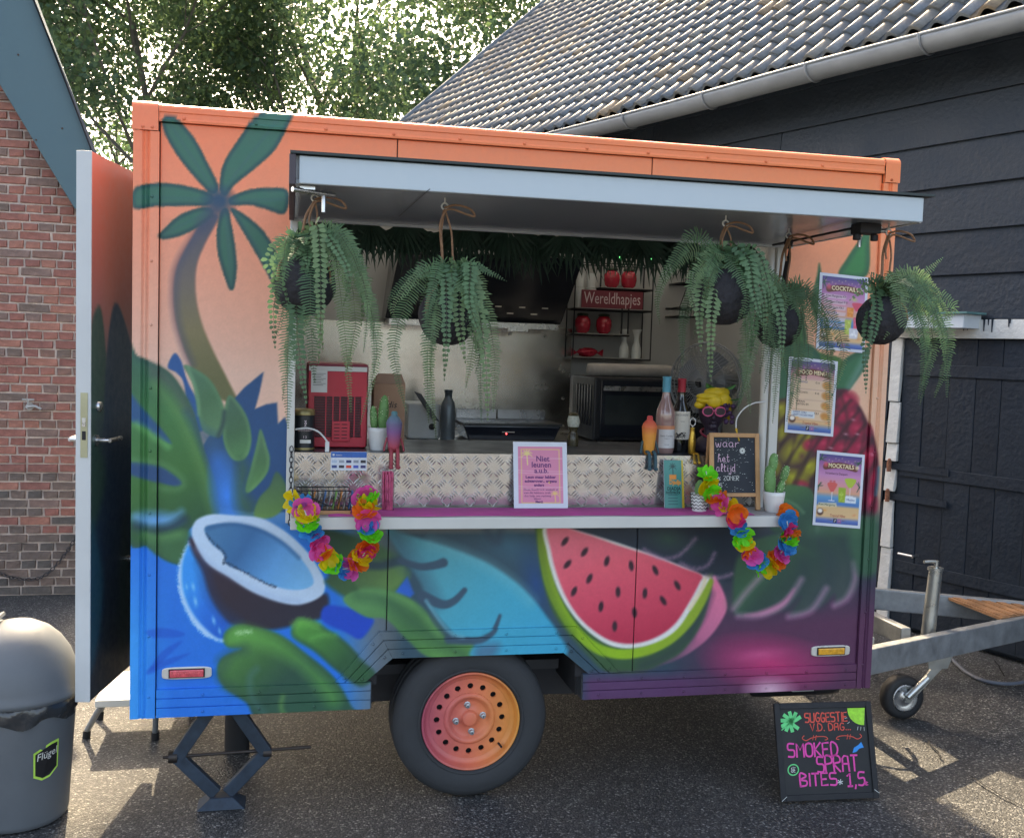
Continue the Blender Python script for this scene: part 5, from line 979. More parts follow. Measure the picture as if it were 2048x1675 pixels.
q = MB(); q.box((.06, 1.16, .44), (2.74, BY-.01, WTZ-.041)); q.build('rear_cabinet', M('cabinet_dark', (.06, .065, .07), .6), trailer)
q = MB(); t0 = WY(800, 492, 1.42); t1 = WY(1168, 518, 1.42); b0 = WY(770, 636, 1.72); b1 = WY(1122, 648, 1.72)
q.hexa([(b0.x, 1.72, b0.z), (b1.x, 1.72, b0.z), (b1.x, BY-.008, b0.z), (b0.x, BY-.008, b0.z), (t0.x, 1.42, t1.z), (t1.x, 1.42, t1.z), (t1.x, BY-.008, t1.z), (t0.x, BY-.008, t1.z)]); hood = q.build('extractor_hood', gblack, trailer, bevel=.006)
q = MB(); q.box((b0.x+.02, 1.70, b0.z-.03), (b1.x-.02, BY-.01, b0.z-.001)); q.box((WY(1015, 660, 1.7).x, 1.685, b0.z-.045), (WY(1055, 660, 1.7).x, 1.75, b0.z-.028)); q.build('hood_rail', st, hood)
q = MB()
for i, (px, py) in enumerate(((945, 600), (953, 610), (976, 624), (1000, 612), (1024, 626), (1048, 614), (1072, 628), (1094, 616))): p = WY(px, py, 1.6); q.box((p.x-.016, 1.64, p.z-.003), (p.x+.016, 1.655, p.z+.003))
q.build('hood_glints', white_al, hood, tagk='stuff')  # white dashes modelled in place of light reflections on the glossy hood
CARD = []
def box_thing(name, label, cat, a, b, mat, bevel=.004, group=None):
    t = thing(name, ((a[0]+b[0])/2, (a[1]+b[1])/2, a[2]), label, cat, group); q = MB(); q.box(a, b); q.build('body', mat, t, bevel=bevel); return t
# wire wall shelf
SYF, SYB = 1.80, BY-.003
def sp(px, py): p = WY(px, py, SYF); return p.x, p.z
sx0, sz1 = sp(1152, 524); sx1, _ = sp(1308, 524); _, sz0 = sp(1150, 716)
shelf = thing('wire_shelf', (sx0, SYB, sz0), 'black metal wire wall shelf with glasses and red jars', 'shelf')
q = MB(); r_ = .005
for y in (SYF, SYB-.006):
    q.tube([(sx0, y, sz0), (sx0, y, sz1), (sx1, y, sz1), (sx1, y, sz0)], r_, 5, closed=True)
for x in (sx0, sx1):
    for z in (sz0, sz1): q.tube([(x, SYF, z), (x, SYB, z)], r_, 5)
lv = [(sp(1150, 668)[1], sx0, sp(1258, 668)[0]), (sp(1150, 617)[1], sx0, sx1), (sp(1150, 574)[1], sp(1200, 570)[0], sx1)]
for z, a, b in lv: q.tube([(a, SYF, z), (b, SYF, z), (b, SYB-.006, z), (a, SYB-.006, z)], r_, 5, closed=True)
for px, y0, y1 in ((1200, 574, 524), (1245, 668, 617), (1258, 668, 617)): q.tube([(sp(px, 600)[0], SYF, sp(px, y0)[1]), (sp(px, 600)[0], SYF, sp(px, y1)[1])], r_, 5)
q.build('frame', blackm, shelf)
glass = M('clear_glass', (.9, .95, .95), .04, var=0, trans=1.0, ior=1.3, spec=.5)
gsmoke = M('pale_glass', (.62, .68, .70), .08, var=0, spec=.8)
redg = M('red_glass', C(176, 40, 62), .18, var=.2, vs=20, spec=.8)
for z, a, b in lv+[(sz0, sx0, sx1)]:
    q = MB(); q.box((a+.004, SYF+.004, z+.004), (b-.004, SYB-.008, z+.008)); q.build('shelf_board', M('shelf_pale', C(150, 152, 152), .5), shelf)
def jar(px, z, k):
    x = sp(px, 600)[0]; t = thing('red_jar', (x, SYF+.07, z+.008), 'red fruit-shaped jar with green lid on the %s level of the wire shelf' % k, 'jar', 'red jars on the wire shelf, %s level' % k)
    q = MB(); q.lathe([(.022, 0), (.038, .015), (.044, .045), (.042, .075), (.03, .092), (.026, .095)], (x, SYF+.07, z+.008), n=18); q.build('body', redg, t)
    q = MB(); q.lathe([(.03, .0955), (.034, .10), (.03, .108), (.012, .112)], (x, SYF+.07, z+.008), n=10, sm=False); q.build('lid', M('lid_green', (.03, .06, .04), .5), t)
jar(1230, lv[2][0], 'upper'); jar(1264, lv[2][0], 'upper'); jar(1174, lv[0][0], 'middle'); jar(1217, lv[0][0], 'middle')
for px in (1166, 1190):
    x = sp(px, 600)[0]; t = thing('stacked_tumblers', (x, SYF+.08, lv[1][0]+.09), 'clear drinking glasses stacked above the red name board', 'glasses', 'clear glasses above the name board')
    q = MB(); q.lathe([(.024, 0), (.026, .05), (.03, .11)], (x, SYF+.08, lv[1][0]+.009), n=14); q.build('glass', gsmoke, t)
    q = MB(); q.lathe([(.024, .112), (.026, .15), (.03, .19)], (x, SYF+.08, lv[1][0]+.009), n=14); q.build('glass', gsmoke, t)
for px in (1257, 1282):
    x = sp(px, 690)[0]; t = thing('glass_bottle', (x, SYF+.08, sz0+.008), 'clear slender glass bottle on the lowest board of the wire shelf', 'bottle', 'clear bottles on the wire shelf')
    q = MB(); q.lathe([(.026, 0), (.028, .02), (.026, .06), (.016, .085), (.014, .11), (.018, .13), (.03, .16)], (x, SYF+.08, sz0+.009), n=14); q.build('glass', gsmoke, t)
n0_, z0_ = sp(1163, 616); n1_, z1_ = sp(1287, 584)
t = thing('name_board', ((n0_+n1_)/2, SYF, lv[1][0]+.009), 'dark red board reading Wereldhapjes on the wire shelf', 'sign'); q = MB(); q.box((n0_, SYF+.004, lv[1][0]+.009), (n1_, SYF+.014, z1_)); q.build('board', M('wine_red', C(120, 50, 64), .5), t, bevel=.002)
q = MB(); text_on(q, 'Wereldhapjes', (z1_-z0_)*.9, ((n0_+n1_)/2, SYF+.003, z0_), (1, 0, 0), (0, 0, 1), 0, (z1_-z0_)*.28, fit=(n1_-n0_)*.92); q.build('lettering', M('pale_letter', C(206, 190, 196), .6), t)
x, z = sp(1180, 712); t = thing('sweet_bag', (x, SYF+.06, sz0+.008), 'crinkled red foil bag on the lowest board of the wire shelf', 'bag'); q = MB(); q.ball((x, SYF+.06, sz0+.034), .06, 14, 8, sq=(1, .5, .42), jit=.12); q.add([(x-.055, SYF+.06, sz0+.03), (x-.09, SYF+.05, sz0+.055), (x-.09, SYF+.06, sz0+.012)], [(0, 1, 2)]); q.add([(x+.055, SYF+.06, sz0+.03), (x+.09, SYF+.05, sz0+.055), (x+.09, SYF+.06, sz0+.012)], [(0, 2, 1)]); q.build('bag', M('foil_red', C(168, 34, 58), .25, .3, var=.3, vs=30), t)
# corner wire baskets
for nm, (x0, y0), (x1, y1) in (('upper', (1366, 530), (1440, 565)), ('lower', (1358, 618), (1440, 632))):
    a = WY(x0, y1, 1.75); b = WY(x1, y0, 1.75); t = thing('wire_basket', (a.x, 1.9, a.z), 'black wire corner basket, the %s one of two beside the wire shelf' % nm, 'basket'); q = MB()
    for k in range(15): xx = a.x+(b.x-a.x)*k/14; q.tube([(xx, 1.75, a.z), (xx, 1.74, b.z)], .0025, 4)
    for z in (a.z, b.z): q.tube([(a.x, 1.75, z), (b.x, 1.75, z), (b.x, BY-.004, z), (a.x, BY-.004, z)], .004, 5, closed=True)
    for k in range(9): yy = 1.75+(BY-1.76)*k/8; q.tube([(a.x, yy, a.z), (b.x, yy, a.z)], .0025, 4)
    q.tube([(a.x, 1.75, b.z), ((a.x+b.x)/2, BY-.004, b.z+.12)], .003, 4); q.build('wires', blackm, t)
# oven, paper roll, grill, canister on the worktop
OYF = 1.15; o0 = WY(1198, 900, OYF); o1 = WY(1420, 760, OYF); oven = thing('mini_oven', ((o0.x+o1.x)/2, OYF+.2, WTZ), 'black table-top oven with glass door on the rear worktop', 'oven')
q = MB(); q.box((o0.x-.03, OYF+.012, WTZ+.012), (o1.x, 1.56, o1.z)); q.build('body', blackm, oven, bevel=.008)
q = MB(); q.box((o0.x, OYF, WTZ+.03), (o1.x-.10, OYF+.011, o1.z-.012)); od = q.build('door', gblack, oven, bevel=.004)
q = MB(); q.box((o0.x+.022, OYF-.003, WTZ+.09), (o1.x-.12, OYF-.0005, o1.z-.085)); q.build('glass', M('oven_glass', (.03, .04, .045), .06, spec=.9), od)
q = MB(); q.box((o0.x+.006, OYF-.03, o1.z-.062), (o1.x-.115, OYF-.018, o1.z-.040)); q.box((o0.x+.02, OYF-.018, o1.z-.056), (o0.x+.03, OYF, o1.z-.046)); q.box((o1.x-.14, OYF-.018, o1.z-.056), (o1.x-.13, OYF, o1.z-.046)); q.build('handle', st, od)
for k in range(6):
    q = MB(); y = OYF+.06+k*.05; q.box((o0.x-.034, y, WTZ+.08), (o0.x-.0305, y+.014, o1.z-.04)); q.build('vent_slot', gblack, oven)
q = MB(); [q.box((x, y, WTZ+.0005), (x+.03, y+.03, WTZ+.0115)) for x in (o0.x, o1.x-.05) for y in (OYF+.03, 1.5)]; q.build('feet', black_r, oven, tagk='stuff')
q = MB(); rz = o1.z+.034; q.lathe([(.012, .0), (.03, .004), (.033, .03), (.033, .42), (.03, .44), (.01, .445)], (o0.x-.03, 1.30, rz), (1, 0, 0), 16); tag(q.build('paper_roll', M('roll_grey', C(150, 148, 146), .7, var=.15, vs=14, bump=.3, bs=30), None, (o0.x-.03, 1.30, o1.z)), 'grey paper roll lying on top of the black oven', 'roll')
g0 = WY(925, 880, 1.2); g1 = WY(1122, 828, 1.2); gr = thing('contact_grill', ((g0.x+g1.x)/2, 1.3, WTZ), 'wide black electric griddle with raised splash guard on the worktop', 'griddle')
q = MB(); q.hexa([(g0.x+.03, 1.2, WTZ+.001), (g1.x-.03, 1.2, WTZ+.001), (g1.x-.03, 1.48, WTZ+.001), (g0.x+.03, 1.48, WTZ+.001), (g0.x, 1.19, WTZ+.075), (g1.x, 1.19, WTZ+.075), (g1.x, 1.5, WTZ+.075), (g0.x, 1.5, WTZ+.075)]); q.build('body', gblack, gr, bevel=.008)
q = MB(); q.box((g0.x-.004, 1.18, WTZ+.076), (g1.x+.004, 1.5, WTZ+.086)); q.build('plate', M('plate_dark', (.05, .055, .06), .3, .6), gr)
xm = (g0.x+g1.x)/2-.02
for a, b in ((g0.x+.01, xm-.004), (xm+.004, g1.x-.01)):
    q = MB(); q.box((a, 1.48, WTZ+.086), (b, 1.488, WTZ+.135)); q.build('splash_guard', M('guard_steel', (.3, .31, .33), .25, 1), gr, bevel=.002)
q = MB(); q.box((xm-.03, 1.187, WTZ+.042), (xm+.03, 1.1905, WTZ+.046)); q.build('scale_mark', white_al, gr); q = MB(); q.lathe([(.004, 0), (.003, .002)], (xm-.01, 1.190, WTZ+.036), (0, -1, 0), 8); q.build('pilot_light', M('pilot_red', (.8, .05, .06), .4, emit=2.), gr)
cv_ = WY(897, 884, 1.18); q = MB(); q.lathe([(.034, 0), (.036, .01), (.036, .15), (.03, .18), (.018, .20), (.018, .225), (.02, .226), (.02, .24)], (cv_.x, 1.22, WTZ), n=18); tag(q.build('steel_flask', M('flask_grey', C(92, 104, 112), .35, .4, var=.2), None, (cv_.x, 1.22, WTZ)), 'dark grey flask standing left of the griddle', 'flask')
x0 = WY(815, 870, 1.25).x; x1 = WY(880, 870, 1.25).x; t = box_thing('kitchen_scale', 'pale grey kitchen machine behind the hanging fern on the worktop', 'machine', (x0, 1.25, WTZ+.0005), (x1, 1.5, WTZ+.17), M('machine_grey', C(160, 168, 172), .4), .01)
q = MB(); q.lathe([(.016, 0), (.014, .016)], (x1-.04, 1.249, WTZ+.06), (0, -1, 0), 12); q.build('knob', black_r, t)
q = MB(); a = Vector((x0+.02, 1.2, WTZ+.23)); q.hexa([a+Vector(v) for v in ((0, 0, 0), (.035, 0, -.012), (.035, .02, -.012), (0, .02, 0), (.09, 0, -.13), (.125, 0, -.142), (.125, .02, -.142), (.09, .02, -.13))]); q.build('lever', blackm, t)
p = WY(1145, 900, .35); t = thing('sauce_bottle', (p.x, .35, CZ), 'small dark sauce bottle with pale label on the counter', 'bottle'); q = MB(); q.lathe([(.022, 0), (.024, .02), (.02, .05), (.014, .06), (.022, .075), (.026, .10), (.02, .13), (.012, .135)], (p.x, .35, CZ), n=14); q.build('body', M('sauce_dark', (.05, .04, .02), .2), t); q = MB(); q.lathe([(.0225, .078), (.0265, .10), (.0215, .122)], (p.x, .3495, CZ), n=14, caps=False); q.build('label', M('label_grey', C(170, 172, 160), .5, var=.3, vs=60), t)
# fan on the counter
fb = WY(1455, 905, .42); FX = fb.x; fan = thing('desk_fan', (FX, .42, CZ), 'grey desk fan with round wire cage behind the fruit head planter', 'fan')
fc = WY(1412, 765, .42); fa = Vector((-.80, -.60, .0)).normalized(); fgrey = M('fan_grey', C(140, 146, 152), .45, .2)
e1 = Vector((0, 0, 1)); e2 = fa.cross(e1).normalized(); q = MB(); RF_ = .17
def fp(r, a, h): return fc+fa*h+(e1*math.sin(a)+e2*math.cos(a))*r
for k in range(56): a = 2*math.pi*k/56; q.tube([fp(.02, a, .055), fp(.09, a+.1, .045), fp(RF_-.01, a+.2, .02), fp(RF_, a+.2, 0), fp(RF_-.01, a+.2, -.03), fp(.07, a+.1, -.06)], .0013, 3)
for r, h in ((RF_, 0), (RF_-.004, .016), (RF_-.004, -.016), (.11, .04), (.06, .052)): q.tube([fp(r, 2*math.pi*k/40, h) for k in range(40)], .003 if r > .15 else .0018, 5, closed=True)
q.build('cage', fgrey, fan, tagk='stuff')
q = MB(); q.lathe([(.02, -.055), (.06, -.06), (.07, -.10), (.065, -.17), (.04, -.20), (.01, -.205)], fc, fa, 18); q.build('motor', fgrey, fan)
for k in range(4):
    a = 2*math.pi*k/4+.4; q = MB(); q.add([fp(.02, a-.3, .0), fp(.13, a-.35, .02), fp(.14, a, .005), fp(.13, a+.4, -.02), fp(.02, a+.3, -.01)], [(0, 1, 2, 3, 4)]); q.build('blade', M('blade_grey', C(110, 116, 124), .4), fan)
q = MB(); q.lathe([(.016, -.055), (.02, 0), (.012, .015)], fc, fa, 12); q.build('hub', fgrey, fan)
q = MB(); mc = fc-fa*.12; q.cyl((mc.x, mc.y, CZ+.02), (mc.x, mc.y, mc.z-.05), .018); q.lathe([(.10, 0), (.10, .012), (.03, .026)], (mc.x, mc.y, CZ), n=24); q.build('stand', fgrey, fan)
# leaf garland along the hatch top, seen from outside
grn = M('garland_leaf', (.018, .05, .036), .55, var=.3, vs=20, thin=.15)
gt = thing('leaf_garland', (1.4, .12, 2.12), 'dark green artificial palm-leaf garland along the top of the hatch', 'garland')
q = MB(); q.tube([(.55+.1*k, .13, 2.13+.01*math.sin(k)) for k in range(18)], .006, 5); q.build('cord', grn, gt)
for k in range(46):
    x = .56+1.72*k/45; q = MB(); y = .13+rnd.uniform(-.05, .08); z = 2.13-rnd.uniform(0, .03); nb_ = 11; L0 = rnd.uniform(.12, .19); tw = rnd.uniform(-.6, .6)
    for i in range(nb_):
        a = -math.pi/2+(i-(nb_-1)/2)*.21+tw*.5; d = Vector((math.cos(a), -.35+rnd.uniform(-.15, .15), math.sin(a))).normalized(); s_ = Vector((-math.sin(a), 0, math.cos(a)))*.008; c = Vector((x, y, z)); l = L0*(1-.25*abs(i-(nb_-1)/2)/(nb_/2))
        q.add([c, c+d*l*.45+s_, c+d*l+Vector((0, 0, -.02)), c+d*l*.45-s_], [(0, 1, 2, 3)])
    q.build('palm_leaf', grn, gt)
for i, (px, py) in enumerate(((1242, 515), (1300, 517), (1362, 513))):
    p = WY(px, py, .16); q = MB(); q.box((p.x-.012, .155, p.z-.003), (p.x+.012, .165, p.z+.003)); t = thing('led_light', (p.x, .16, p.z), 'tiny green light glowing among the garland leaves', 'light', 'green lights in the garland'); q.build('diode', M('led_green', (.10, .75, .25), .4, emit=.5, var=0), t)
    q = MB(); q.cyl((p.x, .16, p.z+.002), (p.x, .16, 2.13), .0015, n=4); q.build('wire', grn, t)
# ================================================================== things on the counter
ws = M('white_ceramic', C(214, 216, 214), .3, var=.03, spec=.6)
cact = M('cactus_green', C(96, 140, 84), .55, var=.3, vs=30, thin=0)
spine = M('cactus_spine', C(220, 228, 190), .6)
def cactus(px, py, Y, zb, hp, rp, arms, label):
    p = WY(px, py, Y); t = thing('potted_cactus', (p.x, Y, zb), label, 'cactus'); q = MB(); q.lathe([(rp*.72, 0), (rp*.82, hp*.25), (rp*.97, hp*.8), (rp, hp), (rp*.9, hp), (rp*.86, hp*.86)], (p.x, Y, zb), n=28); q.build('pot', ws, t, bevel=0)
    q = MB(); q.lathe([(rp*.87, hp*.86), (0, hp*.9)], (p.x, Y, zb), n=20, caps=False); q.build('soil', M('soil', (.05, .04, .03), .9), t)
    for (dx, dz, h, r, tl) in arms:
        c = Vector((p.x+dx, Y+rnd.uniform(-.006, .006), zb+hp*.86+dz)); ax = Vector((math.sin(tl), 0, math.cos(tl))); q = MB(); q.lathe([(r*.6, 0), (r*.95, h*.2), (r, h*.5), (r*.85, h*.8), (r*.5, h*.95), (r*.1, h)], c, ax, 14); a_ = q.build('cactus_pad', cact, t)
        q = MB()
        for i in range(34):
            a = rnd.uniform(0, 6.28); hh = rnd.uniform(.08, .95)*h; rr = r*(1-.5*abs(hh/h-.5)) ; e = ax.orthogonal().normalized(); w_ = ax.cross(e); o = c+ax*hh+(e*math.cos(a)+w_*math.sin(a))*rr; q.ball(o, .0016, 4, 3)
        q.build('spines', spine, a_, tagk='stuff')
    return t
cactus(757, 903, .13, CZ, .082, .042, ((-.016, 0, .09, .014, -.08), (.012, 0, .13, .019, .05)), 'small cactus in plain white pot beside the red heater')
cactus(1546, 1028, -.12, SZ1+.003, .075, .041, ((-.018, 0, .11, .022, -.05), (.016, 0, .055, .014, .3), (-.014, .085, .07, .017, .08), (.033, .05, .06, .015, .3)), 'spotted cactus in white pot on the shelf end by the chalkboard')
# red heater
hy = .17; h0 = WY(612, 898, hy); h1 = WY(738, 728, hy); redp = M('heater_red', C(184, 44, 62), .35, var=.08, vs=6, spec=.5); redd = M('heater_red_dark', C(120, 34, 50), .45)
ht = thing('red_heater', ((h0.x+h1.x)/2, hy+.1, CZ), 'red boxy appliance with slatted grille and white label on the counter', 'heater')
q = MB(); q.box((h0.x, hy+.006, CZ+.0005), (h1.x, hy+.24, h1.z)); q.build('body', redd, ht, bevel=.012)
q = MB(); fx0, fx1 = h0.x+.006, h1.x-.006; zf = lambda py: WY(670, py, hy).z
q.box((fx0, hy-.004, zf(792)), (fx1, hy+.0055, h1.z-.03)); q.box((fx0, hy-.004, CZ+.004), (fx1, hy+.0055, zf(874))); q.box((fx0, hy-.004, zf(874)), (fx0+.02, hy+.0055, zf(792))); q.box((fx1-.02, hy-.004, zf(874)), (fx1, hy+.0055, zf(792))); q.build('front_frame', redp, ht, bevel=.003)
q = MB(); q.box((fx0, hy-.003, h1.z-.029), (fx1, hy+.0055, h1.z-.012)); q.build('white_band', white_al, ht)
q = MB(); q.box((fx0+.02, hy+.007, zf(874)), (fx1-.02, hy+.012, zf(792))); q.build('grille_back', dk, ht)
nsl = 16
for i in range(nsl):
    z = zf(874)+(zf(792)-zf(874))*(i+.5)/nsl; q = MB(); q.box((fx0+.021, hy-.003, z-.0022), (fx1-.021, hy+.004, z+.0022)); q.build('slat', M('slat_dark', C(70, 30, 42), .45), ht)
for u in (.25, .40, .55, .72, .86): q = MB(); x = fx0+.02+(fx1-fx0-.04)*u; q.box((x-.002, hy-.0042, zf(874)), (x+.002, hy-.0032, zf(792))); q.build('grille_bar', redp, ht)
q = MB(); a = WY(663, 882, hy-.012); b = WY(700, 842, hy-.012); q.box((a.x, hy-.016, a.z), (b.x, hy-.0045, b.z)); vt = q.build('vent_cover', redp, ht, bevel=.003)
for i in range(5):
    for u in (0, 1): q = MB(); z = a.z+(b.z-a.z)*(.14+.17*i); x = a.x+.008+(b.x-a.x-.016)*.55*u; q.box((x, hy-.0166, z), (x+.020, hy-.0155, z+.003)); q.build('vent_slot', dk, vt)
lb0 = WY(622, 784, hy-.005); lb1 = WY(655, 741, hy-.005); q = MB(); q.box((lb0.x, hy-.0055, lb0.z), (lb1.x, hy-.0043, lb1.z)); lbl = q.build('paper_label', M('paper_white', C(206, 208, 204), .7, var=.04), ht)
q = MB()
for i in range(8): q.box((lb0.x+.006, hy-.0060, lb1.z-.012-i*.006), (lb1.x-.006-(i % 3)*.008, hy-.0056, lb1.z-.0105-i*.006))
q.build('label_print', dk, lbl, tagk='stuff')
# whisky tin
p = WY(606, 897, .09); tin = thing('whisky_tin', (p.x, .09, CZ), 'black round whisky tin with gold rim and white lettering', 'tin'); q = MB(); q.lathe([(.040, 0), (.040, .125)], (p.x, .09, CZ), n=28); q.build('body', M('tin_black', C(34, 40, 46), .35), tin)
q = MB(); q.lathe([(.0406, .003), (.0412, .007), (.0406, .011)], (p.x, .09, CZ), n=28, caps=False); q.build('gold_rim', M('dull_gold', C(150, 138, 96), .4, .6), tin); q = MB(); q.lathe([(.0405, .126), (.041, .13), (.038, .146), (.03, .148)], (p.x, .09, CZ), n=28); q.build('lid', M('dull_gold'), tin)
q = MB()
def wrap(s, size, zc, fit):
    V, F = text_geo(s, size); w0 = max(v[0] for v in V)-min(v[0] for v in V); k = fit/w0
    q.add([(p.x+.0412*math.sin(v[0]*k/.041+.12), .09-.0412*math.cos(v[0]*k/.041+.12), zc+v[1]) for v in V], F)
wrap('Glenfiddich', .013, CZ+.070, .05); wrap('12', .012, CZ+.046, .012)
for i in range(2): ribbon(q, [(p.x+.004+i*.004, .0478, CZ+.088), (p.x+.010-i*.006, .0478, CZ+.098), (p.x+.004+i*.005, .0478, CZ+.108)], .003, Vector((0, 1, 0)))
q.build('lettering', M('pale_letter', C(206, 190, 196), .6), tin)
q = MB(); q.box((p.x-.012, .0475, CZ+.028), (p.x+.026, .0486, CZ+.040)); q.build('label_band', M('paper_white'), tin)
q = MB(); P = [tuple(WY(x, y, .03)) for x, y in ((592, 858), (615, 856), (635, 862), (648, 874), (655, 884))]; q.tube(spl(P, False, 8), .0035, 6); e = Vector(P[-1]); q.box((e.x-.008, .022, CZ+.001), (e.x+.006, .038, e.z+.002)); q.tube([P[0], (OX0+.02, .025, P[0][2])], .0035, 6); tag(q.build('white_cable', M('cable_white', C(200, 204, 204), .5), None, (e.x, .03, CZ)), 'white cable curving in front of the black tin', 'cable')
# kraft bag
by_ = .27; k0 = WY(745, 903, by_); k1 = WY(811, 768, by_); kt = WY(763, 747, by_+.03); kraft = M('kraft', C(150, 118, 96), .8, var=.08, vs=12, bump=.3, bs=15)
bag = thing('paper_bag', ((k0.x+k1.x)/2, by_, CZ), 'brown paper carton with folded top standing behind the cactus', 'carton'); q = MB(); q.hexa([(k0.x, by_, CZ+.0005), (k1.x, by_, CZ+.0005), (k1.x, by_+.12, CZ+.0005), (k0.x, by_+.12, CZ+.0005), (k0.x, by_, k1.z), (k1.x, by_, k1.z), (k1.x, by_+.12, k1.z), (k0.x, by_+.12, k1.z)]); q.build('body', kraft, bag, bevel=.002)
q = MB(); q.hexa([(k0.x, by_, k1.z+.0005), (k1.x, by_, k1.z+.0005), (k1.x, by_+.12, k1.z+.0005), (k0.x, by_+.12, k1.z+.0005), (kt.x-.01, by_+.055, kt.z), (k1.x-.01, by_+.055, kt.z), (k1.x-.01, by_+.065, kt.z), (kt.x-.01, by_+.065, kt.z)]); q.build('folded_top', M('kraft_dark', C(132, 110, 98), .8), bag)
tp_ = WY(783, 815, by_); q = MB(); text_on(q, 'dis', .035, (tp_.x, by_-.0012, tp_.z), (1, 0, 0), (0, 0, 1), 0, 0, font_shear=.25); q.build('lettering', dk, bag)
# sitting shaker figures
def shaker(px, py0, py1, cols, label):
    p = WY(px, py0, .045); z0 = CZ+.0005; H = WY(px, py1, .045).z-z0; r = .027; t = thing('shaker_figure', (p.x, .045, z0), label, 'figurine'); o_m = M('ombre', rough=.6, attr='Col', var=.05, vs=20, bump=.05, bs=60)
    def om(P):
        u = np.clip((P[:, 2]-z0)/H, 0, 1)[:, None]*2; c = [np.array(k, float) for k in cols]
        return np.where(u < 1, c[0]*(1-u)+c[1]*u, c[1]*(2-u)+c[2]*(u-1))
    q = MB(); pr = [(r*.55, 0), (r*.72, .06), (r*.84, .25), (r*.98, .5), (r*1.06, .68), (r*1.08, .70), (r*1.06, .72), (r*.9, .80), (r*.6, .87), (r*.42, .89), (r*.42, .97), (r*.30, 1.0), (0, 1.0)]; q.lathe([(a, b*H) for a, b in pr], (p.x, .045, z0), n=24, caps=False); o = q.build('body', o_m, t); colour(o, om)
    for s_ in (-1, 1):
        q = MB(); x = p.x+s_*.0115; q.tube([(x, .035, z0+.012), (x, .014, z0+.010), (x, .002, z0+.001), (x, -.004, z0-.02), (x, -.004, z0-.045)], .0065, 8); q.ball((x+s_*.001, -.008, z0-.050), .009, 10, 6, sq=(1, 1.3, .8)); o = q.build('leg', M('shaker_leg_%d' % cols[0][0], C(*cols[3]), .6), t)
    for s_ in (-1, 1):
        q = MB(); q.tube([(p.x+s_*r*.9, .045, z0+H*.35), (p.x+s_*.034, .038, z0+H*.12), (p.x+s_*.035, .03, z0+.004)], .004, 6); q.build('arm', M('shaker_arm_%d' % cols[0][0], C(*cols[3]), .6), t)
shaker(787, 903, 822, ((196, 72, 78), (128, 90, 140), (74, 128, 132), (150, 62, 72)), 'cocktail shaker figurine fading teal to purple to red, legs over the counter edge')
shaker(1297, 908, 831, ((222, 150, 60), (226, 150, 66), (206, 66, 74), (52, 84, 94)), 'cocktail shaker figurine fading red to yellow with dark green legs')
# wine bottles
def wine(px, py0, py1, Y, gm, cm, lm, label, lines, lz, capz=.80):
    p = WY(px, py0, Y); H = WY(px, py1, Y).z-CZ; r = .037; t = thing('wine_bottle', (p.x, Y, CZ), label, 'bottle'); q = MB()
    q.lathe([(r*.9, 0), (r, .01), (r, .5*H), (r*.92, .57*H), (r*.5, .70*H), (r*.40, .78*H), (r*.38, .97*H), (r*.42, .975*H), (r*.42, H), (0, H)], (p.x, Y, CZ), n=26, caps=False); q.build('glass', gm, t)
    q = MB(); q.lathe([(r*.44, capz*H), (r*.43, .96*H), (r*.46, .975*H), (r*.46, 1.004*H), (0, 1.006*H)], (p.x, Y, CZ), n=22, caps=False); q.build('capsule', cm, t)
    q = MB(); pr = [(r*1.012*math.cos(a), r*1.012*math.sin(a)) for a in np.linspace(-2.6, -.5, 18)]; V = [(p.x+x, Y+y, CZ+z) for z in (lz[0]*H, lz[1]*H) for x, y in pr]; q.add(V, [(i, i+1, 18+i+1, 18+i) for i in range(17)], 0, True); lo_ = q.build('label', lm, t)
    q = MB()
    for s, size, zz, fit in lines:
        V, F = text_geo(s, size); w0 = max(v[0] for v in V)-min(v[0] for v in V); k = fit/w0; R = r*1.02; q.add([(p.x+R*math.sin(v[0]*k/R-.12), Y-R*math.cos(v[0]*k/R-.12), CZ+zz*H+v[1]) for v in V], F)
    q.build('lettering', M('ink', (.03, .03, .035), .6), lo_); return t, p, H
rose = M('rose_glass', C(150, 120, 116), .06, var=.06, spec=.9, coat=.5); darkg = M('wine_glass', (.012, .012, .012), .06, spec=.9, coat=.5)
wine(1328, 909, 753, .12, rose, M('turq_cap', C(84, 160, 184), .4, .2), M('label_cream', C(206, 206, 208), .6), 'rose wine bottle with turquoise capsule and pale label', (('Santa Carolina', .010, .22, .052), ('RESERVA', .005, .19, .02), ('ROSE', .005, .11, .016)), (.07, .33), .80)
q = MB(); p = WY(1328, 909, .12); q.lathe([(.0378, .335*.24), (.0378, .395*.24)], (p.x, .12, CZ+.012), n=26, caps=False); q.build('orange_band', M('band_orange', C(206, 140, 104), .6), [o for o in COL.objects if o.name.startswith('wine_bottle')][-1])
wine(1358, 909, 757, .155, darkg, M('red_cap', C(168, 44, 62), .4, .2), M('label_white', C(214, 208, 196), .65), 'dark red wine bottle with red capsule and cream label', (('FINCA ANDINO', .011, .50, .052), ('MALBEC', .005, .42, .018)), (.18, .56), .82)
q = MB(); p = WY(1358, 909, .155)
for i in range(6): P = [(p.x-.03+.012*k+rnd.uniform(-.003, .003), .155-.0385, CZ+.05+rnd.uniform(0, .03)) for k in range(4)]; ribbon(q, P, .0025, Vector((0, -1, 0)))
q.build('label_sketch', M('ink'), [o for o in COL.objects if o.name.startswith('wine_bottle')][-1], tagk='stuff')
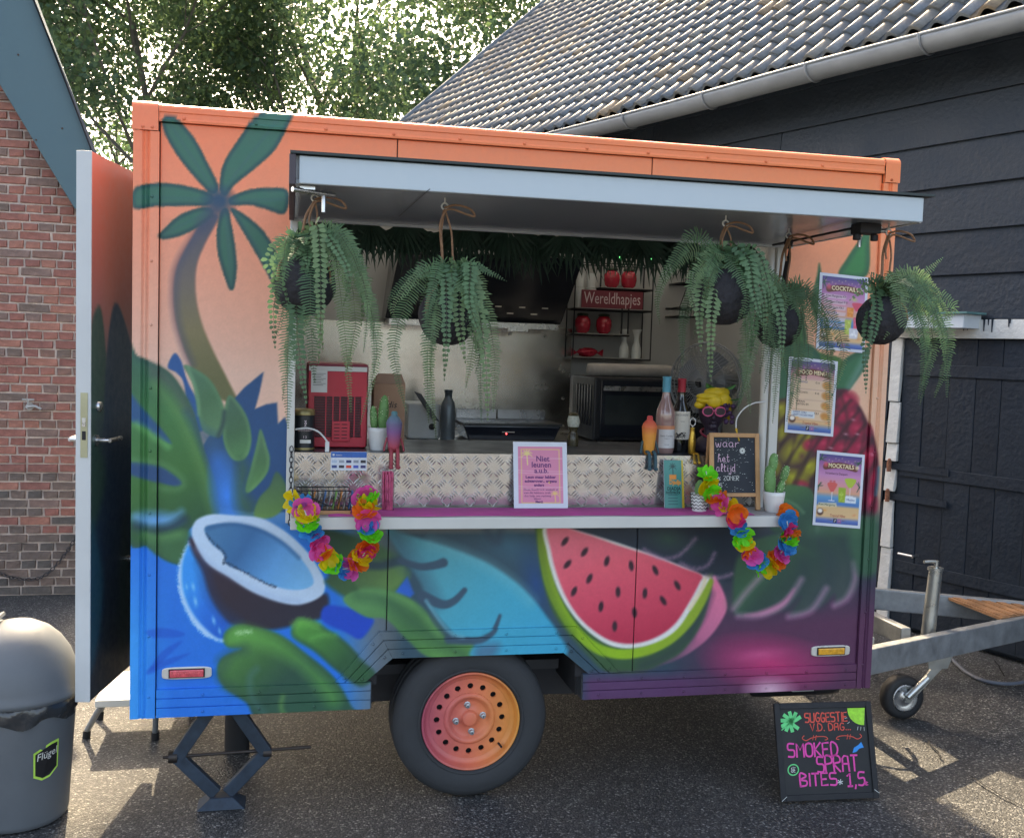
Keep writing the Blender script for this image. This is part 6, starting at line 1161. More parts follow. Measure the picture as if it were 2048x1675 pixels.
# gold opener figure
p = WY(1383, 905, .05); t = thing('gold_opener', (p.x, .05, CZ), 'slim golden bottle ornament hanging its feet over the counter', 'ornament'); gold = M('gold', C(186, 150, 66), .3, .8, var=.1); q = MB(); q.lathe([(.008, .0005), (.014, .01), (.015, .05), (.010, .085), (.008, .10), (.010, .104), (0, .106)], (p.x, .05, CZ), n=16); q.build('body', gold, t)
q = MB(); q.tube([(p.x+.011*math.cos(a), .05, CZ+.125+.015*math.sin(a)) for a in np.linspace(0, 6.1, 16)], .0022, 6); q.cyl((p.x, .05, CZ+.10), (p.x, .05, CZ+.113), .002, n=6); q.build('ring', st, t)
for s_ in (-1, 1): q = MB(); q.tube([(p.x+s_*.007, .04, CZ+.006), (p.x+s_*.008, .004, CZ+.006), (p.x+s_*.009, -.006, CZ-.018)], .005, 6); q.ball((p.x+s_*.009, -.010, CZ-.024), .008, 8, 5); q.build('foot', gold, t)
# fruit head planter (bust with sunglasses and fruit on the head)
p = WY(1420, 908, .15); bx_, byy = p.x, .15; T_ = thing('fruit_head_planter', (bx_, byy, CZ), 'dark bust ornament with pink sunglasses and yellow fruit headdress', 'bust')
skin = M('bust_dark', C(54, 44, 58), .5, var=.15, bump=.1, bs=40); q = MB(); Z = lambda py: WY(1420, py, .15).z
q.lathe([(.05, 0), (.062, .01), (.060, .03), (.04, .05), (.024, .062), (.022, .085), (.026, .095), (.036, .110), (.042, .135), (.044, .165), (.040, .19), (.02, .205)], (bx_, byy, CZ+.0005), n=22); q.ball((bx_-.012, byy-.040, CZ+.125), .010, 8, 6, sq=(.8, 1.2, 1)); q.ball((bx_-.010, byy-.040, CZ+.108), .011, 8, 6, sq=(1.1, .6, .45)); q.ball((bx_-.008, byy-.030, CZ+.094), .016, 8, 6); q.build('head', skin, T_)
pk = M('pink_frame', C(214, 92, 136), .4); 
for s_ in (-1, 1):
    c = Vector((bx_-.012+s_*.021, byy-.049, CZ+.147)); q = MB(); q.tube([c+Vector((.0165*math.cos(a), .004*abs(math.cos(a)), .0155*math.sin(a))) for a in np.linspace(0, 2*math.pi, 18, endpoint=False)], .003, 6, closed=True); g_o = q.build('sunglass_rim', pk, T_); q = MB(); q.lathe([(.0155, 0), (.0155, .002)], c+Vector((0, .002, 0)), (0, -1, 0), 16); q.build('sunglass_lens', M('lens_dark', C(40, 30, 44), .1), g_o)
q = MB(); q.tube([(bx_+.024, byy-.048, CZ+.150), (bx_+.05, byy-.02, CZ+.152)], .0025, 5); q.build('sunglass_arm', pk, T_); q = MB(); q.tube([(bx_-.018, byy-.05, CZ+.150), (bx_-.006, byy-.05, CZ+.150)], .0025, 5); q.build('sunglass_bridge', pk, T_)
yl = M('fruit_yellow', C(208, 178, 40), .45, var=.12, vs=30); gl = M('leaf_glossy', C(60, 120, 66), .45); pg_ = M('grape_purple', C(72, 48, 84), .4)
for c, r, sq in (((-.01, -.042, .182), .024, (1.15, .5, .95)), ((.022, -.036, .190), .024, (1, .6, 1)), ((-.034, -.03, .185), .026, (1.3, .6, .5)), ((-.028, -.034, .198), .03, (1.4, .6, .45)), ((0, -.02, .212), .03, (1.3, .7, .6)), ((.044, -.012, .172), .024, (.8, .8, 1.3)), ((.052, -.006, .140), .018, (.7, .8, 1.5)), ((-.05, -.02, .168), .02, (1, .6, .7)), ((.03, -.014, .212), .022, (1, .8, .8))):
    q = MB(); q.ball((bx_+c[0], byy+c[1], CZ+c[2]), r, 12, 8, sq=sq); q.build('fruit', yl, T_)
for c, a in (((-.02, -.02, .228), .4), ((.042, -.018, .226), -.5), ((.05, -.02, .185), -1.0)):
    o = Vector((bx_, byy, CZ))+Vector(c); d = Vector((math.sin(-a), -.3, math.cos(a)*.4)); q = MB(); s_ = Vector((.016, 0, 0)); q.add([o-d*.02, o+s_+Vector((0, -.008, 0)), o+d*.05, o-s_+Vector((0, -.008, 0))], [(0, 1, 2, 3)]); q.build('leaf', gl, T_)
for i in range(16): q = MB(); q.ball((bx_+.038+rnd.uniform(-.014, .016), byy-.036+rnd.uniform(-.008, .01), CZ+.145+rnd.uniform(-.04, .035)), .0085, 8, 6); q.build('grape', pg_, T_)
q = MB(); q.tube([(bx_+.028*math.cos(a)-.004, byy+.034*math.sin(a), CZ+.066-.014*(-math.sin(a))) for a in np.linspace(0, 2*math.pi, 20, endpoint=False)], .004, 5, closed=True); q.build('necklace', M('bead_red', C(150, 44, 74), .4), T_)
q = MB(); q.ball((bx_-.006, byy-.052, CZ+.028), .022, 10, 6, sq=(1.1, .6, .9)); q.build('top', M('pink_top', C(190, 78, 120), .5), T_)
T_.scale = (1.22, 1.22, 1.12)
# payment sticker on the tread plate
a = WY(661, 940, .008); b = WY(734, 903, .008); t = thing('payment_sticker', ((a.x+b.x)/2, .008, a.z), 'white card-payment sticker with blue header on the tread plate', 'sticker'); q = MB(); q.box((a.x, .0078, a.z), (b.x, .0090, b.z)); q.build('sheet', M('sticker_white', C(206, 214, 222), .5), t)
q = MB(); q.box((a.x+.001, .0070, b.z-.021), (b.x-.001, .0077, b.z-.001)); q.build('header', M('sticker_blue', C(44, 96, 168), .5, var=.2, vs=20), t)
cols_ = [C(60, 80, 130), C(60, 60, 70), C(214, 80, 60), C(70, 90, 180), C(60, 60, 110), C(170, 190, 210), C(150, 160, 170), C(60, 70, 110), C(140, 150, 160), C(60, 60, 66)]
for i in range(10):
    u = (i % 5+.5)/5; v = (i//5+.5)/2; q = MB(); cx = a.x+(b.x-a.x)*u; cz = a.z+.004+(b.z-a.z-.03)*v; q.box((cx-.009, .0072, cz-.005), (cx+.009, .0077, cz+.005)); q.build('card_logo', M('logo_%d' % i, cols_[i], .5), t)
q = MB(); q.box((a.x+.006, .0064, b.z-.015), (a.x+.013, .0069, b.z-.008)); text_on(q, 'maestro', .009, (a.x+.017, .0066, b.z-.015), (1, 0, 0), (0, 0, 1), 0, 0, align='LEFT', fit=.022); q.build('header_print', M('paper_white'), t)
# ================================================================== things on the shelf
S0 = SZ1+.003
mag = M('magenta_cloth', C(178, 72, 140), .8, var=.1, vs=14, bump=.2, bs=40)
ra = WY(655, 1028, -.12).x; rb = WY(1488, 1024, -.12).x; q = MB(); n = 90; V = []
for i in range(n+1):
    u = i/n; x = ra+(rb-ra)*u; w_ = .0025*math.sin(u*37)+.002*math.sin(u*91); e = .004*math.sin(u*23)
    V += [(x, -.022, S0+.0006), (x, -.10, S0+.0012+abs(w_)*.6), (x, SY+.010+e, S0+.0012+abs(w_)), (x, SY+.003+e, S0+.0008)]
q.add(V, [(4*i+k, 4*i+4+k, 4*i+5+k, 4*i+1+k) for i in range(n) for k in range(3)], 0, True); o = q.build('pink_runner', mag, None, ((ra+rb)/2, -.12, S0)); tag(o, 'magenta cloth runner laid along the serving shelf', 'cloth')
# generic flat sheet with a painted face
def sheet(name, P00, P10, P01, cv, nx, ny, label, cat, th=.003, border=.06, bcol=(206, 212, 222), mat=None):
    """P00 lower left, P10 lower right, P01 upper left"""
    P00, P10, P01 = Vector(P00), Vector(P10), Vector(P01); ex = P10-P00; ey = P01-P00; W_, H_ = ex.length, ey.length; ex.normalize(); ey.normalize(); nn = ex.cross(ey)
    if nn.y > 0: nn = -nn
    t = thing(name, tuple((P00+P10)/2), label, cat); q = MB(); q.hexa([P00-nn*th, P10-nn*th, P10, P00, P01-nn*th, P01+ex*W_-nn*th, P01+ex*W_, P01]); q.build('backing', M('paper_border', C(*bcol), .45, var=.03), t)
    b = border*W_; V = []
    for j in range(ny+1):
        for i in range(nx+1): V.append(P00+ex*(b+(W_-2*b)*i/nx)+ey*(b+(H_-2*b)*j/ny)+nn*.0006)
    q = MB(); q.add(V, [(j*(nx+1)+i, j*(nx+1)+i+1, (j+1)*(nx+1)+i+1, (j+1)*(nx+1)+i) for j in range(ny) for i in range(nx)]); o = q.build('print', M('print_gloss', rough=.35, attr='Col', var=0, spec=.5), t)
    uv = np.array([[i/nx*cv.W, (1-j/ny)*cv.H] for j in range(ny+1) for i in range(nx+1)]); colour(o, lambda P: cv.at(uv))
    o_in = P00+ex*b+ey*b+nn*.0012; return t, o_in, ex, ey, W_-2*b, H_-2*b
def sheet_canvas(W_, H_, col, st=.6): c = Canvas(0, 0, W_, H_, st, col); c.W, c.H = W_, H_; return c
def print_text(t, O, ex, ey, W_, H_, lines, name='lettering'):
    by = {}
    for s, cx, cy, size, fit, colr, kw in lines: by.setdefault(colr, []).append((s, cx, cy, size, fit, kw))
    for colr, L_ in by.items():
        q = MB()
        for s, cx, cy, size, fit, kw in L_: text_on(q, s, size*H_, O, ex, ey, cx*W_, (1-cy)*H_, fit=fit*W_ if fit else None, **kw)
        q.build(name, M('ink_%d_%d_%d' % colr, C(*colr), .6, var=.05), t)
# ---- "Niet leunen" sign
cv = sheet_canvas(80, 100, (212, 128, 158)); Gd = (222, 186, 120)
cv.line([(6, 5), (74, 5), (74, 99), (6, 99), (6, 5)], 1.6, Gd, .5, 1, False)
def palm_print(cv, x, y, s, c):
    cv.line([(x, y), (x+s*.05, y+s*.9)], s*.1, c, .4)
    for a in range(7): t_ = math.radians(-200+a*36); cv.line([(x, y), (x+s*.3*math.cos(t_), y+s*.3*math.sin(t_)-s*.06), (x+s*.5*math.cos(t_), y+s*.5*math.sin(t_)+s*.08)], s*.12, c, .4, w2=s*.03)
palm_print(cv, 16, 14, 20, (226, 206, 130)); palm_print(cv, 65, 84, 15, (226, 190, 110)); cv.blob((56, 63), 2.6, 2.6, (240, 200, 80), 1, 0, 1, .7)
for y in (19, 42, 46, 70, 74): cv.line([(0, y), (30, y+1.5), (80, y+2)], .7, (232, 200, 214), .6, .7)
a = WY(1028, 1018, -.045); b = WY(1136, 1018, -.045); c_ = WY(1031, 883, .004); W_ = b.x-a.x
t, O, ex, ey, W_, H_ = sheet('notice_sign', (a.x, -.045, S0+.002), (b.x, -.045, S0+.002), (a.x, .006, c_.z), cv, 80, 100, 'pink notice card with gold border standing on the serving shelf', 'sign', .002, .085)
pp = (110, 60, 116); K = dict(); B_ = dict(bold=.0006)
print_text(t, O, ex, ey, W_, H_, [('Niet', .55, .26, .135, None, pp, B_), ('leunen', .52, .365, .135, None, pp, B_), ('a.u.b.', .52, .465, .125, None, pp, B_), ('Leun maar lekker', .5, .56, .068, .68, pp, B_), ('achterover.. ergens', .5, .63, .066, .72, pp, B_), ('anders', .46, .70, .066, None, pp, B_), ('Deze foodtruck wiebelt al', .5, .775, .052, .76, pp, K), ('van de lekkere trek', .42, .83, .052, .6, pp, K), ('dus help ons rechtop', .43, .885, .052, .6, pp, K), ('blijven', .42, .935, .05, None, pp, K), ('Merci.', .46, .99, .055, None, pp, B_)])
# ---- menu posters
def menu_canvas(kind):
    cv = sheet_canvas(100, 150, (200, 150, 170), .7); yy = cv.Y/150
    stops = [(0, (70, 70, 130)), (.12, (150, 96, 150)), (.3, (198, 138, 182)), (.45, (214, 150, 150)), (.55, (216, 160, 130)), (.62, (90, 150, 190)), (.72, (70, 120, 180)), (.76, (214, 178, 130)), (.9, (222, 184, 136)), (.95, (90, 120, 180)), (1, (60, 90, 160))]
    if kind == 'food': stops = [(0, (84, 80, 140)), (.12, (140, 84, 130)), (.2, (206, 150, 150)), (.3, (214, 184, 168)), (.7, (220, 188, 160)), (.88, (222, 180, 132)), (.95, (80, 120, 180)), (1, (60, 90, 160))]
    cv.a = np.stack([np.interp(yy, [s[0] for s in stops], [s[1][k] for s in stops]) for k in range(3)], -1)
    for i in range(12): cv.blob((8+i*7.6, 9+3*math.sin(i*.9)+(4 if i % 2 else 0)), 2, 2, (250, 226, 170), .9)
    for x, y, r in ((4, 12, 14), (96, 12, 14), (2, 70, 10), (98, 66, 12)):
        for k in range(7): a_ = rnd.uniform(0, 6.28); cv.line([(x, y), (x+r*math.cos(a_), y+r*math.sin(a_))], 2.4, (44, 84, 66), .5, .9, False, .4)
    cv.line([(16, 27), (50, 22), (86, 27)], 13, (110, 62, 54), .8); cv.blob((16, 22), 7, 7, (222, 92, 112), .9, 0, .6); cv.blob((90, 24), 6, 6, (240, 232, 214), 1, 0, .6); cv.blob((90, 24), 2, 2, (226, 180, 70), 1, 0, .5)
    def glass(x, y, w_, h_, c, stem=True):
        if stem: cv.poly([(x-w_, y), (x+w_, y), (x+w_*.5, y+h_*.4), (x, y+h_*.52), (x-w_*.5, y+h_*.4)], c, .7); cv.line([(x, y+h_*.5), (x, y+h_)], 1.2, (226, 226, 230), .4); cv.line([(x-w_*.6, y+h_), (x+w_*.6, y+h_)], 1.6, (220, 224, 232), .5)
        else: cv.poly([(x-w_, y), (x+w_, y), (x+w_*.85, y+h_), (x-w_*.85, y+h_)], c, .8, 1, False); [cv.blob((x+rnd.uniform(-w_, w_)*.7, y+rnd.uniform(.1, .9)*h_), w_*.35, w_*.35, tuple(min(255, v+50) for v in c), .8) for _ in range(9)]
    if kind == 'mock':
        glass(34, 62, 11, 38, (216, 96, 92)); glass(76, 50, 13, 38, (170, 190, 70)); glass(58, 70, 9, 32, (150, 176, 60), False); cv.poly([(66, 88), (92, 88), (92, 102), (66, 102)], (226, 230, 232), .8, .9, False); cv.poly([(4, 106), (46, 104), (48, 113), (4, 115)], (228, 210, 170), 1, .8, False); cv.blob((30, 58), 5, 4, (206, 74, 70), 1); cv.blob((38, 58), 5, 4, (206, 74, 70), 1)
    elif kind == 'cock':
        glass(84, 52, 12, 34, (214, 80, 104)); glass(68, 62, 8, 20, (226, 136, 60), False); glass(86, 82, 10, 30, (220, 92, 120), False); glass(64, 88, 8, 32, (180, 192, 90), False); glass(78, 106, 11, 22, (206, 206, 214), False); cv.blob((76, 44), 12, 7, (176, 200, 110), 1, 10)
        for i, y in enumerate((37, 49, 61, 73, 85, 97)): cv.poly([(6, y), (58, y+1), (56, y+9), (6, y+9)], (216, 196, 204), 1.2, .75, False)
    else:
        for i, y in enumerate((40, 62, 84, 106)): cv.poly([(10, y), (96, y), (94, y+19), (10, y+19)], (224, 194, 164), 1, .9, False); cv.line([(10, y+20), (96, y+20)], .8, (150, 110, 90), .5); cv.blob((84, y+9), 13, 10, (196, 134, 70), 1, 15, .7, .5); [cv.blob((84+rnd.uniform(-8, 8), y+9+rnd.uniform(-6, 6)), 3, 2.4, (rnd.randint(190, 236), rnd.randint(130, 180), rnd.randint(70, 110)), .9, rnd.randint(0, 90)) for _ in range(8)]
        cv.poly([(6, 108), (60, 107), (60, 121), (6, 121)], (206, 218, 226), 1, .9, False)
    cv.blob((9, 126), 9, 9, (84, 54, 46), 1, 0, .6, .6); cv.blob((9, 124), 6.5, 5.5, (236, 228, 216), 1, 0, .6, .6)
    cv.blob((20, 122) if kind != 'cock' else (30, 122), 7, 4, (226, 150, 60), .9); cv.blob((90, 128), 9, 5, (222, 140, 90), .7, -15)
    cv.poly([(41, 139), (49, 139), (49, 148), (41, 148)], (30, 28, 34), .6, 1, False); cv.line([(45.6, 140.5), (45.4, 145), (43.6, 146), (43, 144.6)], 1, (230, 230, 236), .3); cv.line([(45.6, 140.5), (47.5, 142.4)], 1, (230, 230, 236), .3); cv.line([(52, 139.6), (59, 139.6), (59, 147.4), (52, 147.4), (52, 139.6)], 1.1, (206, 90, 130), .4, 1, False); cv.blob((55.5, 143.5), 2.4, 2.4, (206, 90, 130), 1, 0, .5, .4); cv.blob((55.5, 143.5), 1.3, 1.3, (224, 180, 150), 1, 0, .5, .4)
    cv.line([(28, 143), (38, 142)], .8, (120, 70, 60), .4); cv.line([(62, 142), (72, 143)], .8, (120, 70, 60), .4)
    return cv
cream = (236, 216, 176); brn = (84, 60, 70); blu = (40, 70, 140); rd = (170, 70, 70)
for kind, q4, lab, lines in (
    ('cock', ((1632, 697), (1728, 706), (1640, 547)), 'laminated cocktail menu sheet beside the round hanging plant', [('COCKTAILS', .53, .185, .085, .62, cream, B_), ('Kiwi Margarita €9', .1, .285, .045, .46, brn, dict(align='LEFT')), ('Strawberry Daiquiri €10', .1, .365, .045, .5, brn, dict(align='LEFT')), ('Aperol Spritz €8,5', .1, .445, .045, .42, brn, dict(align='LEFT')), ('Mojito €9', .1, .525, .045, None, blu, dict(align='LEFT')), ('Pinky €8,5', .1, .605, .045, None, brn, dict(align='LEFT')), ('Gin / Tonic €9', .1, .685, .045, .36, blu, dict(align='LEFT')), ('Tropical Vibes', .5, .90, .06, .36, rd, dict(font_shear=.3))]),
    ('food', ((1569, 864), (1667, 873), (1578, 722)), 'laminated food menu sheet half covered by hanging fern', [('FOOD MENU', .5, .185, .085, .62, cream, B_), ('LOADED', .16, .31, .04, None, blu, dict(align='LEFT')), ('€10', .62, .31, .04, None, brn, {}), ('NACHOS', .16, .46, .04, None, brn, dict(align='LEFT')), ('€10', .62, .46, .04, None, brn, {}), ('SPRING', .16, .59, .04, None, brn, dict(align='LEFT')), ('GEITEN €9', .16, .63, .04, None, brn, dict(align='LEFT')), ('SWEET CHILI', .1, .745, .04, .3, blu, dict(align='LEFT')), ('CRISPY CHICKEN WRAP', .1, .785, .04, .46, blu, dict(align='LEFT')), ('€8,5', .64, .745, .04, None, brn, {}), ('Tropical Vibes', .5, .90, .06, .36, rd, dict(font_shear=.3))]),
    ('mock', ((1625, 1049), (1724, 1057), (1634, 905)), 'laminated mocktail menu sheet, lowest on the trailer side', [('MOCKTAILS', .52, .185, .085, .6, cream, B_), ('Strawberry Daiquiri', .42, .285, .05, .52, brn, {}), ('Mojito', .79, .65, .05, None, blu, {}), ('Kiwi Margarita', .24, .745, .05, .38, (60, 90, 60), {}), ('Tropical Vibes', .5, .90, .06, .36, rd, dict(font_shear=.3))])):
    P = [WY(x, y, -.0042) for x, y in q4]; P[1] = P[0]+(P[1]-P[0]).normalized()*.206; P[2] = P[0]+(P[2]-P[0]).normalized()*.292
    t, O, ex, ey, W_, H_ = sheet('menu_poster', P[0], P[1], P[2], menu_canvas(kind), 64, 96, lab, 'menu', .0016, .055); print_text(t, O, ex, ey, W_, H_, lines)
# ---- small chalkboard easel
wood = M('pale_wood', C(186, 142, 98), .6, var=.15, vs=18, bump=.1, bs=60); slate = M('slate', C(40, 46, 54), .7, var=.15, vs=9)
cy = -.05; L0 = WY(1417, 1024, cy-.04); R0 = WY(1517, 1024, cy-.04); L1 = WY(1424, 866, cy+.02); R1 = WY(1512, 868, cy+.02)
eas = thing('chalkboard_easel', ((L0.x+R0.x)/2, cy, S0), 'small wooden easel chalkboard with handwritten summer text on the shelf', 'chalkboard')
O = Vector((L0.x, cy-.045, S0+.0005)); ex = Vector((1, 0, 0)); ey = Vector((0.010, .062, L1.z-S0)).normalized(); nn = ex.cross(ey); nn = nn if nn.y < 0 else -nn; W_ = R0.x-L0.x; H_ = (L1.z-S0)/ey.z
def eb_(u0, u1, v0, v1, d0, d1): return [O+ex*u+ey*v+nn*d for u, v, d in ((u0, v0, d0), (u1, v0, d0), (u1, v0, d1), (u0, v0, d1), (u0, v1, d0), (u1, v1, d0), (u1, v1, d1), (u0, v1, d1))]
vb = H_*.22
for nm, (u0, u1, v0, v1) in (('frame_side', (0, .017, 0, H_)), ('frame_side', (W_-.017, W_, 0, H_)), ('frame_rail', (.0171, W_-.0171, vb-.014, vb)), ('frame_rail', (.0171, W_-.0171, H_-.016, H_))): q = MB(); q.hexa(eb_(u0, u1, v0, v1, 0, .012)); q.build(nm, wood, eas, bevel=.002)
q = MB(); q.hexa(eb_(.0171, W_-.0171, vb, H_-.0161, .002, .007)); q.build('slate', slate, eas)
for u in (.004, W_-.016): q = MB(); a = O+ex*u+ey*H_*.98; b = Vector((a.x+.02, cy+.03+.055, S0+.0005)); q.tube([a-nn*.008, b], .006, 4); q.build('rear_leg', wood, eas)
pkc = M('chalk_pink', C(214, 178, 200), .9, var=.2, vs=80); wtc = M('chalk_white', C(206, 210, 206), .9); O2 = O+nn*.0078; q = MB(); h_ = .026
chalk(q, 'waar', O2, ex, ey, .026, H_*.82, h_*1.05, .0024, adv=1.35); chalk(q, 'het', O2, ex, ey, .034, H_*.625, h_, .0024, adv=1.0); chalk(q, 'altijd', O2, ex, ey, .028, H_*.50, h_, .0024, adv=.95); q.build('chalk_writing', pkc, eas)
q = MB(); chalk(q, 'ZOMER', O2, ex, ey, .056, H_*.385, h_*.62, .0020, adv=1.15); chalk(q, 'IS', O2, ex, ey, .036, H_*.295, h_*.55, .0020, adv=1.2)
for i in range(90): u = rnd.uniform(.022, W_-.024); v = rnd.uniform(vb+.006, H_-.02); ribbon(q, [O2+ex*u+ey*v, O2+ex*(u+.003)+ey*v], .0011, nn)
for cx, cz, r in ((W_*.66, H_*.77, .010), (.034, H_*.40, .008)):
    for k in range(9): a = 2*math.pi*k/9; ribbon(q, [O2+ex*(cx+math.cos(a)*r*.4)+ey*(cz+math.sin(a)*r*.4), O2+ex*(cx+math.cos(a)*r)+ey*(cz+math.sin(a)*r)], .005 if r > .009 else .002, nn)
q.build('chalk_marks', wtc, eas, tagk='stuff')
q = MB(); tpz = O+ex*W_*.62+ey*(H_*.96); P = [tuple(WY(x, y, -.03)) for x, y in ((1510, 805), (1490, 815), (1474, 835), (1472, 856))]; q.tube(spl(P, False, 8), .003, 6); q.tube([(OX1-.03, -.02, P[0][2]+.004), P[0]], .003, 6); tag(q.build('charging_cable', M('cable_white'), None, P[-1]), 'white cable hanging from the hatch post to the small chalkboard', 'cable')
q = MB(); tw_ = Vector(P[-1]); q.tube([tw_, tw_+Vector((0, -.01, -.015)), O2+ex*W_*.60+ey*(H_*.90)], .003, 6); q.ball(tw_+Vector((0, -.004, -.006)), .006, 8, 5); q.build('yellow_string', M('string_yellow', C(196, 160, 60), .8), eas)
# ---- flyer holder
f0 = WY(1327, 998, -.03); f1_ = WY(1362, 998, -.03); fz = WY(1327, 921, -.03).z; cv = sheet_canvas(40, 80, (56, 136, 128)); palm_print(cv, 20, 12, 18, (24, 70, 66)); cv.poly([(12, 24), (28, 24), (28, 32), (12, 32)], (226, 140, 60), 1, 1, False)
for y in (58, 63, 68, 73): cv.line([(9, y), (30, y)], 1.2, (22, 84, 84), .4)
t, O, ex, ey, W_, H_ = sheet('flyer_card', (f0.x, -.045, S0), (f1_.x, -.045, S0), (f0.x+.002, -.010, fz), cv, 36, 72, 'teal foodtruck flyer with palm logo leaning on the tread plate', 'flyer', .004, .001, (56, 136, 128))
print_text(t, O, ex, ey, W_, H_, [('Djadja', .62, .50, .13, .66, (230, 150, 60), dict(bold=.0008)), ('DJADJA', .55, .625, .10, .78, (16, 66, 66), B_), ('FOODTRUCK', .5, .70, .07, .84, (16, 66, 66), B_)])
q = MB(); q.hexa([(f1_.x-.004, -.040, S0), (f1_.x+.012, -.040, S0), (f1_.x+.012, -.036, S0), (f1_.x-.004, -.036, S0), (f1_.x-.012, -.010, fz), (f1_.x+.008, -.010, fz), (f1_.x+.008, -.006, fz), (f1_.x-.012, -.006, fz)]); tag(q.build('yellow_card', M('card_yellow', C(206, 178, 50), .6), None, (f1_.x, -.04, S0)), 'narrow yellow card leaning behind the teal flyer', 'card')
# ---- zigzag pot with cactus
p = WY(1398, 1022, -.11); t = thing('zigzag_pot', (p.x, -.11, S0), 'white pot with black zigzag stripes half hidden by the flower garland', 'pot'); q = MB(); q.lathe([(.026, 0), (.028, .01), (.033, .066), (.030, .066), (.028, .05)], (p.x, -.11, S0+.0005), n=28); q.build('pot', ws, t)
for k in range(5):
    q = MB(); P = []
    for i in range(25): a = 2*math.pi*i/24; z = .010+k*.0125+(.006 if i % 2 else 0); r = .0265+.0065*z/.066+.0012; P.append((p.x+r*math.cos(a), -.11+r*math.sin(a), S0+z))
    q.tube(P, .0016, 4); q.build('stripe', dk, t)
q = MB(); q.lathe([(.012, .05), (.02, .075), (.018, .10), (.006, .115), (.0, .116)], (p.x, -.11, S0), n=12); q.build('cactus_pad', cact, t)
# ---- straws in a clear tube, wire tray
p = WY(774, 1018, -.07); t = thing('straw_holder', (p.x, -.07, S0), 'clear square holder filled with pink metallic straws', 'straws'); zt = WY(774, 940, -.07).z
clear = M('clear_plastic', (.9, .9, .92), .05, var=0, trans=1, ior=1.05)
q = MB()
for s_ in (-1, 1): q.box((p.x+s_*.0205-.0012, -.092, S0+.0005), (p.x+s_*.0205+.0012, -.050, zt)); 
q.box((p.x-.019, -.0925, S0+.0005), (p.x+.019, -.0908, zt)); q.box((p.x-.019, -.051, S0+.0005), (p.x+.019, -.0493, zt)); q.build('tube', clear, t)
for i in range(22): q = MB(); x = p.x+rnd.uniform(-.0155, .0155); y = -.07+rnd.uniform(-.015, .012); q.cyl((x, y, S0+.001), (x+rnd.uniform(-.003, .003), y, zt+rnd.uniform(-.02, -.002)), .0038, n=6); q.build('straw', M('straw_pink', C(214, 104, 140), .3, .3, var=.3, vs=40), t)
w0 = WY(592, 1016, -.13); w1 = WY(700, 1016, -.13); wz = WY(640, 978, -.13).z; t = thing('wire_tray', ((w0.x+w1.x)/2, -.12, S0), 'small black wire tray on a wooden base holding cards', 'tray'); q = MB(); q.box((w0.x, -.165, S0+.0005), (w1.x, -.075, S0+.014)); q.build('base', wood, t, bevel=.002)
q = MB()
for z in (S0+.017, wz): q.tube([(w0.x, -.165, z), (w1.x, -.165, z), (w1.x, -.075, z), (w0.x, -.075, z)], .0022, 5, closed=True)
for k in range(11):
    x = w0.x+(w1.x-w0.x)*k/10
    for y in (-.165, -.075): q.tube([(x, y, S0+.014), (x, y, wz)], .0013, 4)
q.tube([(w0.x, -.167, wz), (w0.x+.11, -.167, S0+.03)], .0028, 5); q.build('wires', blackm, t)
for k in range(9): q = MB(); x = w0.x+.03+k*.018; q.hexa([(x, -.15, S0+.015), (x+.002, -.15, S0+.015), (x+.002, -.09, S0+.015), (x, -.09, S0+.015), (x+.014, -.15, wz-.006), (x+.016, -.15, wz-.006), (x+.016, -.09, wz-.006), (x+.014, -.09, wz-.006)]); q.build('card', M('card_%d' % (k % 5), [C(120, 180, 90), C(206, 130, 60), C(170, 172, 168), C(60, 120, 180), C(190, 188, 180)][k % 5], .6), t)
# ================================================================== flower garlands
neon = [M('petal_%d' % i, c, .55, var=.12, vs=20, thin=.45) for i, c in enumerate([C(236, 96, 180), C(250, 128, 44), C(232, 208, 40), C(112, 236, 56), C(44, 146, 216), C(226, 60, 130)])]
def flower_mesh(mi, seed):
    r = random.Random(seed); q = MB()
    for ring, (np_, rad, cup) in enumerate(((6, .036, .010), (5, .026, .022))):
        for k in range(np_):
            a = 2*math.pi*(k+.3*ring)/np_+r.uniform(-.15, .15); d = Vector((math.cos(a), math.sin(a), 0)); s_ = Vector((-d.y, d.x, 0)); R_ = rad*r.uniform(.85, 1.12); wv = r.uniform(-.008, .008); c = []
            for (u, v) in ((0, .0), (.35, .34), (.72, .46), (.95, .30), (1.03, 0), (.95, -.30), (.72, -.46), (.35, -.34)): c.append(d*R_*u+s_*R_*v+Vector((0, 0, cup*u*u+wv*math.sin(u*3+v*6))))
            n = len(c); q.add(c+[d*R_*.6+Vector((0, 0, cup*.2))], [(i, (i+1) % n, n) for i in range(n)], 0, True)
    me = bpy.data.meshes.new('flower'); me.from_pydata(q.v, [], q.f); me.polygons.foreach_set('use_smooth', [True]*len(q.f)); me.materials.append(neon[mi]); return me
FMS = {(m, s): flower_mesh(m, m*10+s) for m in range(6) for s in range(3)}
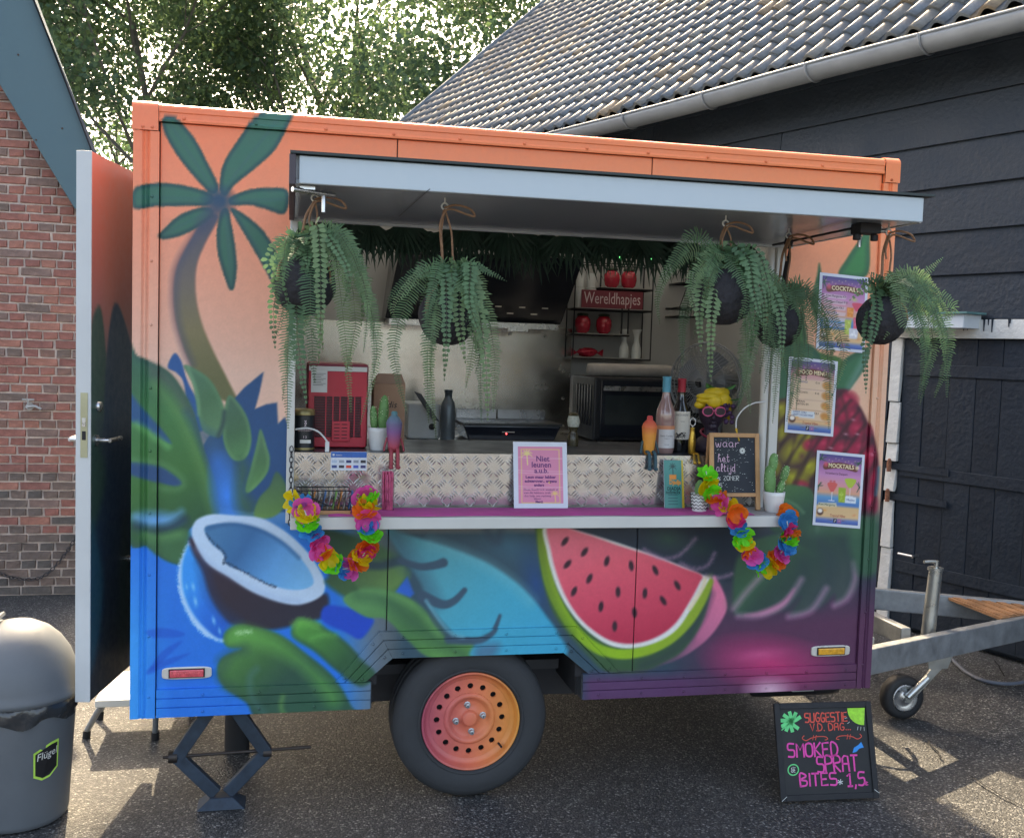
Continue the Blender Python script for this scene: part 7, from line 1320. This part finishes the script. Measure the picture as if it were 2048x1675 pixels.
def lei(pts, cols, label):
    P = spl([tuple(p) for p in pts], False, 20); t = thing('flower_garland', tuple(P[len(P)//2]), label, 'garland'); q = MB(); q.tube(P[::3], .0022, 5); q.build('string', M('string_white', C(206, 206, 196), .7), t)
    d = np.concatenate([[0], np.cumsum(np.linalg.norm(np.diff(P, axis=0), axis=1))]); n = len(cols)
    for i, c in enumerate(cols):
        s_ = d[-1]*(i+.5)/n; k = min(len(P)-2, max(1, int(np.searchsorted(d, s_)))); tan = Vector(P[k+1]-P[k-1]).normalized(); nrm = (tan*.75*(1 if rnd.random() < .5 else -1)+Vector((rnd.uniform(-.3, .3), -.8, rnd.uniform(-.1, .5)))).normalized()
        o = bpy.data.objects.new('flower', FMS[(c, rnd.randrange(3))]); COL.objects.link(o); o.parent = t; ORG[o] = ORG[t]; o.matrix_local = Matrix.Translation(Vector(P[k])-ORG[t]+Vector((rnd.uniform(-.004, .004), -.004, 0)))@(nrm.to_track_quat('Z', 'Y').to_matrix()@Matrix.Rotation(rnd.uniform(0, 6), 3, 'Z')).to_4x4()@Matrix.Scale(rnd.uniform(1.0, 1.28), 4)
YL = -.238
lp = [WY(x, y, Y) for x, y, Y in ((578, 1004, -.19), (600, 1006, -.20), (612, 1028, YL+.0), (618, 1050, YL), (628, 1078, YL), (648, 1108, YL+.02), (680, 1136, YL+.03), (706, 1130, YL+.03), (730, 1104, YL+.02), (738, 1075, YL), (732, 1045, YL), (728, 1020, YL), (736, 1000, -.20), (722, 988, -.17))]
lei(lp, [2, 4, 0, 2, 3, 4, 5, 0, 1, 2, 3, 4, 0, 1, 2, 5, 1, 3, 4, 0, 1, 2, 3, 0], 'bright paper flower garland draped at the chain end of the shelf')
lp = [WY(x, y, Y) for x, y, Y in ((1412, 942, -.15), (1416, 962, -.155), (1422, 985, -.165), (1436, 1004, -.19), (1456, 1012, -.215), (1468, 1028, YL), (1476, 1052, YL), (1484, 1080, YL), (1500, 1108, YL+.02), (1528, 1132, YL+.03), (1552, 1118, YL+.03), (1568, 1095, YL+.02), (1580, 1070, YL+.02), (1575, 1048, YL), (1572, 1030, -.20), (1566, 1020, -.16))]
lei(lp, [3, 2, 3, 1, 0, 2, 1, 5, 4, 3, 2, 1, 0, 4, 3, 2, 1, 0, 4, 3, 1, 5, 4, 1, 1], 'bright paper flower garland looping down beside the white cactus pot')
# ================================================================== hanging ferns
FG = [M('fern_%d' % i, c, .5, var=.25, vs=14, thin=.3, spec=.4) for i, c in enumerate([(.095, .180, .085), (.070, .145, .070), (.145, .230, .105)])]
moss = M('kokedama', (.022, .022, .026), .9, var=.4, vs=40, bump=1., bs=50); jute = M('jute', C(132, 100, 76), .9, var=.25, vs=60, bump=.6, bs=120); stem = M('fern_stem', (.05, .055, .03), .7)
def frond(parent, P, wid, mi, lobed, seed):
    r = random.Random(seed); Q = spl([tuple(p) for p in P], False, 10); d = np.concatenate([[0], np.cumsum(np.linalg.norm(np.diff(Q, axis=0), axis=1))]); L_ = d[-1]; q = MB(); q.tube(Q[::4], .0016, 3, 0, .0006)
    step = .0074 if not lobed else .0135; n = int(L_/step); side0 = None
    for i in range(2, n+1):
        s_ = L_*i/n; k = min(len(Q)-2, max(1, int(np.searchsorted(d, s_)))); p = Vector([float(np.interp(s_, d, Q[:, c])) for c in range(3)]); t_ = Vector(Q[k+1]-Q[k-1]).normalized(); f = i/n; prof = min(1, f/.3+.35)*(1-f**2.0)*.93+.07; ref = Vector((0, -1, .25))
        sd_ = t_.cross(ref); sd_ = sd_.normalized() if sd_.length > .05 else Vector((1, 0, 0)); nr = sd_.cross(t_)
        for s in (-1, 1):
            l = wid*prof*r.uniform(.7, 1.15); wv = (.0046 if not lobed else .0105)*(.6+.5*prof); dr_ = (sd_*s*.97+t_*.20+nr*r.uniform(-.25, .2)).normalized(); e = dr_.cross(nr).normalized()*wv*.5; tip = p+dr_*l+Vector((0, 0, -.12*l)); m1 = p+dr_*l*.3; m2 = p+dr_*l*.72+Vector((0, 0, -.03*l))
            if lobed: q.add([p, m1-e, m2-e*1.3, tip, m2+e*1.3, m1+e], [(0, 1, 2, 3, 4, 5)], 1, False)
            else: q.add([p-e*.7, m2-e*.8, tip, m2+e*.8, p+e*.7], [(0, 1, 2, 3, 4)], 1, False)
    return q.build('frond', [stem, FG[mi]], parent)
def fern(hook, ball, rb, spec, seed, label, hookY=None, rot=None):
    r = random.Random(seed); hk = WZ(hook[0], hook[1], AZ0)
    if hookY is not None: hk = WY(hook[0], hook[1], hookY); hk.z = AZ0
    Yb = hk.y; c = WY(ball[0], ball[1], Yb); t = thing('hanging_fern', tuple(c), label, 'plant'); q = MB(); q.ball(c, rb, 22, 14, jit=.025); q.build('root_ball', moss, t)
    q = MB(); q.cyl((hk.x, hk.y, AZ0-.014), (hk.x, hk.y, AZ0+.004), .0025, n=8); q.tube([(hk.x+.009*math.cos(a), hk.y, AZ0-.022+.009*math.sin(a)) for a in np.linspace(0, 2*math.pi, 14, endpoint=False)], .0025, 6, closed=True); q.build('eye_hook', white_al, t)
    for k, s in enumerate((-1, 1)):
        q = MB(); a = Vector((hk.x, hk.y, AZ0-.03)); m = Vector((c.x+s*rb*.35, c.y-.01, c.z+rb*1.0)); P = [a, a+(m-a)*.3+Vector((s*.006, 0, 0)), a+(m-a)*.65-Vector((s*.004, 0, 0)), m, Vector((c.x+s*rb*.72, c.y-rb*.5, c.z+rb*.55)), Vector((c.x+s*rb*.80, c.y-rb*.64, c.z))]; q.tube(spl([tuple(p) for p in P], False, 6), .0042 if k == 0 else .003, 6); q.build('rope', jute, t)
    q = MB(); a = Vector((hk.x, hk.y, AZ0-.026)); q.tube(spl([tuple(a+Vector(v)) for v in ((0, 0, 0), (.03, -.01, .008), (.07, -.01, .0), (.085, -.01, -.02), (.06, -.012, -.016), (.02, -.01, -.004), (0, -.01, -.012), (-.014, -.012, -.05), (-.01, -.012, -.08))], False, 6), .0032, 6); q.build('rope_knot', jute, t)
    top = c+Vector((0, 0, rb*.9)); spec = list(spec)+[((ball[0]+r.uniform(-62, 66), ball[1]+r.uniform(-75, 70)), r.uniform(-.15, -.06), r.random() < .5, r.uniform(.02, .06)) for _ in range(9)]
    for i, sp_ in enumerate(spec):       # tip pixel of each frond, depth offset, kind
        (tx, ty), dy, lob, arch = sp_; tip = WY(tx, ty, Yb+dy); h = Vector((tip.x-top.x, tip.y-top.y, 0)); up = arch
        jt = lambda s: Vector((r.uniform(-s, s), r.uniform(-s, s), r.uniform(-s, s)*.5)); up *= r.uniform(.6, 1.5); a = top+h*.14+Vector((0, 0, .025))+jt(.008); b = top+h*.5+Vector((0, 0, up))+jt(.02); e = top+h*1.0+Vector((0, 0, up*.2+(tip.z-top.z)*.45))+jt(.03); tip = tip+jt(.02); frond(t, [top-Vector((0, 0, .02)), a, b, e, tip] if tip.z < top.z-.05 else [top-Vector((0, 0, .02)), a, b, tip], (.040 if not lob else .034)*r.uniform(.6, 1.2), r.choice((0, 0, 1, 2)), lob, seed*100+i)
    return t
def auto(ball, n, seed, xr, yr, lobf=.3):
    r = random.Random(seed); out = []
    for i in range(n):
        x = ball[0]+r.uniform(*xr); y = ball[1]+r.uniform(*yr); out.append(((x, y), r.uniform(-.12, .10), r.random() < lobf, r.uniform(.015, .07)))
    return out
fern((630, 380), (608, 566), .088, auto((660, 600), 11, 1, (-100, 100), (-40, 170), .15)+[((560, 690), -.05, True, .03), ((590, 860), -.06, False, .02), ((600, 800), -.08, True, .01), ((730, 850), .0, False, .05), ((690, 820), -.06, False, .05), ((560, 800), 0, False, .02), ((735, 560), 0, False, .07), ((640, 500), -.08, True, .05), ((690, 510), 0, True, .06), ((600, 530), -.1, True, .03), ((730, 700), -.1, False, .05), ((650, 720), -.12, True, .04), ((625, 760), -.12, False, .03)], 1, 'hanging fern in dark root ball above the red heater')
fern((890, 397), (896, 630), .086, auto((880, 680), 7, 2, (-90, 95), (-60, 170), .15)+[((1024, 566), .0, False, .05), ((1000, 545), -.05, False, .06), ((978, 815), 0, False, .05), ((800, 830), -.02, False, .03), ((800, 650), -.08, False, .05), ((870, 880), -.08, False, .03), ((850, 850), -.1, False, .02), ((905, 520), -.1, True, .05), ((925, 550), -.1, True, .04), ((860, 570), 0, True, .05), ((925, 720), -.11, True, .03), ((890, 760), -.12, True, .03), ((950, 700), -.08, True, .04)], 2, 'hanging fern in dark root ball before the steel splash panel')
fern((1452, 432), (1448, 590), .090, auto((1470, 620), 11, 3, (-110, 105), (-80, 140), .15)+[((1310, 650), .02, False, .07), ((1330, 560), 0, False, .08), ((1425, 500), -.08, False, .05), ((1500, 490), -.05, False, .05), ((1480, 820), -.08, False, .03), ((1500, 720), -.1, True, .03), ((1530, 690), -.1, True, .04), ((1540, 620), -.1, True, .04), ((1400, 700), -.06, True, .04), ((1430, 760), -.08, True, .02), ((1510, 560), -.1, True, .05), ((1420, 540), -.1, False, .04)], 3, 'hanging fern in dark root ball beside the white hatch post')
fern((1578, 462), (1556, 648), .078, auto((1590, 690), 8, 4, (-70, 80), (-60, 150), .1)+[((1645, 850), -.02, False, .04), ((1660, 790), 0, False, .05), ((1560, 850), -.05, False, .02), ((1500, 830), -.03, False, .05), ((1620, 575), 0, True, .04), ((1640, 640), 0, False, .05), ((1585, 840), -.08, False, .02), ((1540, 790), -.08, False, .02), ((1610, 760), -.1, False, .03)], 4, 'hanging fern trailing over the food menu sheet', hookY=-.52)
fern((1778, 450), (1762, 640), .076, auto((1820, 690), 8, 5, (-40, 75), (-60, 120), .1)+[((1870, 520), .02, False, .06), ((1895, 590), .02, False, .06), ((1880, 800), -.02, False, .04), ((1850, 790), -.04, False, .03), ((1735, 780), -.04, True, .02), ((1710, 600), -.05, True, .04), ((1740, 540), -.05, True, .04), ((1870, 660), 0, False, .05), ((1745, 700), -.09, True, .03), ((1880, 720), .03, False, .05), ((1835, 810), -.05, False, .02), ((1860, 560), .0, True, .05)], 5, 'hanging fern in round dark root ball at the outer awning corner')
# ================================================================== on the ground
# litter bin
BC = Vector((-.392, .14, 0)); bn = thing('litter_bin', tuple(BC), 'grey round litter bin with domed lid and black bag rim', 'bin'); bg_ = M('bin_grey', C(92, 97, 101), .5, var=.08, vs=5, bump=.04, bs=40)
q = MB(); q.lathe([(.155, 0), (.162, .004), (.166, .02), (.190, .40), (.192, .43), (.186, .43)], BC, n=44); q.build('tub', bg_, bn)
q = MB(); n = 60; V = []
for j, (r, z) in enumerate(((.194, .432), (.199, .42), (.199, .405), (.197, .39), (.1935, .375))):
    for k in range(n): a = 2*math.pi*k/n; w_ = .004*math.sin(a*13+j)+.003*math.sin(a*29+j*2)+0; V.append(BC+Vector(((r+w_)*math.cos(a), (r+w_)*math.sin(a), z+(.014*math.sin(a*7+1) if j == 4 else 0))))
q.add(V, [(j*n+k, j*n+(k+1) % n, (j+1)*n+(k+1) % n, (j+1)*n+k) for j in range(4) for k in range(n)], 0, True); q.build('bag_rim', M('bag_black', (.03, .033, .036), .22, spec=.8, bump=.3, bs=40), bn)
q = MB(); q.lathe([(.192, .434), (.207, .436), (.208, .452), (.203, .462), (.200, .485), (.191, .53), (.172, .580), (.143, .625), (.105, .660), (.06, .683), (.025, .691), (0, .692)], BC, n=48, caps=False); lid = q.build('lid', bg_, bn)
q = MB(); V = []
for j in range(9):
    for i in range(9): a = math.radians(120+120*i/8); ph = math.radians(14+56*j/8); r = .216*(1 if 0 < i < 8 and 0 < j < 8 else .955); V.append(BC+Vector((r*math.cos(ph)*math.cos(a), r*math.cos(ph)*math.sin(a), .475+.225*math.sin(ph)*r/.216)))
q.add(V, [(j*9+i, j*9+i+1, (j+1)*9+i+1, (j+1)*9+i) for j in range(8) for i in range(8)], 0, True); fl = q.build('flap', bg_, lid)
q = MB(); q.box((BC.x-.09, BC.y-.03, .690), (BC.x-.05, BC.y+.05, .704), R=Matrix.Rotation(-.35, 3, 'Y')); q.build('flap_hinge', bg_, lid, bevel=.003)
# sticker wrapped on the tub
sa = math.atan2(WZ(128, 1508, .25).y-BC.y, .1); q1 = MB(); q2 = MB(); q3 = MB()
def onbin(u, v, k): R_ = .1665+.0245*(v-.02)/.38+k; a = math.radians(-47)+u/R_; return BC+Vector((R_*math.cos(a), R_*math.sin(a), v))
def badge(s, k):
    P = [(-.034, -.036), (-.012, -.048), (.010, -.044), (.034, -.024), (.034, .052), (.012, .050), (-.036, .030)]; return [onbin(x*s, .235+z*s*1.0, k) for x, z in P]
for s, k, mb, m_, nm in ((1.3, .0012, q1, M('sticker_lime', C(176, 220, 90), .5), 'badge_rim'), (1.13, .0020, q2, M('sticker_black', C(28, 28, 30), .5), 'badge')): mb.add(badge(s, k), [tuple(range(7))]); mb.build(nm, m_, bn)
V, F = text_geo('Flügel', .036, font_shear=.1); w0 = max(v[0] for v in V)-min(v[0] for v in V); q3.add([onbin(v[0]*.072/w0, .250+v[1]+v[0]*.16, .0028) for v in V], F); q3.build('lettering', M('sticker_white2', C(214, 214, 206), .5), bn)
# suggestion board leaning in front
BL = WZ(1559, 1602, 0); BR = WZ(1755, 1594, 0); TLp = WY(1543, 1406, BL.y+.10); bd = thing('suggestion_board', tuple((BL+BR)/2), 'black framed chalkboard with daily suggestion leaning by the trailer corner', 'chalkboard')
O = BL.copy(); O.z = .001; ex = (BR-BL); ex.z = 0; W_ = ex.length; ex.normalize(); ey = Vector((TLp.x-BL.x, .10, TLp.z)); H_ = ey.length; ey = (ey-ex*ey.dot(ex)*.6).normalized(); nn = ex.cross(ey).normalized(); nn = nn if nn.y < 0 else -nn
fr = M('board_frame', C(26, 28, 32), .6, var=.2, vs=20, bump=.15, bs=60); bw = .022
for nm, (u0, u1, v0, v1) in (('frame_side', (0, bw, 0, H_)), ('frame_side', (W_-bw, W_, 0, H_)), ('frame_rail', (bw+.0003, W_-bw-.0003, 0, bw)), ('frame_rail', (bw+.0003, W_-bw-.0003, H_-bw, H_))): q = MB(); q.hexa(eb_(u0, u1, v0, v1, 0, .016)); q.build(nm, fr, bd, bevel=.002)
q = MB(); q.hexa(eb_(bw, W_-bw, bw, H_-bw, .001, .009)); q.build('slate', M('slate_black', C(22, 25, 29), .55, var=.2, vs=5), bd)
q = MB(); a = O+ex*W_*.5+ey*H_*.95; q.tube([a-nn*.004, Vector((a.x, a.y+.17, .006))], .008, 6); q.build('prop_leg', fr, bd)
O2 = O+nn*.0102
def bu(zx): return (zx-318+ (1-0)*0)/(862-300)*W_
def bv(zy): return (1465-zy)/(1465-888)*H_
def bux(zx, zy): f = (zy-888)/(1465-888); x0 = 270+48*f; x1 = 820+70*f; return (zx-x0)/(x1-x0)*W_
def wr(mb, s, zx, zy, h, fit, wd):
    tmp = MB(); w_ = chalk(tmp, s, (0, 0, 0), (1, 0, 0), (0, 1, 0), 0, 0, h, .0, adv=1.0); k = fit/w_; chalk(mb, s, O2, ex, ey, bux(zx, zy), bv(zy), h, wd, adv=k)
cred = M('chalk_red', C(214, 84, 70), .8, var=.15, vs=60); cpk = M('chalk_hot_pink', C(222, 76, 160), .8, var=.1, vs=60); cgr = M('chalk_green', C(92, 206, 130), .8, var=.15, vs=60); clm = M('chalk_lime', C(150, 214, 70), .8, var=.2, vs=60); cbl = M('chalk_blue', C(40, 140, 214), .8)
ux = lambda z: z/550*W_
q = MB(); wr(q, 'SUGGESTIE', 452, 1005, ux(46), ux(245), .0050); wr(q, 'V.D. DAG...', 482, 1058, ux(36), ux(235), .0042)
for s_, xc in ((1, 508), (-1, 705)):
    P = [(xc-s_*62, 1085), (xc-s_*72, 1100), (xc-s_*50, 1114), (xc-s_*20, 1100), (xc+s_*20, 1092), (xc+s_*60, 1095), (xc+s_*74, 1108), (xc+s_*58, 1114)]; ribbon(q, [O2+ex*bux(x, y)+ey*bv(y) for x, y in spl(P, False, 5)], .003, nn)
    for dx in (-8, 8): ribbon(q, [O2+ex*bux(xc+dx, 1085)+ey*bv(1085), O2+ex*bux(xc+dx-4, 1112)+ey*bv(1112)], .0025, nn)
q.build('chalk_writing', cred, bd)
q = MB(); wr(q, 'SMOKED', 360, 1208, ux(68), ux(290), .0068); wr(q, 'SPRAT', 530, 1302, ux(78), ux(240), .0068); wr(q, 'BITES', 432, 1380, ux(62), ux(215), .0068); wr(q, '1,5', 706, 1390, ux(66), ux(110), .0068); q.build('chalk_writing', cpk, bd)
q = MB(); 
for sg in ([(822, 1372), (812, 1368), (806, 1378), (812, 1388), (824, 1386)], [(802, 1375), (818, 1375)], [(802, 1381), (816, 1381)]): ribbon(q, [O2+ex*bux(x, y)+ey*bv(y) for x, y in sg], .0028, nn)
q.build('euro_sign', cpk, bd)
q = MB()
for k in range(9):     # monstera leaf
    a = math.radians(20+k*36); P = [(370, 1000), (370+30*math.cos(a), 1000-30*math.sin(a)), (370+56*math.cos(a+.12), 1000-56*math.sin(a+.12))]; ribbon(q, [O2+ex*bux(x, y)+ey*bv(y) for x, y in P], .014, nn)
ribbon(q, [O2+ex*bux(x, y)+ey*bv(y) for x, y in ((395, 960), (370, 1005), (318, 1048))], .004, nn); q.build('chalk_leaf', cgr, bd)
q = MB(); P = [(388+30*math.cos(a), 1283-31*math.sin(a)) for a in np.linspace(0, 2*math.pi, 20)]; ribbon(q, [O2+ex*bux(x, y)+ey*bv(y) for x, y in P], .0045, nn); q.build('chalk_ring', cgr, bd)
q = MB()
for k in range(16): x, y = 388+rnd.uniform(-16, 16), 1283+rnd.uniform(-16, 16); ribbon(q, [O2+ex*bux(x, y)+ey*bv(y), O2+ex*bux(x+4, y)+ey*bv(y)], .0024, nn)
for a in np.linspace(0, math.pi, 4)[:3]: ribbon(q, [O2+ex*bux(661+15*math.cos(a+.3), 1364)+ey*bv(1364-15*math.sin(a+.3)), O2+ex*bux(661-15*math.cos(a+.3), 1364)+ey*bv(1364+15*math.sin(a+.3))], .003, nn)
for (x0, y0), (x1, y1) in (((755, 1040), (752, 1060)), ((772, 1042), (770, 1062)), ((790, 1045), (792, 1066)), ((684, 955), (672, 950)), ((690, 985), (676, 988)), ((705, 1010), (694, 1020))): ribbon(q, [O2+ex*bux(x0, y0)+ey*bv(y0), O2+ex*bux(x1, y1)+ey*bv(y1)], .0016, nn)
for (x0, y0), (x1, y1) in (((322, 1462), (350, 1436)), ((888, 1436), (858, 1414))): ribbon(q, [O2+nn*.007+ex*bux(x0, y0)*.998+ey*max(.002, bv(y0)), O2+nn*.007+ex*bux(x1, y1)+ey*bv(y1)], .0016, nn)
q.build('chalk_marks', wtc, bd, tagk='stuff')
q = MB(); P = [(690, 928)]+[(790-100*math.cos(a), 928+104*math.sin(a)) for a in np.linspace(0, math.pi/2, 10)]+[(790, 928)]; q.add([O2+ex*bux(x, y)+ey*bv(y) for x, y in P], [tuple(range(len(P)))]); q.build('chalk_lime', clm, bd)
q = MB(); P = [(728, 1195), (735, 1165), (760, 1150), (776, 1132), (792, 1165), (765, 1172), (750, 1190)]; q.add([O2+ex*bux(x, y)+ey*bv(y) for x, y in P], [tuple(range(7))]); q.build('chalk_candy', cbl, bd)
# folding step
stp = thing('folding_step', (-.10, .85, 0), 'white metal folding step standing under the open trailer door', 'step'); sw = M('step_white', C(222, 222, 216), .45, var=.06); sz = .205
q = MB(); q.box((-.235, .70, sz-.03), (.10, 1.08, sz)); q.build('tread', sw, stp, bevel=.004)
for k in range(15): q = MB(); y = .72+k*.024; q.box((-.225, y, sz+.0003), (.09, y+.010, sz+.003)); q.build('tread_rib', sw, stp)
for (x, y, dx, dy) in ((-.215, .72, -.075, .12), (.0, .72, -.01, .06), (-.215, 1.06, -.06, .0), (.07, 1.06, .04, .0)):
    q = MB(); q.tube([(x, y, sz-.03), (x+dx, y+dy, .03)], .0125, 6); q.build('leg', alu, stp); q = MB(); q.cyl((x+dx*.97, y+dy*.97, .035), (x+dx*1.03, y+dy*1.03, 0), .016, n=10); q.build('foot', black_r, stp)
# power cable on the yard
P = [WZ(x, y, .012) for x, y in ((1895, 1306), (1905, 1318), (1935, 1345), (1975, 1362), (2030, 1366), (2090, 1352), (2200, 1330))]; q = MB(); q.tube(spl([tuple(p) for p in P], False, 10), .010, 8); tag(q.build('power_cable', M('cable_dark_grey', C(92, 98, 108), .6), None, tuple(P[3])), 'grey power cable snaking over the asphalt below the drawbar', 'cable')
# pale board under the far edge of the floor
q = MB(); q.box((1.95, .32, .345), (2.35, .60, .372)); q.build('under_board', M('board_pale', C(150, 160, 158), .6), trailer)
